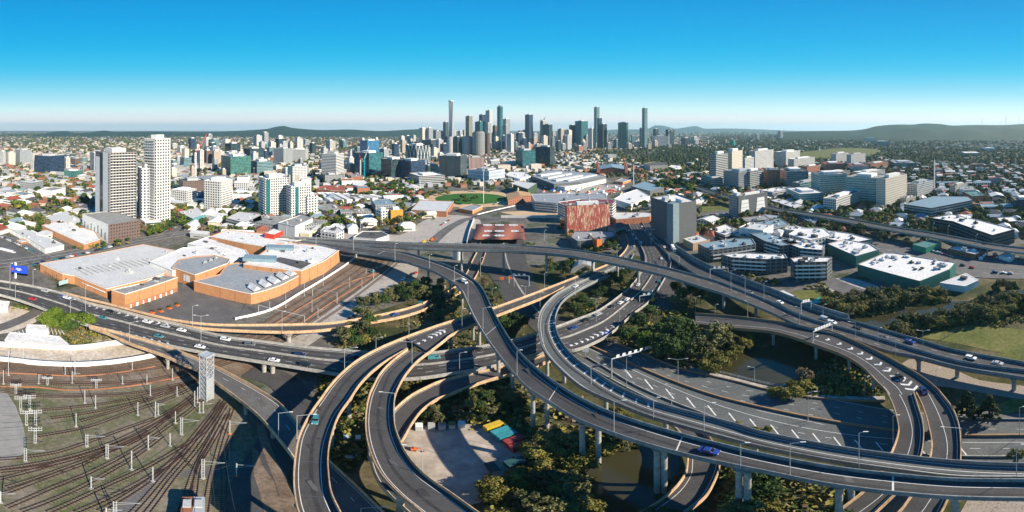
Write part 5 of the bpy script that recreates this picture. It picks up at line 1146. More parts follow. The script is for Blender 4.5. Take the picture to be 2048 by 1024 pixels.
pb('green and white clinic left of the green walled hall', [(1655,487),(1712,512),(1758,499),(1740,487),(1690,478)], 10, DGRN, RF['white'], name='clinic', n=9)
pb('white clinic with rooftop boxes behind the green clinic', [(1577,468),(1620,480),(1665,470),(1648,456),(1600,455)], 11, FW['white'], RF['white'], name='clinic', n=8)
pb('white cluster roof beyond the clinic', [(1590,462),(1640,474),(1700,486),(1745,478),(1700,466),(1640,458)], 9, FW['greyband'], RF['white'], name='clinic', n=12)
for L in [('long teal roofed apartment row nearest the motorway', [(1396,487),(1422,500),(1512,488),(1505,477),(1470,476)], 11), ('white roofed apartment row with four balcony bays', [(1442,508),(1462,514),(1535,518),(1575,516),(1570,508),(1500,505)], 12),
          ('white roofed corner apartment block with stacked balconies', [(1581,516),(1588,524),(1654,523),(1664,514),(1610,512)], 15), ('stepped white apartment row behind the teal roofed row', [(1500,466),(1530,482),(1562,491),(1600,486),(1560,472),(1535,464)], 12),
          ('second stepped white apartment row by the clinic', [(1560,480),(1600,496),(1645,500),(1650,490),(1610,482),(1585,476)], 12)]:
    r, p = pb(L[0], L[1], L[2], FW['darkflat'], RF['blue'] if 'teal' in L[0] else RF['white'], name='apartment_row', n=7, group='white roofed apartments by the motorway')
    A, B = P(*L[1][1], L[2]), P(*L[1][2], L[2]); slabs(r, (B.x, B.y) if A.x > B.x else (A.x, A.y), (A.x, A.y) if A.x > B.x else (B.x, B.y), 3, L[2] - 2, 1.8, WWALL, .04, 3.0)
for L in [('white flat roofed offices left of the green parasols', [(1418,458),(1450,470),(1480,463),(1453,448)], 8, 'white'), ('grey and white workshop roofs below the twin panelled block', [(1440,462),(1490,474),(1490,462),(1462,455)], 7, 'white'),
          ('grey roofed clinic right of the twin panelled block', [(1478,436),(1500,446),(1545,440),(1530,430)], 8, 'grey'), ('blue white terrace block with a red box on top', [(1500,442),(1530,458),(1580,448),(1560,436)], 8, 'blue'),
          ('station roof in pale sheet metal', [(1540,400),(1590,416),(1608,410),(1560,396)], 7, 'sheet'), ('dark green station shed below the elevated road', [(1583,426),(1625,446),(1640,438),(1600,424)], 6, 'blue')]:
    pb(L[0], L[1], L[2], FW['greyband'] if 'station' not in L[0] else GWALL, RF[L[3]], name='office_block', n=6)
pb('small white roofed shelter by the noise wall', [(1549,583),(1575,596),(1592,591),(1567,579)], 3.5, GWALL, RF['sheet'], name='shelter', n=0, par=.15)
pb('white roofed river shed below the billboard', [(1880,565),(1930,572),(1957,560),(1932,546)], 5, WWALL, RF['sheet'], name='shed', n=1, par=.15)
pb('teal roofed petrol station canopy', [(1825,488),(1852,495),(1883,484),(1862,479)], 6, mat('green_fascia', (.08,.35,.22), .5, .1, .4), RF['green'], name='petrol_canopy', n=0, par=.2)
pb('white and red takeaway restaurant', [(1896,496),(1950,508),(1968,502),(1915,491)], 5, mat('red_white_fascia', (.5,.2,.12), .6, .8, .8), RF['white'], name='restaurant', n=5)
pb('white shop canopy near the rides at right', [(1998,510),(2020,516),(2030,510),(2008,506)], 4, WWALL, RF['white'], name='canopy', n=0)
# barrel roofed hall under the flyover
q = P(1165,545); mb = MB(); rt = empty('barrel_shed', tuple(q), 'grey barrel roofed shed under the straight flyover', 'shed')
for k in range(8):
    a0, a1 = math.pi * k / 8, math.pi * (k + 1) / 8
    mb.poly([(q.x + 9 * math.cos(a0), q.y, 7 * math.sin(a0)), (q.x + 9 * math.cos(a1), q.y, 7 * math.sin(a1)), (q.x + 9 * math.cos(a1) + 6, q.y + 26, 7 * math.sin(a1)), (q.x + 9 * math.cos(a0) + 6, q.y + 26, 7 * math.sin(a0))][::-1])
mb.poly([(q.x + 9 * math.cos(math.pi * k / 8), q.y, 7 * math.sin(math.pi * k / 8)) for k in range(9)]); mb.build('shell', [RF['sheetg']], rt, tuple(q))
# elevated road at right behind the clinics
rE = deck('elevated_road', 'elevated concrete busway curving past the hospital to the right', 'elevated road', [(1380,345,372-360,0,0)] and [
 (1395,372,1390,376,7),(1440,386,1436,391,8),(1500,402,1496,407,8),(1560,416,1556,421,8),(1620,425,1614,430,8),(1680,434,1674,441,8),(1740,444,1734,452,8),(1800,455,1795,463,8),(1860,464,1855,473,8),(1920,475,1915,484,8),(1990,488,1985,498,7),(2060,496,2055,507,6),(2150,505,2150,516,6)], thick=1.6, pm=CONC)
for x, y in [(1562,436),(1650,452),(1763,475),(1770,477),(1853,492),(1914,505),(1975,520)]: pier(rE, x, y, 7, .9)
# white portal and slats at the underpass left
r, p = pb('white portal housing of the railway underpass at left', [(10,679),(20,664),(56,667),(118,672),(137,688),(70,684)], 3, WWALL, RF['white'], name='tunnel_portal', n=0, par=.3)
r2, p2 = pb('small white box with dark openings on the underpass portal', [(54,649),(52,658),(97,660),(96,650)], 5, WWALL, RF['white'], name='portal_house', n=0, par=.2)
mb = MB()
for k in range(14): mb.bar(P(30 + k * 7.2, 664 - max(0, 14 - abs(k - 7) * 2), 2.4), P(34 + k * 7.2, 668, 2.4), .35)
mb.build('slats', [WWALL], r, tuple(r.location))
pb('white low shed at the left edge under the motorway', [(-40,606),(-30,612),(16,613),(20,603),(-20,599)], 4, WWALL, RF['white'], name='shed', n=0)
_DS = [(a.lerp(b, f)) for S in DECKS.values() for a, b in S for f in (.04, .2, .35, .5, .65, .8, .96)]
_DP = [(*pix(q), q.z) for q in _DS]
def snap(x, y, z):
    """height of the deck surface seen at x, y if one lies within 3 m of the guess z"""
    if z < 1.5: return z
    best = min(((px - x) ** 2 + (py - y) ** 2, dz) for px, py, dz in _DP if abs(dz - z) < 3) if True else None
    return best[1] if best[0] < 80 else z
# ---------------------------------------------------------------- vehicles
TYRE = mat('tyre', (.025,.025,.027), .9, 0); CGLASS = mat('car_glass', (.015,.02,.025), .08, 0, spec=.8)
def car_proto(col, name, kind='car'):
    pm = mat('car_paint_' + name, col, .28, 0, spec=.6); L, W = (4.5, 1.85) if kind != 'van' else (5.2, 2.0); root = empty('car', (0, 0, -50))
    prof = {'car': [(-2.25,.35),(-2.25,.82),(-2.1,.95),(-1.55,.98),(-1.0,1.40),(.35,1.42),(1.05,.98),(2.1,.80),(2.25,.6),(2.25,.35)],
            'wagon': [(-2.25,.35),(-2.25,.95),(-2.1,1.45),(.3,1.55),(1.05,1.02),(2.1,.88),(2.25,.65),(2.25,.35)],
            'van': [(-2.6,.4),(-2.6,2.0),(-2.4,2.1),(1.2,2.1),(1.9,1.25),(2.5,1.05),(2.6,.7),(2.6,.4)]}[kind]
    mb = MB(); n = len(prof)
    def sec(y, k): return [(x, y * (1 if z < 1.0 else k), z) for x, z in prof]
    lf, rt_ = sec(W / 2, .82), sec(-W / 2, .82)
    mb.poly(list(reversed(lf))); mb.poly(rt_)
    for i in range(n): j = (i + 1) % n; mb.poly([lf[i], lf[j], rt_[j], rt_[i]])
    mb.build('body', [pm], root, local=True)
    gb = MB()
    if kind == 'car': gl = [[(-1.6,1.0),(-1.08,1.36)],[(.42,1.38),(1.08,.99)]]; side = [(-1.35,1.0),(-.95,1.33),(.3,1.35),(.9,1.0)]
    elif kind == 'wagon': gl = [[(-2.25,1.0),(-2.14,1.38)],[(.38,1.5),(1.08,1.04)]]; side = [(-2.0,1.02),(-1.95,1.42),(.22,1.46),(.9,1.04)]
    else: gl = [[(-2.61,1.2),(-2.61,1.9)],[(1.27,2.04),(1.92,1.27)]]; side = [(.3,1.25),(.3,1.95),(1.15,1.95),(1.75,1.25)]
    for (x0, z0), (x1, z1) in gl: gb.poly([(x0, -W * .42, z0 + .03), (x0, W * .42, z0 + .03), (x1, W * .38, z1 + .03), (x1, -W * .38, z1 + .03)]); gb.poly([(x0, -W * .42, z0 + .03), (x1, -W * .38, z1 + .03), (x1, W * .38, z1 + .03), (x0, W * .42, z0 + .03)])
    for s in (-1, 1): gb.poly([(x, s * W * (.5 if z < 1.1 else .425) * 1.01, z) for x, z in (side if s < 0 else side[::-1])])
    gb.build('window', [CGLASS], root, local=True)
    for x in (-1.4, 1.4):
        for s in (-1, 1): wb = MB(); wb.cyl((x, s * (W / 2 - .2), .33), (x, s * (W / 2 + .01), .33), .33, n=12, m=0); wb.cyl((x, s * (W / 2 + .011), .33), (x, s * (W / 2 + .02), .33), .18, n=8, m=1); wb.build('wheel', [TYRE, STEEL], root, local=True)
    for s in (-1, 1): lb = MB(); lb.box((prof[-2][0], s * W * .36, .62), .06, .35, .16); lb.build('headlight', [LENS], root, local=True)
    KIDS[root.name] = list(root.children); root['kind_'] = kind
    return root
CARC = {'white': (.80,.80,.79), 'silver': (.42,.44,.45), 'black': (.02,.02,.022), 'red': (.45,.02,.02), 'blue': (.02,.05,.25), 'teal': (.06,.22,.25), 'navy': (.015,.03,.10), 'grey': (.14,.15,.16)}
PROT = {}
def vehicle(x, y, z, dx, dy, col, kind, label, group=None, sc=1.0):
    key = (col, kind); z = snap(x, y, z)
    q = P(x, y, z); d = P(x + dx, y + dy, z) - q; rz = math.atan2(d.y, d.x)
    if key not in PROT: PROT[key] = car_proto(CARC[col], col, kind)
    o = clone(PROT[key], q, rz, sc, label, group, cat='van' if kind == 'van' else 'car'); o.name = 'van' if kind == 'van' else 'car'
    return o
V = [(65,599,7,12,2.5,'red','car','red car on the far left of the motorway viaduct'), (134,597,7,12,3,'white','car','white car in the left turn lane near the blue road marking'), (205,637,7,12,3,'teal','car','pale teal car left of the median lamp on the motorway'),
 (222,625,7,12,4,'black','wagon','black car just past the blue lane marking'), (294,645,7,12,3,'white','car','white car beside the merging arrow chevrons'), (363,662,7,12,2.5,'white','car','white car above the tall lattice tower lane'),
 (317,674,7,12,2.8,'teal','car','pale teal car on the lower carriageway'), (451,680,7,12,2.4,'white','wagon','white car farthest right among the bright motorway cars'), (400,695,7,12,2.4,'white','car','white car next to the lattice tower top'),
 (600,711,6.5,12,1.8,'navy','wagon','dark blue car nearest the big shadow on the viaduct'), (610,731,6.5,12,2,'black','wagon','black car on the lower lane entering the big shadow'), (712,714,6.2,12,.5,'navy','car','dark car inside the shadow before the loop ramps'),
 (790,630,3.4,12,-3,'blue','car','bright blue car on the slip road beside the trees'), (929,565,14.2,8,5,'white','van','white van on the top of the tall flyover'), (1151,574,9.6,-8,5,'white','car','white car on the inner curved flyover'),
 (1071,635,.3,-5,-5,'grey','car','grey car glimpsed between the ramps by the round tree'), (1172,641,6,10,-3.5,'black','car','black car on the far carriageway under the curved flyover'), (1147,657,6,10,-3,'blue','car','blue car beside a motorcycle under the curved flyover'),
 (1223,614,5,10,-6,'black','car','black car ahead of the two white cars'), (1241,607,5,9,-6,'white','car','white car following closely on the far carriageway'), (1254,600,4.6,8,-6,'white','car','white car leading the close pair'),
 (1252,589,4.5,8,-7,'black','car','black car behind the median trees'), (1276,571,2.8,6,-7,'white','car','white car passing the hedge on the far carriageway'), (1301,586,2.6,4,-10,'white','van','big white van coming down the near carriageway'),
 (1318,564,1.6,3,-8,'teal','car','teal car in the shade of the straight flyover'), (1268,494,.6,-3,-8,'white','car','white car on the exit road beyond the straight flyover'), (1255,501,1,-3,-7,'silver','car','silver car on the exit lane beside the orange wall'),
 (1323,518,.5,3,8,'white','car','white car right of the hatched gore'), (1329,495,.5,4,8,'white','car','white car approaching the truck'), (1312,488,.5,4,8,'teal','car','green taxi in the shaded lanes'), (1650,640,9,12,4.2,'silver','van','silver van at the head of the pair on the right viaduct'),
 (1665,646,9,12,4.4,'white','car','white car behind the silver van on the right viaduct'), (1715,657,8.6,12,4,'black','car','black car below the gantry on the right viaduct'), (1765,677,8.2,12,3.8,'black','car','black car between two lamps on the right viaduct'),
 (1820,685,8,12,3.4,'blue','wagon','dark blue wagon on the right viaduct'), (1942,717,8,12,2.8,'white','wagon','white wagon near the end of the median barrier'), (1799,756,9,8,8,'black','car','black car squeezed by the split of the twin ramps'),
 (1848,783,8.8,5,7,'navy','wagon','dark wagon on the right twin ramp'), (631,842,13,-4,16,'teal','wagon','dark teal wagon on the outer loop ramp'), (868,717,6,12,-1,'teal','van','turquoise van under the shade beside the loop ramps'),
 (955,700,6,12,-1,'black','car','black car passing under the tall flyover'), (1418,904,24.4,14,3,'blue','car','bright blue coupe on the tall flyover at the bottom'), (600,716,6.4,12,2,'black','car','motorcycle sized dark car behind the dark blue one')][:-1]
V += [(330,654,7,12,2.6,'silver','car','silver car behind the white ones in the upper lanes'), (500,690,7,12,2,'grey','wagon','grey wagon in the upper lanes before the slip road pier'), (90,583,7,12,2.6,'silver','car','silver car entering the upper lanes at the left'), (168,628,7,12,3,'black','wagon','black wagon on the lower lanes by the bushes'),
 (548,722,6.8,12,2,'white','car','white car in the lower lanes right of the lattice tower'), (1196,630,5.4,10,-5,'silver','car','silver car behind the black one under the curved flyover'), (1285,602,2.8,5,-8,'black','car','black car behind the big white van'), (1560,606,9.4,10,4,'white','car','white car beside the noise wall'),
 (1500,586,9,10,4,'grey','car','grey car upstream of the gantry on the right viaduct'), (1995,728,8,12,2.4,'silver','car','silver car close to the right edge'), (1310,540,.7,3,-8,'white','car','white car just this side of the straight flyover'), (1345,540,.6,3,8,'grey','car','grey car beside the gore under the flyover')]
for v in V: vehicle(*v)
_vs = []
for k, (x, y) in enumerate([(1240,444),(1248,450),(1254,444),(1262,452),(1270,446),(1244,458),(1258,462),(1266,470),(1276,462),(1284,454),(1290,462),(1300,470),(1306,478),(1272,478),(1282,486)]):
    q = P(x, y, .5); _o = vehicle(x, y, .5, 2, 6, rnd.choice(['white', 'silver', 'black', 'red', 'white', 'grey']), 'car', None, 'cars in the shaded motorway'); defer(_o, 'small car in deep shade', q)
ROWS = [((2,474),(78,509),14,'cars parked along the street by the left car park'), ((108,521),(178,506),9,'cars queued on the avenue above the brick warehouse'), ((188,503),(245,488),6,'cars queued on the avenue below the podium'), ((60,533),(90,523),3,'cars on the avenue near the billboard'),
        ((336,462),(372,446),4,'cars at the crossroads'), ((1405,436),(1470,432),9,'cars in the hospital car park'), ((1410,431),(1472,427),9,'cars in the farther row of the hospital car park'), ((1865,503),(1905,514),6,'cars parked by the petrol station'), ((1880,520),(1960,540),3,'cars at the right junction'),
        ((270,456),(282,450),2,'cars beside the podium'), ((880,452),(900,440),3,'cars by the tunnel canopy'), ((820,425),(850,422),3,'cars outside the brick hall'), ((1985,545),(2030,548),3,'cars near the right edge junction'),
        ((742,545),(770,530),3,'cars parked under the tall flyover'), ((805,560),(835,545),4,'cars parked beside the flyover column'), ((1105,372),(1160,385),10,'vans at the showground'), ((985,410),(1010,400),4,'cars outside the brick grandstand'), ((1640,462),(1700,468),5,'cars under the busway'), ((3,500),(28,506),4,'white trucks in the left car park')]
for (x0, y0), (x1, y1), n, grp in ROWS:
    for i in range(n):
        t = (i + .5 + rnd.uniform(-.2, .2)) / n; x, y = x0 + (x1 - x0) * t, y0 + (y1 - y0) * t; c = rnd.choice(['white', 'white', 'silver', 'grey', 'black', 'red', 'navy', 'teal']) if 'truck' not in grp else 'white'
        k = 'van' if ('van' in grp or 'truck' in grp) else rnd.choice(['car', 'wagon']); q = P(x, y)
        pos = ['first', 'second', 'third', 'fourth', 'fifth', 'sixth', 'seventh', 'eighth', 'ninth', 'tenth', 'eleventh', 'twelfth', 'thirteenth', 'last'][min(i, 13)]
        kw = grp.split(' '); vehicle(x, y, .3, x1 - x0, y1 - y0, c, k, '%s %s, %s from left, %s' % (c, k, pos, grp.split(' ', 1)[1] if grp[0] != 'w' else 'in the left car park'), grp)
def box_thing(name, label, cat, x, y, L, W, H, dx, dy, m, parts=(), group=None, z=0):
    q = P(x, y, z); d = P(x + dx, y + dy, z) - q; a = math.atan2(d.y, d.x); root = empty(name, q, label, cat, group)
    mb = MB(); mb.box((q.x, q.y, q.z + .15), L, W, H - .15, a); mb.build('body', [m], root, tuple(q))
    ca, sa = math.cos(a), math.sin(a); rb = MB()
    for k in range(int(L / .8) + 1):
        u = -L / 2 + k * .8
        for s in (-1, 1): p0 = q + Vector((u * ca - s * (W / 2 + .03) * sa, u * sa + s * (W / 2 + .03) * ca, .3)); rb.bar(p0, p0 + Vector((0, 0, H - .5)), .08)
    rb.build('ribs', [m], root, tuple(q))
    db = MB(); e = q + Vector(((L / 2 + .04) * ca, (L / 2 + .04) * sa, .25)); s_ = Vector((-sa, ca, 0)) * W * .46; db.poly([e - s_, e + s_, e + s_ + Vector((0, 0, H - .4)), e - s_ + Vector((0, 0, H - .4))]); db.build('door', [parts or STEEL], root, tuple(q))
    return root
# truck
q = P(1352, 506, .8); t_ = box_thing('truck', 'long white semi trailer truck beside the noise wall', 'truck', 1346, 499, 11, 2.5, 3.6, 3, 6, WHITE, z=.8)
d = (P(1355, 512, .8) - P(1346, 499, .8)).normalized(); c = P(1346, 499, .8) + d * 7.6; mb = MB(); mb.box(tuple(c + Vector((0,0,.4))), 2.4, 2.4, 2.6, math.atan2(d.y, d.x)); mb.build('cab', [WHITE], t_, tuple(t_.location))
mb = MB(); mb.box(tuple(c + d * 1.22 + Vector((0,0,1.9))), .1, 2.1, .9, math.atan2(d.y, d.x)); mb.build('windscreen', [CGLASS], t_, tuple(t_.location))
for u in (-4.5, -3.4, 4, 7.2):
    for s in (-1, 1): p0 = P(1346, 499, .8) + d * u + Vector((-d.y, d.x, 0)) * s * 1.1; n_ = Vector((-d.y, d.x, 0)) * s; mb = MB(); mb.cyl(p0 + Vector((0,0,.5)), p0 + n_ * .25 + Vector((0,0,.5)), .5, n=10); mb.build('wheel', [TYRE], t_, tuple(t_.location))
# containers in the gravel yard
CM = lambda n, c: mat('container_' + n, c, .6, .25, .8)
for x, y, c, l in [(838,861,WHITE,'white square skip box, leftmost in the row on the gravel yard'), (863,860,CM('grey',(.42,.42,.40)),'grey square box, second in the row on the gravel yard'), (884,860,CM('grey2',(.48,.49,.48)),'grey white box between the grey and the olive one'), (904,858,CM('olive',(.20,.17,.04)),'olive green box in the row on the gravel yard'), (923,857,CM('bluewhite',(.50,.60,.64)),'blue white box at the right end of the row')]:
    box_thing('storage_box', l, 'storage box', x, y - 3, 2.4, 2.1, 2.4, 0, 5, c, group='boxes in a row on the gravel yard')
for x, y, c, l in [(987,857,CM('yellow',(.62,.42,.04)),'yellow shipping container at the top of the gravel yard'), (1002,868,CM('teal',(.05,.30,.34)),'teal shipping container next to the yellow one'), (1013,876,CM('teal2',(.04,.26,.30)),'second teal container with rounded top'), (1028,886,CM('red',(.30,.05,.05)),'dark red container below the teal ones'), (1040,896,CM('red2',(.36,.06,.05)),'red container at the foot of the dead tree')]:
    box_thing('shipping_container', l, 'container', x, y, 6, 2.4, 2.4, 14, -5, c, group='containers on the gravel yard')
box_thing('storage_box', 'pale box in the shade under the outer loop', 'storage box', 694, 878, 2.4, 2, 1.8, 0, 4, CM('bluewhite', (.5,.6,.64))); box_thing('storage_box', 'second pale box by the pier under the outer loop', 'storage box', 716, 880, 2.2, 1.4, 1.8, 0, 4, WHITE)
box_thing('skip', 'dark open skip in the shaded part of the yard', 'skip', 985, 938, 4.5, 2.4, 1.4, 6, 8, CM('dark', (.04,.06,.06))); box_thing('pipe_rack', 'dark green rack of pipes beside the yard trees', 'rack', 1030, 930, 5, 3, 2.2, 10, -3, CM('dgreen', (.03,.10,.10)))
for k in range(4): box_thing('pallet_stack', 'white wrapped pallet, %s in the stack under the loops' % ['first', 'second', 'third', 'last'][k], 'pallet', 695 + k * 7, 916 - k * 1.5, 2, 1.1, .8, 3, 5, WHITE, group='wrapped pallets')
# railcars
for x0, x1, m, rf, l in [(374,366,mat('railcar_brown', (.25,.10,.06), .7, .2, .6),mat('railcar_roof_brown', (.30,.13,.07), .7, .2, .6),'brown railcar with orange cab end at the bottom edge'), (397,392,mat('railcar_silver', (.42,.45,.46), .5, .15, .6),mat('railcar_roof_grey', (.40,.43,.44), .6, .2, .6),'silver grey railcar beside the brown one')]:
    a, b = P(x0 + 1, 1003, .6), P(x1, 1110, .6); d = (b - a).normalized(); L = 18; c = a + d * L / 2; an = math.atan2(d.y, d.x); r = empty('railcar', Vector((c.x, c.y, 0)), l, 'railcar', 'railcars')
    mb = MB(); mb.box(tuple(c), L, 2.35, 2.7, an); mb.build('body', [m], r, tuple(r.location)); mb = MB(); mb.box(tuple(c + Vector((0,0,2.7))), L - .2, 2.1, .3, an); mb.box(tuple(c + Vector((0,0,3.0))), L - .6, 1.3, .15, an); mb.build('roof', [rf], r, tuple(r.location))
    mb = MB(); mb.box(tuple(a + d * -.05 + Vector((0,0,.2))), .15, 2.2, 2.2, an); mb.build('cab_front', [ORG if 'brown' in l else STEEL], r, tuple(r.location)); mb = MB(); mb.box(tuple(a + d * 3.2 + Vector((0,0,3.15))), 3, 1.6, .5, an); mb.build('roof_unit', [AC], r, tuple(r.location))
    for k in (1.5, 3.5, 14.5, 16.5):
        mb = MB(); p0 = a + d * k; s_ = Vector((-d.y, d.x, 0)); mb.cyl(p0 - s_ - Vector((0,0,.1)), p0 + s_ - Vector((0,0,.1)), .45, n=10); mb.build('wheelset', [TYRE], r, tuple(r.location))
# tractor / excavators
def digger(x, y, col, label, sc=1.0, z=0):
    q = P(x, y, z); r = empty('excavator', q, label, 'excavator'); mb = MB(); mb.box((q.x, q.y, q.z + .8 * sc), 3 * sc, 2.2 * sc, 1.4 * sc, .4); mb.box((q.x + .4, q.y, q.z + 2.2 * sc), 1.3 * sc, 1.2 * sc, 1.1 * sc, .4); mb.build('cab', [col], r, tuple(q))
    for s in (-1, 1): mb = MB(); mb.box((q.x, q.y + s * 1.1 * sc, q.z), 3.4 * sc, .6 * sc, .8 * sc, .1); mb.build('track', [TYRE], r, tuple(q))
    mb = MB(); mb.bar(q + Vector((1, 0, 1.8)) * sc, q + Vector((3.6, -.5, 4)) * sc, .4 * sc); mb.bar(q + Vector((3.6, -.5, 4)) * sc, q + Vector((5.4, -.8, 1)) * sc, .3 * sc); mb.build('boom', [col], r, tuple(q))
    mb = MB(); mb.box(tuple(q + Vector((5.4, -.8, .2)) * sc), 1 * sc, .9 * sc, .8 * sc, .3); mb.build('bucket', [DSTEEL], r, tuple(q))
digger(827, 900, ORG, 'small orange tractor parked at the left of the gravel yard', .5); digger(848, 486, YEL, 'yellow excavator beyond the straight flyover'); digger(864, 482, ORG, 'orange excavator beside the white tanks')
digger(1305, 603, YEL, 'yellow crash truck arm parked by the overhead sign', .7, 2)
# ---------------------------------------------------------------- lamps, masts, gantries
def lamp(x, yb, yt, z, arm=0, label=None, double=False, arm_up=.5):
    z = snap(x, yb, z); q = P(x, yb, z); D = math.hypot(q.x, q.y); h = max(4, ztop(D, yt) - z); th = (x - 1024) / F; t = Vector((math.cos(th), -math.sin(th), 0)); r_ = Vector((math.sin(th), math.cos(th), 0))
    root = empty('street_lamp', q, label, 'street lamp', 'street lamps of the interchange'); w = max(.13, D * .0008); defer(root, 'tall grey street lamp', q + Vector((0, 0, h * .5)))
    mb = MB(); mb.cyl(q, q + Vector((0, 0, h)), w * .75, w * .5, 6); mb.build('pole', [STEEL], root, tuple(q)); mb = MB(); mb.cyl(q, q + Vector((0, 0, .6)), w * 1.6, w * 1.4, 6); mb.build('base', [CONC], root, tuple(q))
    A = arm if arm else 1.0
    for s in ((1, -1) if double else (1,)):
        e = q + Vector((0, 0, h + arm_up)) + t * A * s; mb = MB(); mb.bar(q + Vector((0, 0, h - .1)), e, w * .8); _a = mb.build('arm', [STEEL], root, tuple(q))
        mb = MB(); mb.bar(e - t * s * .2, e + t * s * .8, w * 1.7, w); mb.build('lamp_head', [LENS], _a, tuple(q))
    return root
LP = [(20,579,528,7,0,0),(31,600,570,7,0,0),(66,570,540,0,0,0),(171,622,573,7,0,0),(141,632,600,7,2,0),(259,686,645,7,3,0),(402,685,632,7,2.5,1),(385,652,612,6.8,2,0),(564,667,624,6.5,0,0),(689,741,697,11.5,4,0),(818,671,629,10.5,3,0),(824,730,684,10.8,-4,0),
 (752,697,676,10,2,0),(924,660,619,9.6,0,0),(859,535,510,13.6,0,0),(909,563,532,14.2,0,0),(936,602,564,14.5,-3,0),(966,657,616,15,2.5,0),(919,748,706,4.5,2,0),(1034,753,702,17.5,0,0),(1087,692,648,13,4,0),(1080,623,586,8,0,0),(1089,578,546,8,0,0),(1151,590,556,9,0,0),(1192,643,598,5.5,2,1),
 (1283,585,555,3,0,0),(1321,592,560,2,-2,0),(1239,645,620,4,2,0),(1182,768,731,17,4,0),(1253,772,714,.3,0,0),(1356,766,719,.3,3,1),(1509,763,735,.3,-2.5,0),(1391,624,594,.2,2,0),(1495,634,603,7.8,-1.5,0),(1462,580,541,11,2,0),(1490,588,552,8,-2,0),(1528,602,564,9,0,0),(1228,868,803,22.6,2,0),
 (1307,840,797,19.6,0,0),(1343,808,770,.5,-2,0),(1408,868,808,20.8,2,0),(1481,938,888,24.6,0,0),(1599,651,615,9,-2,0),(1646,636,610,9,0,0),(1711,682,645,8.5,-3,0),(1756,700,657,8.5,0,0),(1791,714,676,8,-3.5,0),(1846,704,662,8,2,1),(1767,770,738,9,0,0),(1872,776,738,.2,0,0),(1730,790,754,.2,1,0),
 (1616,840,785,.5,2,0),(1718,936,866,22,1,0),(1580,954,887,25,2,0),(1786,885,832,8,0,0),(2033,955,891,22,0,0),(2039,871,815,.5,0,0),(1923,895,856,7,-5,0),(557,878,826,5.5,3,0),(594,883,831,13.8,4,0),(789,842,786,12.5,-4,0),(845,948,892,14,-4,0),(722,1030,1018,4,4,0),(1110,445,409,.2,2,1),(1263,470,445,.5,1,0),
 (1302,488,459,.5,2.5,1),(1089,482,461,.2,1,0),(721,462,462-22,.2,0,0),(1234,518,490,6,0,0),(1160,500,478,.2,0,0),(984,600,577,.2,2,0),(1051,590,573,.2,2,1),(1028,572,552,.2,0,0),(961,552,516,.2,0,0),(632,500,470,10.5,1,0),(707,500,476,11,1,0),(790,520,488,13,0,0),(1430,640,610,.5,0,0),(1866,468,447,8,0,0),(1896,475,452,8,0,0),(1952,487,470,8,0,0),(1795,455,437,8,0,0)]
for x, yb, yt, z, arm, dbl in LP: lamp(x, yb, yt, z, arm, double=bool(dbl))
for x, yb, yt, l in [(967,406,342,'tall floodlight mast in front of the green oval'), (840,385,358,'floodlight mast left of the green oval'), (1267,372,330,'white showground spire on a pole'), (1037,384,360,'short flag pole on the pink grandstand')]:
    q = P(x, yb); h = ztop(math.hypot(q.x, q.y), yt); r = empty('floodlight_mast', q, l, 'mast'); mb = MB(); mb.cyl(q, q + Vector((0,0,h)), 1.3 if 'spire' in l else .5, .35, 8); mb.build('pole', [WHITE], r, tuple(q))
    mb = MB(); mb.box(tuple(q + Vector((0,0,h))), 4 if 'flood' in l else 1, 1, 3 if 'flood' in l else 2, 0); mb.build('lamp_head' if 'flood' in l else 'tip', [STEEL], r, tuple(q))
MASTS = [(u / 4, 768 + b / 4, 768 + t / 4, k) for u, b, t, k in [(1202,95,5,0),(678,152,50,0),(764,195,90,0),(1102,250,145,0),(608,342,235,0),(1416,97,20,0),(1243,262,140,1),(1265,250,155,0),(1403,315,220,0),(1452,407,265,2),(1185,522,410,1),(1052,686,535,0),(1222,780,665,0),(1360,495,395,0),(694,500,400,2),(857,595,480,2),
 (203,618,515,2),(728,838,740,1),(919,1030,938,2),(848,1080,992,1),(1624,758,600,2),(1838,400,290,3),(1893,740,635,3),(1557,180,55,0),(1580,150,25,0),(1600,115,20,0),(1625,230,140,1),(1597,230,145,0),(165,205,100,4),(238,205,90,4),(212,330,215,4),(284,330,210,4),(281,470,350,4),(127,80,0,4),(5,950,860,1)]]
MASTS += [(u / 4, 512 + b / 4, 512 + t / 4, k) for u, b, t, k in [(599,948,830,0),(521,955,865,0),(577,1020,920,1),(1058,912,835,0),(68,955,760,0),(28,1024,915,0),(980,1024,960,0),(1175,1024,950,0),(1380,992,900,0),(310,1024,950,1),(184,850,700,0),(380,1030,970,4),(770,1060,985,4)]]
MASTS += [(512 + u / 4, 512 + b / 4, 512 + t / 4, k) for u, b, t, k in [(238,415,300,0),(448,447,345,0),(748,250,165,0),(109,415,365,0),(387,322,215,0),(538,237,135,0),(847,250,180,0),(495,492,415,1)]]
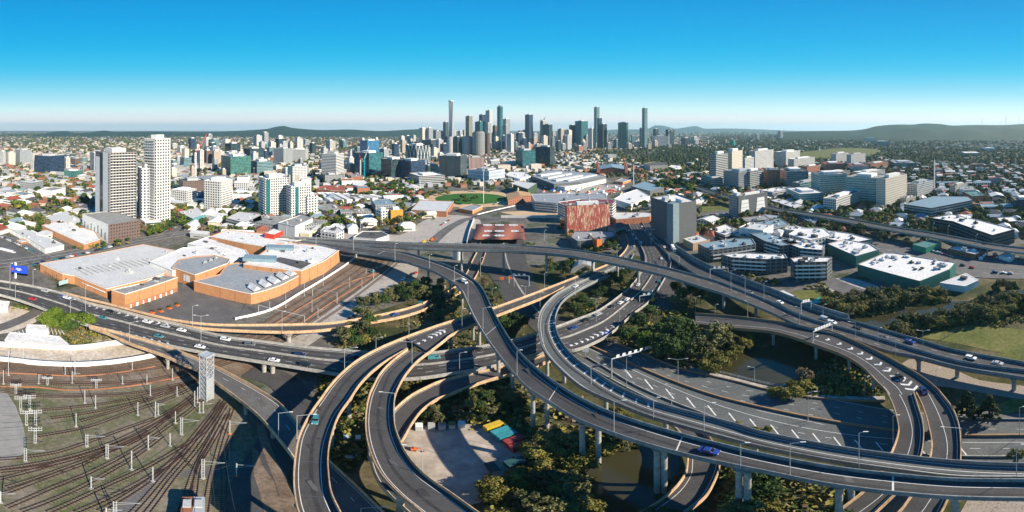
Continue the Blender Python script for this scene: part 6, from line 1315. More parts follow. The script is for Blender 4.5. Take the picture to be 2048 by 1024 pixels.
for x, yb, yt, k in MASTS:
    q = P(x, yb); D = math.hypot(q.x, q.y); h = max(4, ztop(D, yt)); th = (x - 1024) / F; t = Vector((math.cos(th), -math.sin(th), 0)); w = .22 if yb > 768 else .2
    lb = {0: 'plain white railway mast ', 1: 'railway mast with one bracket ', 2: 'twin post mast with wire arm ', 3: 'tall shaded railway mast ', 4: 'lattice mast with crossarms '}[k]
    root = empty('catenary_mast', q, None, 'mast', 'masts of the railway yard'); defer(root, lb.strip(), q); mb = MB()
    if k in (2, 4):
        for s in (-.3, .3): mb.bar(q + t * s, q + t * s + Vector((0,0,h)), .14)
        z = .6
        while z < h: mb.bar(q - t * .3 + Vector((0,0,z)), q + t * .3 + Vector((0,0,z)), .1); z += .9
    else: mb.bar(q, q + Vector((0,0,h)), w)
    mb.build('post', [mat('mast_grey', (.48,.50,.51), .5, .1, 1)], root, tuple(q)); mb = MB(); mb.box(tuple(q), .9, .9, .35); mb.build('footing', [CONC if k != 3 else ORG], root, tuple(q))
    if k in (1, 2, 3): mb = MB(); mb.bar(q + Vector((0,0,h * .9)), q + t * (3 if k == 1 else 5) + Vector((0,0,h * .8)), .09); mb.bar(q + Vector((0,0,h * .7)), q + t * (3 if k == 1 else 5) + Vector((0,0,h * .8)), .07); mb.build('arm', [STEEL], root, tuple(q))
    if k == 4:
        for z in (h * .82, h * .97): mb = MB(); mb.bar(q - t * 1.9 + Vector((0,0,z)), q + t * 1.9 + Vector((0,0,z)), .16); [mb.cyl(q + t * u + Vector((0,0,z)), q + t * u + Vector((0,0,z + .5)), .12, n=6) for u in (-1.8, -1, 1, 1.8)]; mb.build('crossarm', [mat('mast_grey', (.62,.64,.64))], root, tuple(q))
def portal(pa, pb_, ya, yb2, z, label, name='gantry', cat='gantry', w=.3, boards=0, bm=None, z2=None):
    a, b = P(*pa, z), P(*pb_, z if z2 is None else z2); ha, hb = ztop(math.hypot(a.x, a.y), ya), ztop(math.hypot(b.x, b.y), yb2); root = empty(name, a, label, cat)
    for p0, hh in ((a, ha), (b, hb)): mb = MB(); mb.cyl(p0, Vector((p0.x, p0.y, hh)), w, w * .8, 8); mb.build('post', [STEEL], root, tuple(a))
    A, B = Vector((a.x, a.y, ha)), Vector((b.x, b.y, hb)); mb = MB(); mb.bar(A, B, w * 1.1, w * 1.3); _b = mb.build('beam', [STEEL], root, tuple(a))
    for k in range(boards):
        c = A.lerp(B, (k + 1) / (boards + 1)); d = (B - A).normalized(); mb = MB(); mb.bar(c - d * .8 + Vector((0,0,.8)), c + d * .8 + Vector((0,0,.8)), .15, 1.3); mb.build('sign_board', [bm or WHITE], _b, tuple(a))
    return root
portal((1223,755), (1314,712), 718, 692, .3, 'curved grey gantry with seven small lane signs over the wide road', boards=7); portal((1626,687), (1664,663), 664, 649, 9, 'grey gantry with lane lights over the dark walled ramp', boards=6)
portal((1602,630), (1622,620), 606, 602, 9, 'cantilever gantry with three lane lights on the right viaduct', boards=3); portal((1420,557), (1456,552), 538, 536, 6, 'arched gantry over the ramp beside the noise wall', boards=3)
portal((1338,521), (1358,532), 517 - 10, 513, 1, 'small gantry beside the white truck', boards=1, bm=GREENP); portal((1018,566), (1058,570), 551, 552, .2, 'grey gantry over the tunnel approach road', boards=3); portal((1279,603), (1306,597), 592, 588, 3, 'overhead direction sign seen from behind', boards=2, bm=mat('sign_back', (.35,.5,.5), .6, .1, 1))
portal((517,628), (609,645), 610, 632, 0, 'long steel portal carrying wires over the main line', 'wire_portal', 'portal', .22); portal((625,592), (674,608), 577, 585, 0, 'middle steel portal over the main line', 'wire_portal', 'portal', .22); portal((732,548), (747,558), 536, 539, 0, 'short steel portal near the flyover pier', 'wire_portal', 'portal', .22)
# overhead wires in the yard
for k, (a, b) in enumerate([((0,788),(330,775)),((0,802),(370,780)),((0,826),(380,790)),((0,845),(300,812)),((0,862),(240,830)),((-20,874),(330,815))]):
    p0, p1 = P(*a, 6), P(*b, 6); mb = MB(); mb.bar(p0, p1, .06); tag(mb.build('overhead_wire', [DSTEEL], None, tuple(p0)), 'thin overhead wire across the yard, %s from the top' % ['first', 'second', 'third', 'fourth', 'fifth', 'lowest'][k], 'wire', 'overhead wires')
for k, (a, b) in enumerate([((-20,900),(400,782)),((-20,935),(420,795)),((0,980),(440,800)),((60,1020),(450,800)),((150,1020),(455,815)),((170,890),(300,940)),((180,900),(320,960)),((270,905),(360,860)),((95,1000),(300,905)),((230,1010),(430,845)),((300,960),(460,930)),((420,850),(430,1020)),((440,830),(470,1020)),((460,920),(452,800)),((20,760),(330,745)),((20,780),(320,765))]):
    p0, p1 = P(*a, 5.5), P(*b, 5.5); mb = MB(); n_ = 10
    for i in range(n_): mb.bar(p0.lerp(p1, i / n_) - Vector((0, 0, 1.2 * math.sin(math.pi * i / n_))), p0.lerp(p1, (i + 1) / n_) - Vector((0, 0, 1.2 * math.sin(math.pi * (i + 1) / n_))), .05)
    o = tag(mb.build('contact_wire', [DSTEEL], None, tuple(p0)), None, 'wire', 'contact wires of the railway yard'); defer(o, 'thin sagging contact wire', p0.lerp(p1, .5))
# lattice tower
q = P(413, 797); h = 23.5; r = empty('lattice_tower', q, 'tall silver lattice tower standing between the motorway and the ramp', 'tower')
cs = [q + Vector((x * 1.7, y * 1.7, 0)) for x, y in ((-1,-1),(1,-1),(1,1),(-1,1))]
for c in cs: mb = MB(); mb.bar(c, c + Vector((0,0,h)), .28); mb.build('leg', [STEEL], r, tuple(q))
mb = MB()
for i in range(4):
    for k in range(9): a, b = cs[i], cs[(i + 1) % 4]; z0, z1 = h * k / 9, h * (k + 1) / 9; mb.bar(a + Vector((0,0,z0)), b + Vector((0,0,z1)), .16); mb.bar(b + Vector((0,0,z0)), a + Vector((0,0,z1)), .16); mb.bar(a + Vector((0,0,z1)), b + Vector((0,0,z1)), .14)
mb.build('bracing', [STEEL], r, tuple(q)); mb = MB(); mb.box(tuple(q + Vector((0,0,h - .6))), 4.2, 4.2, .4); mb.build('platform', [STEEL], r, tuple(q))
mb = MB(); mb.box(tuple(q), 3.1, 3.1, 12); mb.build('equipment_cabinet', [mat('cabinet', (.36,.40,.42), .6, .3, 1.5)], r, tuple(q))
# billboard, blue sign on post
q = P(31, 556); D = math.hypot(q.x, q.y); z0, z1 = ztop(D, 544), ztop(D, 530); r = empty('billboard', q, 'blue billboard on a white post beside the motorway', 'billboard')
mb = MB(); mb.bar(q, q + Vector((0,0,ztop(D, 525))), 1.3); mb.build('post', [WHITE], r, tuple(q))
A, B = at(22, D, 0), at(55, D * .98, 0); mb = MB(); mb.bar(A + Vector((0,0,(z0 + z1) / 2)), B + Vector((0,0,(z0 + z1) / 2 + .6)), .6, z1 - z0); mb.build('board', [mat('billboard_blue', (.02,.07,.55), .5, .05, 1)], r, tuple(q))
o_ = Vector(((B - A).y, -(B - A).x, 0)).normalized() * .42; mb = MB()
for f0, f1, zf in ((.34,.62,.62),(.30,.66,.48),(.40,.58,.34)): a, b = A.lerp(B, f0) + o_, A.lerp(B, f1) + o_; z = z0 + (z1 - z0) * zf + .3; mb.poly([a + Vector((0,0,z)), b + Vector((0,0,z)), b + Vector((0,0,z + .35)), a + Vector((0,0,z + .35))])
mb.build('lettering', [WHITE], r, tuple(q)); mb = MB(); c = A.lerp(B, .12) + o_ * 1.1; mb.cyl(c + Vector((0,0,(z0 + z1) / 2)), c + o_ * .2 + Vector((0,0,(z0 + z1) / 2)), .9, n=10); mb.build('emblem', [REDP], r, tuple(q))
wall('direction_sign', 'grey direction sign seen from behind near the warehouse corner', 'sign', [(118,571,6),(136,566,6)], 3, .3, mat('sign_back', (.35,.5,.5)), n=1)
for x, y, z, l in [(1004,563,1.5,'orange road work sign left of the tunnel approach'), (1020,562,1.5,'orange road work sign right of the tunnel approach'), (1171,716,4,'white sign board hanging under the motorway bridge'), (841,616,3,'blue glass sign box beside the slip road')]:
    q = P(x, y, 0); m = ORG if 'orange' in l else (WHITE if 'white' in l else GLST); r = empty('road_sign', q, l, 'sign'); t = Vector((q.y, -q.x, 0)).normalized(); mb = MB(); mb.bar(q - t * 1.4 + Vector((0,0,z + 1)), q + t * 1.4 + Vector((0,0,z + 1)), .2, 2.2); mb.build('board', [m], r, tuple(q)); mb = MB(); mb.bar(q, q + Vector((0,0,z))  , .15); mb.build('post', [STEEL], r, tuple(q))
# tower cranes
def crane(x, yb, yt, jib, m, label, jm=None, D=None, w=1.4):
    q = P(x, yb) if D is None else at(x, D); D = math.hypot(q.x, q.y); h = ztop(D, yt); w = max(w, D * .0018); r = empty('tower_crane', q, label, 'crane'); mb = MB()
    for sx, sy in ((-1,-1),(1,-1),(1,1),(-1,1)): mb.bar(q + Vector((sx, sy, 0)) * w * .5, q + Vector((sx * w * .5, sy * w * .5, h)), w * .28)
    k = 0; z = 0
    while z < h: s = 1 if k % 2 else -1; mb.bar(q + Vector((-w * .5 * s, -w * .5, z)), q + Vector((w * .5 * s, -w * .5, z + w * 1.6)), w * .2); mb.bar(q + Vector((w * .5, -w * .5 * s, z)), q + Vector((w * .5, w * .5 * s, z + w * 1.6)), w * .2); z += w * 1.6; k += 1
    mb.build('mast', [m], r, tuple(q)); j = at(jib[0], D, ztop(D, jib[1])); top = q + Vector((0,0,h)); mb = MB(); mb.bar(top, j, w * .5); d = (j - top); back = top - Vector((d.x, d.y, 0)).normalized() * w * 4; mb.bar(top, top + Vector((0,0,w * 3)), w * .3); mb.bar(top + Vector((0,0,w * 3)), top + d * .6, w * .12); mb.build('jib', [jm or m], r, tuple(q))
    mb = MB(); mb.box(tuple(back - Vector((0,0,w))), w * 2.5, w * 1.6, w * 1.6); mb.build('counterweight', [CONC], r, tuple(q)); mb = MB(); mb.box(tuple(top), w * 1.3, w * 1.3, w * 1.3); mb.build('cab', [m], r, tuple(q))
TQ = mat('crane_turquoise', (.02,.42,.5), .5, .1, 1)
crane(729, 362, 318, (738,292), TQ, 'turquoise tower crane with raised white jib', WHITE); crane(721, 360, 322, (718,300), WHITE, 'white tower crane with red jib beside the turquoise one', REDP); crane(391, 378, 308, (414,268), WHITE, 'white tower crane with long red tipped jib', REDP, w=2.2)
crane(470, 290, 284, (471,270), REDP, 'small red crane beyond the dark glass office'); crane(1869, 388, 322, (1912,325), WHITE, 'tall white crane among the hospital buildings', STEEL, w=1.2); crane(1088, 0, 240, (1091,233), DSTEEL, 'crane on top of the unfinished tower', D=2500); crane(1338, 0, 262, (1333,257), WHITE, 'white crane over the dark twin block', D=2600)
for x in (1964, 2000, 2012, 2038, 2046):
    q = at(x, 5600, 0); r = empty('radio_mast', q, 'thin radio mast on the ridge ' + ['farthest left of the five', 'second of the five', 'in the middle of the five', 'next to the tallest at the right', 'closest to the right edge'][[1964,2000,2012,2038,2046].index(x)], 'radio mast', 'radio masts on the ridge'); zt = ztop(5600, {1964:238,2000:244,2012:232,2038:231,2046:240}[x]); mb = MB(); mb.bar(q, Vector((q.x, q.y, zt)), 3.2); mb.build('mast', [STEEL], r, tuple(q))
# showground rides and tents
for k in range(34):
    x, y = rnd.uniform(1085, 1245), rnd.uniform(372, 392); q = P(x, y); c = rnd.choice([REDP, YEL, WHITE, BLUEP, ORG, GREENP, WHITE, WHITE]); r = empty('market_tent', q, None, 'tent', 'tents at the showground'); defer(r, 'small %s showground tent' % c.name.split('_')[0], q); s = rnd.uniform(3, 7); mb = MB(); mb.box(tuple(q), s, s, 2.6, rnd.random()); mb.build('side', [WHITE], r, tuple(q)); mb = MB(); mb.cyl(q + Vector((0,0,2.6)), q + Vector((0,0,4.6)), s * .75, .1, 4); mb.build('roof', [c], r, tuple(q))
q = P(1222, 388); r = empty('fairground_ride', q, 'star shaped red and yellow fairground ride', 'ride'); mb = MB(); mb.cyl(q, q + Vector((0,0,8)), 1, .6, 8); mb.build('hub', [YEL], r, tuple(q))
for k in range(8): a = k * .785; mb = MB(); mb.bar(q + Vector((0,0,8)), q + Vector((11 * math.cos(a), 11 * math.sin(a), 4)), 1.3); mb.build('arm', [REDP if k % 2 else ORG], r, tuple(q))
for k in range(60):
    x, y = rnd.uniform(1940, 2044), rnd.uniform(502, 520)
    if k >= 16: break
    q = P(x, y); r = empty('market_tent', q, None, 'tent', 'stalls at the right edge'); defer(r, 'small yard stall', q); mb = MB(); mb.box(tuple(q), 3, 3, 1.8, rnd.random()); mb.build('side', [rnd.choice([WHITE, REDP, STEEL, ORG])], r, tuple(q)); mb = MB(); mb.cyl(q + Vector((0,0,1.8)), q + Vector((0,0,3)), 2.2, .1, 4); mb.build('roof', [rnd.choice([WHITE, REDP, STEEL])], r, tuple(q))
# planters in the car park
for x, y in [(305,626),(322,623),(339,617),(355,611)]:
    q = P(x, y); r = empty('planter', q, 'orange planter with a small bush, ' + {305:'nearest the brick block',322:'second of the four',339:'third of the four',355:'farthest right of the four'}[x], 'planter', 'planters in the depot car park'); mb = MB(); mb.box(tuple(q), 2.2, 2.2, .6); mb.build('box', [ORG], r, tuple(q)); mb = MB()
    for k in range(60): a = Vector((rnd.gauss(0,.7), rnd.gauss(0,.7), 1.4 + rnd.gauss(0,.5))); mb.poly([q + a, q + a + Vector((rnd.uniform(-.5,.5), .5, .2)), q + a + Vector((.4, rnd.uniform(-.3,.3), .6))])
    mb.build('bush', [mat('planter_leaf', (.12,.13,.03), .8, .3, 1)], r, tuple(q))
# ---------------------------------------------------------------- trees
def leafmat(name, c1, c2):
    m = bpy.data.materials.new(name); m.use_nodes = True; t = m.node_tree; b = t.nodes['Principled BSDF']; MATS[name] = m
    g = t.nodes.new('ShaderNodeNewGeometry'); n = t.nodes.new('ShaderNodeTexNoise'); n.inputs['Scale'].default_value = .35; n.inputs['Detail'].default_value = 3
    t.links.new(g.outputs['Position'], n.inputs['Vector']); r = t.nodes.new('ShaderNodeValToRGB'); r.color_ramp.elements[0].position = .35; r.color_ramp.elements[1].position = .65
    oi = t.nodes.new('ShaderNodeObjectInfo'); ad = t.nodes.new('ShaderNodeMath'); ad.operation = 'MULTIPLY_ADD'; ad.inputs[1].default_value = .5; t.links.new(oi.outputs['Random'], ad.inputs[0])
    sb = t.nodes.new('ShaderNodeMath'); sb.operation = 'SUBTRACT'; sb.inputs[1].default_value = .25; t.links.new(n.outputs['Fac'], sb.inputs[0]); t.links.new(sb.outputs[0], ad.inputs[2])
    r.color_ramp.elements[0].color = (*c1, 1); r.color_ramp.elements[1].color = (*c2, 1); t.links.new(ad.outputs[0], r.inputs['Fac']); t.links.new(r.outputs['Color'], b.inputs['Base Color'])
    b.inputs['Roughness'].default_value = .75; b.inputs['Specular IOR Level'].default_value = .2
    return m
LM = {'fig': leafmat('leaf_dark', (.022,.045,.012), (.055,.095,.022)), 'gum': leafmat('leaf_olive', (.07,.08,.03), (.17,.165,.065)), 'mangrove': leafmat('leaf_yellow_green', (.10,.10,.02), (.24,.215,.05)),
      'bright': leafmat('leaf_bright', (.05,.10,.012), (.11,.16,.02)), 'pine': leafmat('leaf_pine', (.016,.035,.012), (.035,.055,.02)), 'brown': leafmat('leaf_brown', (.11,.075,.045), (.19,.14,.08)), 'yellow': leafmat('leaf_yellow', (.22,.15,.012), (.38,.26,.02)), 'purple': leafmat('leaf_purple', (.16,.05,.07), (.25,.08,.10))}
BARK = mat('bark', (.13,.095,.07), .95, .3, 1.2)
def tree_proto(kind, seed, nq=1100, leaf=.55):
    """crown of leaf clumps about 8 m tall, 3.4 m in radius, on a forked trunk"""
    r = random.Random(seed); root = empty('tree', (0, 0, -80)); mb = MB(); tb = MB()
    conif = kind == 'pine'; H = 9.0
    clumps = []
    if conif:
        for k in range(60): z = 1.2 + k / 60 * 8; rad = (9.4 - z) * .36; a = r.uniform(0, 6.28); clumps.append((Vector((rad * math.cos(a) * .8, rad * math.sin(a) * .8, z)), .55))
    elif kind == 'palm':
        pass
    else:
        for k in range(26 if kind != 'brown' else 20):
            a = r.uniform(0, 6.28); el = r.uniform(-.35, 1.4); rr = r.uniform(.55, 1.0) * (1.15 if kind == 'gum' else 1)
            sq = {'fig': .62, 'mangrove': .72, 'gum': 1.0, 'bright': .75}.get(kind, .8)
            clumps.append((Vector((3.1 * rr * math.cos(a) * math.cos(el), 3.0 * rr * math.sin(a) * math.cos(el), (4.6 if kind != 'mangrove' else 3.2) + 3.0 * sq * rr * math.sin(el))), r.uniform(.6, 1.6)))
    for c, cr_ in clumps:
        for k in range(nq // max(1, len(clumps))):
            d = Vector((r.gauss(0, 1), r.gauss(0, 1), r.gauss(0, 1))).normalized(); p = c + d * cr_ * r.uniform(.6, 1.05)
            n = (d + Vector((r.gauss(0, .5), r.gauss(0, .5), r.gauss(0, .5)))).normalized(); x = n.cross(Vector((0.3, .2, 1))).normalized() * leaf * r.uniform(.5, 1.1); y = n.cross(x).normalized() * leaf * r.uniform(.4, .9)
            mb.poly([p - x, p - y * .8, p + x, p + y])
    mb.build('crown', [LM[kind]], root, local=True)
    top = Vector((0, 0, H * (.9 if conif else .45))); tb.cyl((0, 0, -.3), top, .30, .12 if conif else .2, 7)
    if not conif:
        for k in range(5): a = k * 1.26 + r.random(); tb.cyl(top - Vector((0, 0, .8)), Vector((2.0 * math.cos(a), 2.0 * math.sin(a), H * .62)), .16, .05, 5)
    tb.build('trunk', [BARK], root, local=True); KIDS[root.name] = list(root.children)
    return root
TP = {k: [tree_proto(k, s * 13 + i, 2300, .36) for s in range(3)] for i, k in enumerate(['fig', 'gum', 'mangrove', 'bright', 'pine', 'brown', 'yellow', 'purple'])}
TF = {k: [tree_proto(k, 100 + s * 13 + i, 300, .95) for s in range(2)] for i, k in enumerate(['fig', 'gum', 'mangrove', 'bright', 'brown', 'yellow'])}
TL = {'fig': 'dark round crowned tree', 'gum': 'loose olive gum tree', 'mangrove': 'yellow green mangrove', 'bright': 'bright green leafy tree', 'pine': 'dark conical pine', 'brown': 'brown thin leaved tree', 'yellow': 'yellow flowering tree', 'purple': 'purple leaved tree'}
USED = {}
def uniq(lb, q):
    w = where(q); s = lb + ' ' + w
    if s in USED:
        x, y = pix(q); near = sorted(MARKS, key=lambda m: (m[0] - x) ** 2 + (2.0 * (m[1] - y)) ** 2)
        for m in near[1:4]:
            s2 = lb + ' ' + w + ' towards ' + m[2][4:] if m[2].startswith('the ') else s
            if s2 not in USED and len(s2.split()) <= 16: s = s2; break
    USED[s] = 1
    return s
TREES = []
def tree(kind, x, y, hpx=None, h=None, far=False, group='trees', z=0, wide=1.0, q=None):
    q = q or P(x, y, z); D = math.hypot(q.x, q.y); h = h or hpx / F * math.hypot(D, CZ) ; s = h / 8.0
    pr = rnd.choice((TF if far and kind in TF else TP)[kind]); lb = ('tall ' if h > 13 else 'small ' if h < 6 else '') + TL[kind]
    TREES.append((h / D, kind, pr, q.copy(), rnd.uniform(0, 6.28), (s * wide, s * wide, s * rnd.uniform(.85, 1.1)), lb, group))
def grove(poly, n, kinds, h0, h1, group, far=False, wide=1.0, mind=.55):
    xs = [p[0] for p in poly]; ys = [p[1] for p in poly]; k = 0; t = 0; got = []
    while k < n and t < n * 60:
        t += 1; x, y = rnd.uniform(min(xs), max(xs)), rnd.uniform(min(ys), max(ys))
        if not inside((x, y), poly): continue
        h = rnd.uniform(h0, h1); q = P(x, y)
        if any((q.x - a[0]) ** 2 + (q.y - a[1]) ** 2 < (mind * (h + a[2]) * .4) ** 2 for a in got): continue
        got.append((q.x, q.y, h)); tree(rnd.choice(kinds), x, y, h=h, group=group, far=far, wide=wide); k += 1
G1 = 'dark trees between the ramps'; G2 = 'mangroves along the creek'; G3 = 'scrub trees under the flyovers'
for k, x, y, h in [('fig',1255,690,12),('fig',1278,664,12),('fig',1300,640,11),('bright',1290,700,13),('fig',1318,712,13),('fig',1338,725,15),('fig',1352,700,16),('fig',1372,720,14),('fig',1372,680,14),('fig',1345,665,13),('fig',1322,680,12),('gum',1398,722,14),('gum',1415,712,15),('gum',1432,700,14),('gum',1448,690,12),
  ('mangrove',1408,742,8),('mangrove',1424,746,8),('mangrove',1442,738,9),('mangrove',1458,726,9),('mangrove',1472,712,9),('mangrove',1488,700,9),('mangrove',1496,684,8),('mangrove',1432,726,9),('mangrove',1466,700,8),('fig',1350,590,10),('fig',1366,606,11),('fig',1385,598,12),('fig',1402,606,10),('gum',1380,622,9),('gum',1352,612,8),
  ('fig',1150,625,8),('fig',1166,612,9),('fig',1180,622,9),('fig',1192,602,9),('fig',1206,592,8),('fig',1160,640,8),('fig',1214,582,9),('fig',1226,568,10),('fig',1238,576,9),('fig',1246,560,9),('fig',1258,552,9),('fig',1218,562,8),('fig',1250,548,7),('fig',1006,655,9),('fig',1022,664,9),('fig',1040,660,9),('fig',1030,646,8),('fig',1048,652,7),
  ('mangrove',1552,792,7),('mangrove',1572,800,8),('mangrove',1592,796,8),('mangrove',1608,780,7),('brown',1608,765,8),('mangrove',1585,782,7),('pine',1236,0,0)][:-1]: tree(k, x, y, h=h, group=G1 if k != 'mangrove' else G2)
tree('pine', 1934, 834, h=13, group='pines on the right verge'); tree('pine', 1979, 836, h=12, group='pines on the right verge'); tree('gum', 2035, 925, h=6, group='pines on the right verge')
grove([(1640,596),(1700,606),(1780,592),(1890,590),(1885,604),(1800,614),(1700,634),(1640,622)], 95, ['mangrove', 'mangrove', 'gum'], 5, 8.5, G2, mind=.33, wide=1.15)
grove([(1765,672),(1790,656),(1860,640),(1940,615),(2060,592),(2070,615),(1960,648),(1890,655),(1850,668),(1800,684)], 115, ['mangrove', 'mangrove', 'gum'], 5, 9, G2, mind=.33, wide=1.15)
grove([(690,650),(730,640),(760,645),(740,690),(700,700),(670,690)], 12, ['fig', 'gum', 'mangrove'], 6, 9, 'trees by the slip road'); grove([(705,630),(760,600),(820,572),(900,575),(880,600),(800,610),(720,632)], 26, ['fig', 'gum'], 6, 10, 'trees by the slip road')
grove([(860,620),(910,590),(930,600),(925,630),(870,645)], 12, ['gum', 'mangrove', 'fig'], 5, 8, 'trees by the slip road'); grove([(955,575),(980,560),(1000,590),(1015,600),(990,610)], 7, ['fig', 'brown'], 4, 7, 'trees at the tunnel approach')
grove([(86,650),(125,645),(165,652),(175,668),(120,668),(90,662)], 16, ['bright', 'bright', 'fig'], 8, 12, 'bushes beside the motorway', mind=.35); grove([(120,668),(170,666),(210,674),(225,682),(150,686)], 18, ['gum', 'brown', 'mangrove'], 2.2, 3.6, 'bushes beside the motorway', mind=.4); grove([(20,615),(50,608),(55,620),(25,626)], 6, ['mangrove', 'bright'], 2, 3, 'bushes beside the motorway')
grove([(960,990),(1010,960),(1100,950),(1180,940),(1180,1020),(1120,1100),(960,1090)], 26, ['gum', 'mangrove', 'mangrove'], 7, 11, G3, mind=.5); grove([(1050,900),(1110,880),(1190,890),(1180,945),(1080,955)], 14, ['mangrove', 'gum', 'mangrove'], 6, 9, G3, mind=.5)
grove([(1190,870),(1240,860),(1270,880),(1250,915),(1200,910)], 8, ['mangrove', 'gum'], 6, 8, G3); grove([(900,800),(960,790),(1040,800),(1060,840),(960,848),(860,850),(850,835)], 46, ['fig', 'gum', 'mangrove', 'fig'], 3, 6, G3, mind=.33)
grove([(1480,950),(1540,960),(1560,1060),(1480,1080)], 8, ['mangrove', 'fig'], 8, 11, G3); grove([(700,760),(740,770),(760,800),(700,830)], 6, ['mangrove', 'gum'], 3, 6, G3); grove([(790,760),(850,750),(860,768),(800,790)], 5, ['mangrove', 'gum'], 3, 5, G3)
grove([(1225,812),(1290,850),(1280,856),(1220,825)], 7, ['mangrove'], 3, 4, G3); grove([(1470,850),(1545,862),(1540,872),(1480,864)], 6, ['mangrove'], 3, 4, G3); grove([(1100,520),(1190,530),(1160,560),(1090,545)], 14, ['gum', 'mangrove', 'fig'], 5, 8, 'trees under the straight flyover')
grove([(1020,1000),(1700,1060),(1700,1110),(1020,1110)], 16, ['fig', 'gum'], 7, 10, G3); grove([(1395,545),(1450,572),(1500,590),(1560,600),(1540,580),(1440,545)], 16, ['gum', 'brown', 'mangrove'], 4, 7, 'shrubs by the noise wall'); grove([(1480,545),(1560,560),(1570,572),(1500,570)], 12, ['mangrove', 'bright'], 3, 5, 'garden of the white apartments', mind=.4)
grove([(1590,570),(1650,568),(1650,578),(1590,580)], 6, ['mangrove'], 3, 4, 'garden of the white apartments'); grove([(1660,595),(1700,590),(1770,590),(1760,600),(1700,602)], 8, ['gum', 'brown'], 5, 8, 'trees behind the creek'); grove([(1985,572),(2040,575),(2040,590),(1985,585)], 7, ['fig', 'fig', 'gum'], 5, 8, 'trees by the right junction', mind=.5)
grove([(1240,470),(1226,485),(1210,500),(1236,508)], 9, ['fig'], 6, 9, 'trees by the shaded motorway'); grove([(1312,452),(1340,466),(1352,480),(1330,476)], 9, ['fig'], 7, 10, 'trees by the shaded motorway'); grove([(1150,500),(1200,490),(1210,505),(1160,512)], 8, ['mangrove', 'fig'], 4, 7, 'trees under the straight flyover')
# park, figs, mid distance
grove([(730,378),(760,372),(830,368),(830,385),(800,398),(700,400),(690,392)], 40, ['fig', 'bright', 'fig'], 9, 14, 'park trees', far=True, wide=1.2); grove([(600,325),(640,322),(635,338),(585,335)], 14, ['bright', 'fig'], 9, 13, 'street trees', far=True, wide=1.2)
grove([(1305,385),(1330,366),(1390,368),(1395,385),(1350,385)], 14, ['mangrove', 'fig', 'bright'], 14, 19, 'park trees', far=True, wide=1.1); grove([(1250,425),(1300,400),(1300,420),(1262,438)], 14, ['fig', 'gum'], 7, 11, 'park trees', far=True); grove([(1400,400),(1460,378),(1450,410),(1400,412)], 16, ['fig', 'brown', 'mangrove'], 9, 14, 'park trees', far=True)
grove([(275,470),(375,440),(385,450),(300,476)], 34, ['fig', 'fig', 'bright'], 5, 8, 'avenue hedge trees', far=False, mind=.35); grove([(10,398),(60,396),(55,418),(15,420)], 6, ['bright', 'mangrove'], 12, 16, 'park trees', far=True, wide=1.3); grove([(60,360),(130,372),(180,410),(120,412),(40,392)], 40, ['brown', 'fig', 'gum', 'bright'], 6, 10, 'garden trees', far=True)
grove([(175,430),(210,434),(208,445),(180,440)], 7, ['fig'], 4, 6, 'podium garden trees', mind=.3); grove([(470,410),(520,395),(520,425),(490,432)], 16, ['fig', 'bright'], 8, 12, 'street trees', far=True); grove([(640,425),(720,410),(760,420),(740,445),(660,450)], 40, ['brown', 'fig', 'mangrove', 'gum'], 5, 9, 'garden trees', far=True)
grove([(115,478),(130,462),(165,470),(168,488),(140,486)], 12, ['fig', 'yellow', 'fig'], 4, 6, 'car park trees', mind=.4); grove([(120,505),(190,490),(290,478),(285,486),(190,500)], 14, ['mangrove', 'fig'], 4, 6, 'avenue trees'); grove([(800,440),(900,418),(905,432),(830,450)], 14, ['brown', 'mangrove'], 3, 5, 'cutting shrubs'); grove([(840,385),(890,378),(900,392),(850,402)], 12, ['fig', 'mangrove'], 7, 11, 'park trees', far=True, wide=1.2)
grove([(935,380),(1010,374),(1020,382),(940,386)], 12, ['fig', 'bright'], 7, 10, 'park trees', far=True); grove([(915,402),(955,398),(960,408),(920,412)], 5, ['fig'], 8, 11, 'park trees', far=True, wide=1.2); grove([(1130,340),(1190,335),(1240,350),(1160,352)], 20, ['fig', 'gum'], 7, 11, 'park trees', far=True)
grove([(1720,440),(1860,440),(1850,460),(1780,455),(1700,446)], 34, ['mangrove', 'fig', 'gum', 'yellow'], 5, 9, 'street trees', far=True); grove([(1560,450),(1680,470),(1760,490),(1860,498),(1840,480),(1700,462),(1600,440)], 34, ['fig', 'gum', 'brown'], 5, 8, 'trees under the busway', far=True); grove([(1870,420),(1990,395),(2048,420),(2048,440),(1990,440)], 36, ['fig', 'gum', 'mangrove'], 7, 11, 'street trees', far=True)
grove([(1430,490),(1500,470),(1500,480),(1440,500)], 6, ['fig'], 4, 6, 'garden of the white apartments'); grove([(1160,475),(1125,478),(1115,460),(1130,450)], 8, ['fig'], 5, 8, 'trees by the red panelled building'); grove([(1050,492),(1075,486),(1080,496)], 3, ['bright'], 4, 5, 'trees at the tunnel')
# dead tree
q = P(1110, 890); r = empty('bare_tree', q, 'leafless grey brown tree beside the flyover columns', 'tree'); mb = MB(); rr = random.Random(5)
def branch(p, d, L, w, k):
    e = p + d * L; mb.cyl(p, e, w, w * .6, 5, cap=False)
    if k:
        for i in range(3): branch(p.lerp(e, rr.uniform(.6, 1)), (d + Vector((rr.gauss(0,.55), rr.gauss(0,.55), rr.gauss(0,.4)))).normalized(), L * rr.uniform(.55, .8), w * .55, k - 1)
for i in range(4): branch(q, Vector((rr.gauss(0,.6), rr.gauss(0,.6), .8)).normalized(), 4, .25, 4)
mb.build('branches', [mat('dead_wood', (.24,.18,.14), .9, .3, 1)], r, tuple(q))

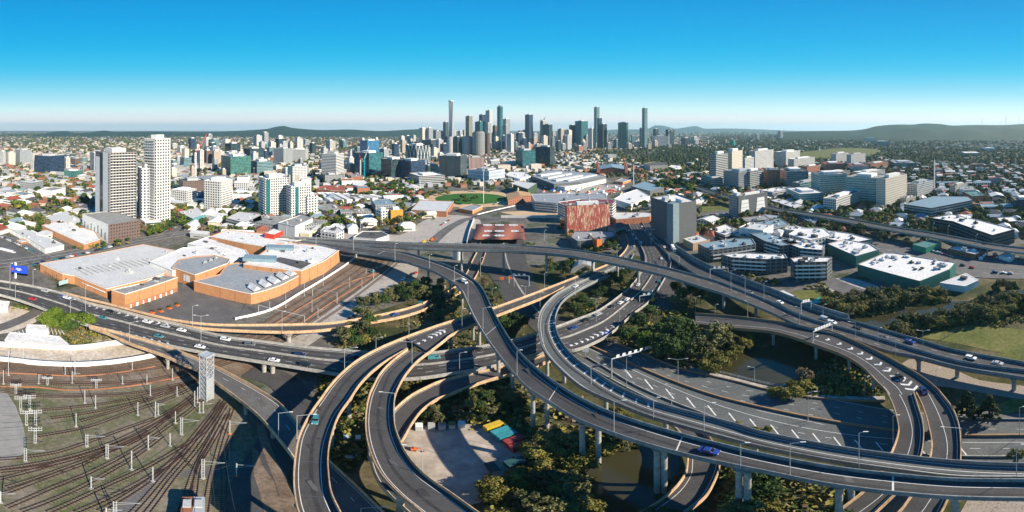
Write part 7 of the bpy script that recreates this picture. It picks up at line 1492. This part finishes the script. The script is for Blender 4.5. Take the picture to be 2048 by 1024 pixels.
# ---------------------------------------------------------------- houses, far city, suburbs
HW = [mat('house_white', (.72,.71,.67), .85, .15, .5), mat('house_cream', (.60,.53,.42), .85, .15, .5), mat('house_grey', (.36,.37,.37), .85, .15, .5), mat('house_brick', (.34,.17,.11), .9, .2, .5)]
HR = {'white': mat('house_roof_white', (.74,.74,.72), .6, .12, .4), 'silver': mat('house_roof_silver', (.46,.48,.49), .5, .15, .4), 'blue': mat('house_roof_blue', (.22,.30,.35), .6, .15, .4), 'red': mat('house_roof_red', (.33,.11,.07), .85, .2, .4), 'dark': mat('house_roof_dark', (.09,.09,.10), .8, .2, .4)}
def house_proto(rc, wi, hip, L=14, W=9):
    root = empty('house', (0, 0, -60)); mb = MB(); h = 4.2 if wi % 2 else 5.6; mb.box((0, 0, 0), L, W, h); mb.build('wall', [HW[wi]], root, local=True); o = .7; rb = MB()
    a = [(-L/2-o, -W/2-o, h-.1), (L/2+o, -W/2-o, h-.1), (L/2+o, W/2+o, h-.1), (-L/2-o, W/2+o, h-.1)]; i = W / 2 if hip else -.0; r0, r1 = (-L/2 - o + i, 0, h + 2.6), (L/2 + o - i, 0, h + 2.6)
    rb.poly([a[0], a[1], r1, r0]); rb.poly([a[2], a[3], r0, r1]); rb.poly([a[1], a[2], r1]); rb.poly([a[3], a[0], r0]); rb.poly(a[::-1]); rb.build('roof', [HR[rc]], root, local=True)
    wb = MB()
    for s in (-1, 1):
        wb = MB(); x = L * .3; wb.poly([(-x, s * (W / 2 + .03), 1.4), (x, s * (W / 2 + .03), 1.4), (x, s * (W / 2 + .03), 2.5), (-x, s * (W / 2 + .03), 2.5)][::(1 if s < 0 else -1)]); wb.build('window', [GLS], root, local=True)
    KIDS[root.name] = list(root.children); return root
HP = [(rc, wi, house_proto(rc, wi, hip, L, W)) for rc, wi, hip, L, W in [('white',0,1,14,9),('white',1,0,17,10),('silver',0,1,13,10),('silver',2,0,20,11),('blue',0,1,14,9),('red',3,1,14,10),('red',1,1,12,10),('dark',2,1,14,10),('white',0,0,24,14)]]
NG = len(NOGO); BB = [(min(p[0] for p in g), min(p[1] for p in g), max(p[0] for p in g), max(p[1] for p in g), g) for g in NOGO]
for S in DECKS.values():
    g = [(s[0].x, s[0].y) for s in S] + [(s[1].x, s[1].y) for s in reversed(S)]; BB.append((min(p[0] for p in g), min(p[1] for p in g), max(p[0] for p in g), max(p[1] for p in g), g))
OCC = {}
def free(q, rad):
    for x0, y0, x1, y1, g in BB:
        if x0 - rad < q.x < x1 + rad and y0 - rad < q.y < y1 + rad:
            if inside((q.x, q.y), g): return False
            if any((q.x - a[0]) ** 2 + (q.y - a[1]) ** 2 < (rad * .8) ** 2 for a in g): return False
    k = (int(q.x // 24), int(q.y // 24))
    for i in (-1, 0, 1):
        for j in (-1, 0, 1):
            for (x, y, r) in OCC.get((k[0] + i, k[1] + j), ()):
                if (q.x - x) ** 2 + (q.y - y) ** 2 < ((rad + r) * .8) ** 2: return False
    return True
def occupy(q, rad): OCC.setdefault((int(q.x // 24), int(q.y // 24)), []).append((q.x, q.y, rad))
EXCL = [[(930,424),(1250,424),(1240,500),(930,500)], [(840,372),(1060,372),(1260,352),(1310,400),(1300,440),(1140,445),(1000,440),(900,440),(840,425)], [(540,520),(700,520),(1100,470),(1350,470),(1450,540),(1700,640),(1700,1200),(400,1200)], [(-100,545),(250,560),(700,500),(700,1200),(-100,1200)]]
def zone(x, y):
    """how built up: houses share, tall share"""
    if x < 850: return .66 if y > 300 else (.5 if y > 275 else .3)
    if x < 1200: return .55 if y > 285 else .3
    if x < 1420: return .5 if y < 300 else .35
    if x < 1860: return .22 if y < 300 else .25
    return .45
rs = random.Random(50); k = 0; t = 0
while k < 130 and t < 9000:
    t += 1; g = rs.random()
    if g < .62: x, y = rs.uniform(-10, 860), rs.uniform(330, 440)
    elif g < .8: x, y = rs.uniform(860, 1240), rs.uniform(315, 345)
    elif g < .9: x, y = rs.uniform(1395, 1600), rs.uniform(425, 480)
    else: x, y = rs.uniform(1850, 2050), rs.uniform(330, 470)
    q = P(x, y); L, W = rs.uniform(18, 44), rs.uniform(14, 26); rad = L * .55
    if any(inside((x, y), e) for e in EXCL) or not free(q, rad): continue
    a_ = .5 + rs.choice((0, 1.571)); ca, sa = math.cos(a_), math.sin(a_); h = rs.uniform(4.5, 9) if rs.random() < .7 else rs.uniform(10, 17)
    pts = [(q.x + u * ca - v * sa, q.y + u * sa + v * ca) for u, v in ((-L/2,-W/2),(L/2,-W/2),(L/2,W/2),(-L/2,W/2))]
    rc, rn = rs.choice([('white','white'), ('sheet','pale'), ('sheetg','grey'), ('white','white'), ('blue','blue'), ('red','red'), ('grey','grey')]); wn, wm = rs.choice([('white', WWALL), ('banded', FW['whiteband']), ('brick', BRKD), ('grey', FW['grey']), ('cream', FW['cream']), ('white', FW['white'])])
    r = empty('commercial_building', (q.x, q.y, 0), None, 'building', 'low commercial buildings')
    if rs.random() < .35: gable(r, pts, 0, h * .8, wm, RF[rc], 2.5)
    else: body(r, pts, 0, h, wm, RF[rc], .6); clutter(r, pts, h - .6, rs.randint(1, 5), 2.2, k)
    defer(r, '%s %s-roofed %s building' % (wn, rn, 'low' if h < 10 else 'mid-height'), q); occupy(q, rad)
    if rad > 14:
        for f in (-.5, .5): occupy(q + Vector((ca, sa, 0)) * L * f, 11)
    k += 1
# mid rise blocks between the named towers
MR = ['white', 'whitegrid', 'cream', 'grey', 'tealband', 'vert', 'beige', 'whiteband', 'navy', 'dark']; rs = random.Random(33); nb = 0; t = 0
while nb < 295 and t < 12000:
    t += 1; g = rs.random()
    if g < .48: x = rs.gauss(1060, 130); y = rs.uniform(283, 303); yt = y - rs.uniform(7, 24) * (1.25 if 880 < x < 1240 else .7)
    elif g < .88: x = rs.uniform(340, 900); y = rs.uniform(290, 358); yt = y - rs.uniform(9, 27)
    else: x = rs.uniform(0, 420); y = rs.uniform(315, 350); yt = y - rs.uniform(5, 12)
    if x > 1460 or x < 0: continue
    w = rs.uniform(7, 14) * (1 if g < .48 else 1.35); q = P(x, y)
    if not free(q + q.normalized() * 12, 15): continue
    f = rs.choice(MR); xl, xm, xr = x - w * rs.uniform(.2, .5), x, x + w * .6
    cl = {'white': 'plain white', 'whitegrid': 'white gridded', 'cream': 'cream', 'grey': 'grey', 'tealband': 'teal banded', 'vert': 'white finned', 'beige': 'beige', 'whiteband': 'white banded', 'navy': 'navy glass', 'dark': 'dark glass'}[f]
    r, p, h = bld('x', xl, xm, xr, y, yt, f, rs.choice(['white', 'grey', 'sheet']), name='city_block', n=0, group='mid rise blocks of the city', seed=t)
    defer(r, ('low ' if h < 16 else 'tall ' if h > 45 else '') + cl + ' block', q); occupy(q + q.normalized() * 12, 15); nb += 1
rs = random.Random(51)
# undergrowth below the flyovers
ug = MB(); SC = [[(640,700),(760,640),(900,600),(1100,600),(1240,600),(1200,680),(1000,780),(640,760)], [(1240,560),(1330,560),(1400,640),(1480,700),(1400,760),(1240,700)], [(800,780),(1080,760),(1250,850),(1250,1060),(950,1060),(1050,900),(850,850)], [(1560,690),(1740,700),(1760,790),(1600,790)], [(1450,920),(1720,960),(1720,1060),(1450,1060)], [(1640,590),(1900,590),(1900,625),(1700,640)], [(1770,690),(2060,600),(2060,640),(1900,670),(1800,690)], [(90,650),(180,655),(250,690),(140,690)], [(640,760),(790,760),(800,850),(660,960)]]
k = 0
while k < 7000:
    e = SC[rs.randrange(len(SC))]; x, y = rs.uniform(min(p[0] for p in e), max(p[0] for p in e)), rs.uniform(min(p[1] for p in e), max(p[1] for p in e)); k += 1
    if not inside((x, y), e): continue
    q = P(x, y)
    if any(x0 < q.x < x1 and y0 < q.y < y1 and inside((q.x, q.y), g) for x0, y0, x1, y1, g in BB[:NG]): continue
    m = rs.choice((0, 0, 1, 1, 1, 2, 2, 2, 3)); s = rs.uniform(.5, 2.0)
    for _ in range(14):
        d = Vector((rs.gauss(0, 1), rs.gauss(0, 1), abs(rs.gauss(0, .7)))) * s * .8; c = q + d; a = Vector((rs.gauss(0, 1), rs.gauss(0, 1), rs.gauss(0, .6))).normalized() * s * .45; b = a.cross(Vector((rs.gauss(0, 1), rs.gauss(0, 1), 1))).normalized() * s * .4
        ug.poly([c - a, c - b, c + a, c + b], m)
tag(ug.build('undergrowth', [LM['fig'], LM['gum'], LM['mangrove'], LM['brown']]), 'weeds and low bushes growing below the flyovers and along the creek', 'undergrowth', kind='stuff')
rs = random.Random(21); NH = 0; NM = 0; ND = 0; NTR = 0
far_h = [MB() for _ in range(3)]; far_t = MB(); fh = MB(); fhm = []
FORESTS = [[(1340,300),(1420,300),(1420,345),(1380,335),(1340,325)], [(1150,310),(1220,300),(1330,300),(1420,345),(1330,350),(1250,318)], [(1560,296),(2048,300),(2048,330),(1850,330),(1700,300)], [(1240,305),(1340,290),(1430,300),(1430,340),(1360,345)]]
cand = []
for i in range(42000):
    x = rs.uniform(-15, 2063); u = rs.random(); y = 265 + (u ** 1.5) * 205
    cand.append((y, x))
cand.sort(reverse=True)
for y, x in cand:
    if any(inside((x, y), e) for e in EXCL): continue
    if x > 1700 and y > 478: continue
    q = P(x, y); D = math.hypot(q.x, q.y); bh = zone(x, y); forest = any(inside((x, y), f) for f in FORESTS)
    if forest: bh *= .06
    isb = rs.random() < bh
    if isb:
        if D < 3500:
            ca, sa = math.cos(.5), math.sin(.5); gu, gv = q.x * ca + q.y * sa, -q.x * sa + q.y * ca
            gu = round(gu / 19) * 19 + rs.uniform(-1.5, 1.5); k_ = math.floor(gv / 56); gv = k_ * 56 + (12 if gv - k_ * 56 < 28 else 34) + rs.uniform(-1.5, 1.5)
            q = Vector((gu * ca - gv * sa, gu * sa + gv * ca, 0)); x, y = pix(q)
        if not free(q, 7): continue
        rz = rs.choice([.5, .5 + 1.57]) + rs.uniform(-.04, .04)
        if NH < 300 and D < 3000:
            rc, wi, pr = rs.choice(HP + HP[:5] + HP[7:] if x < 1200 else HP[:4] + HP[4:8]); lb = '%s %s-roofed house' % (['white', 'cream', 'grey', 'brick'][wi], {'white': 'pale', 'silver': 'silver', 'blue': 'blue', 'red': 'red', 'dark': 'dark'}[rc])
            s = rs.uniform(.85, 1.25); o = clone(pr, q, rz, s, None, 'houses of the suburbs', cat='house'); o.name = 'house'; defer(o, lb, q); NH += 1
        else:
            s = rs.uniform(8, 19) * (1 + D / 12000); hh = rs.uniform(4, 8); m = rs.choice((0, 0, 1, 1, 2)) if x < 1300 else rs.choice((0, 1, 1, 2))
            far_h[m].box((q.x, q.y, 0), s, s * .65, hh, rz, 0, 1)
        occupy(q, 7)
    else:
        if not free(q, 3): continue
        if NTR < 500 and D < 1500: tree(rs.choice(['fig', 'gum', 'fig', 'bright', 'brown', 'mangrove']), x, y, h=rs.uniform(6, 11), far=True, group='trees of the suburbs', q=q); NTR += 1
        else:
            n = 1 if D < 1800 else 2
            for _ in range(n):
                c = q + Vector((rs.uniform(-12, 12), rs.uniform(-12, 12), 0)) * (1 if n > 1 else 0); w = rs.uniform(5, 9) * (1 + D / 5000); hh = w * rs.uniform(.7, 1.1); b0 = len(far_t.v)
                m = rs.choice((0, 0, 1, 1, 2)) if c.x < 500 else rs.choice((0, 0, 0, 1))
                for k in range(26 if D < 2500 else 9):
                    d = Vector((rs.gauss(0, 1), rs.gauss(0, 1), abs(rs.gauss(0, .8)))).normalized(); p = c + Vector((d.x * w * .5, d.y * w * .5, hh * .35 + d.z * hh * .6)); sz = w * (.26 if D < 2500 else .40)
                    a = d.cross(Vector((.3, .2, 1))).normalized() * sz; b = d.cross(a).normalized() * sz; far_t.poly([p - a, p - b, p + a, p + b], m)
        occupy(q, 3)
TREES.sort(key=lambda t: -t[0]); cnt = {}; rest = {}
for sz, kind, pr, q, rz, sc, lb, group in TREES:
    nm = {'pine': 'pine_tree', 'mangrove': 'mangrove'}.get(kind, 'tree'); cnt[nm] = cnt.get(nm, 0) + 1
    if cnt[nm] <= 280:
        o = clone(pr, q, rz, sc, None, group, cat='mangrove' if nm == 'mangrove' else 'tree'); o.name = nm; defer(o, lb, q)
    else: rest.setdefault(kind, []).append((q, rz, sc))
from mathutils import Matrix
mbt = MB(); mats_ = []
for kind, L in rest.items():
    src = [c for c in TF.get(kind, TP[kind])[0].children if c.name.startswith('crown')][0].data; mi = len(mats_); mats_.append(LM[kind])
    vs = [v.co.copy() for v in src.vertices]; fs = [tuple(p.vertices) for p in src.polygons]
    for q, rz, sc in L:
        T = Matrix.Translation(q) @ Matrix.Rotation(rz, 4, 'Z') @ Matrix.Diagonal((*sc, 1)); i = len(mbt.v)
        mbt.v += [tuple(T @ v) for v in vs]; mbt.f += [tuple(k + i for k in f) for f in fs]; mbt.m += [mi] * len(fs)
if mats_: tag(mbt.build('background_trees', mats_), 'smaller trees standing between the streets and buildings beyond the interchange', 'trees', kind='stuff')
tag(far_t.build('distant_trees', [LM['fig'], LM['gum'], LM['mangrove']]), 'mass of distant suburban trees filling the land to the hills', 'trees', kind='stuff')
for m, (hm, rm, nm) in enumerate([(HW[1], HR['white'], 'pale'), (HW[2], HR['silver'], 'silver'), (HW[3], HR['red'], 'red')]):
    tag(far_h[m].build('distant_houses', [hm, rm]), 'mass of tiny %s-roofed houses of the far suburbs' % nm, 'houses', kind='stuff')
# ---------------------------------------------------------------- hills
HM = gmat('forested_hill', [(.008,.024,.014), (.022,.045,.022), (.012,.03,.018)], .006, .03)
def ridge(label, prof, D0, D1, D2, ybase=None):
    pts = cr([tuple(map(float, p)) for p in prof], 8); mb = MB(); rows = []
    for (x, y) in pts:
        zt = ztop(D1, y); row = []
        for k in range(9):
            t = k / 8; Dk = D0 + (D1 - D0) * t; n = noise.noise(Vector((x * .02, t * 3, D1 * .01))) * .22 * math.sin(t * math.pi)
            row.append(at(x, Dk, max(-5, (zt + 5) * min(1, max(0, t ** 1.25 + n)) - 5)))
        row.append(at(x, D2, -5)); rows.append(row)
    for a, b in zip(rows, rows[1:]):
        for k in range(9): mb.poly([a[k], b[k], b[k + 1], a[k + 1]])
    o = mb.build('hill', [HM], smooth=True); tag(o, kind='structure'); o.name = 'hill'
ridge('range', [(1560,264),(1640,262),(1700,261),(1730,258),(1750,253),(1775,250),(1800,249),(1825,249),(1848,247),(1880,248),(1905,251),(1940,250),(1975,250),(2010,250),(2048,248),(2110,248),(2180,262)], 3300, 5600, 8000)
ridge('left hills', [(-60,272),(20,269),(80,268),(105,264),(130,262),(150,266),(180,265),(208,261),(232,264),(290,263),(360,264),(420,264),(470,262),(530,258),(550,254),(568,252),(588,256),(640,260),(700,259),(760,262),(820,259),(860,258),(900,264)], 5200, 7000, 9500)
ridge('mountains', [(1190,263),(1230,259),(1290,258),(1310,251),(1330,252),(1350,257),(1368,255),(1392,252),(1410,257),(1450,257),(1500,258),(1600,262),(1640,264)], 14000, 17000, 20000)
# suburbs climbing the hillsides
# ---------------------------------------------------------------- the air
hz = MB(); hz.box((0, 2000, -1.2), 50000, 50000, 420)
hm = bpy.data.materials.new('haze'); hm.use_nodes = True; ht = hm.node_tree; ht.nodes.remove(ht.nodes['Principled BSDF'])
pv = ht.nodes.new('ShaderNodeVolumePrincipled'); pv.inputs['Color'].default_value = (.55, .88, 1.0, 1); pv.inputs['Density'].default_value = 0.000045; pv.inputs['Anisotropy'].default_value = 0.2
ht.links.new(pv.outputs[0], ht.nodes['Material Output'].inputs['Volume'])
o = hz.build('haze', [hm]); tag(o, 'thin blue haze over the city', 'haze', kind='stuff')
flush_labels()
# prototypes that only served as sources
for nm in [o.name for o in bpy.data.objects if o.type == 'EMPTY' and o.location.z < -40 and 'group' not in o and 'category' not in o]:
    o = bpy.data.objects[nm]
    for c in [c.name for c in o.children_recursive]: bpy.data.objects.remove(bpy.data.objects[c])
    bpy.data.objects.remove(o)
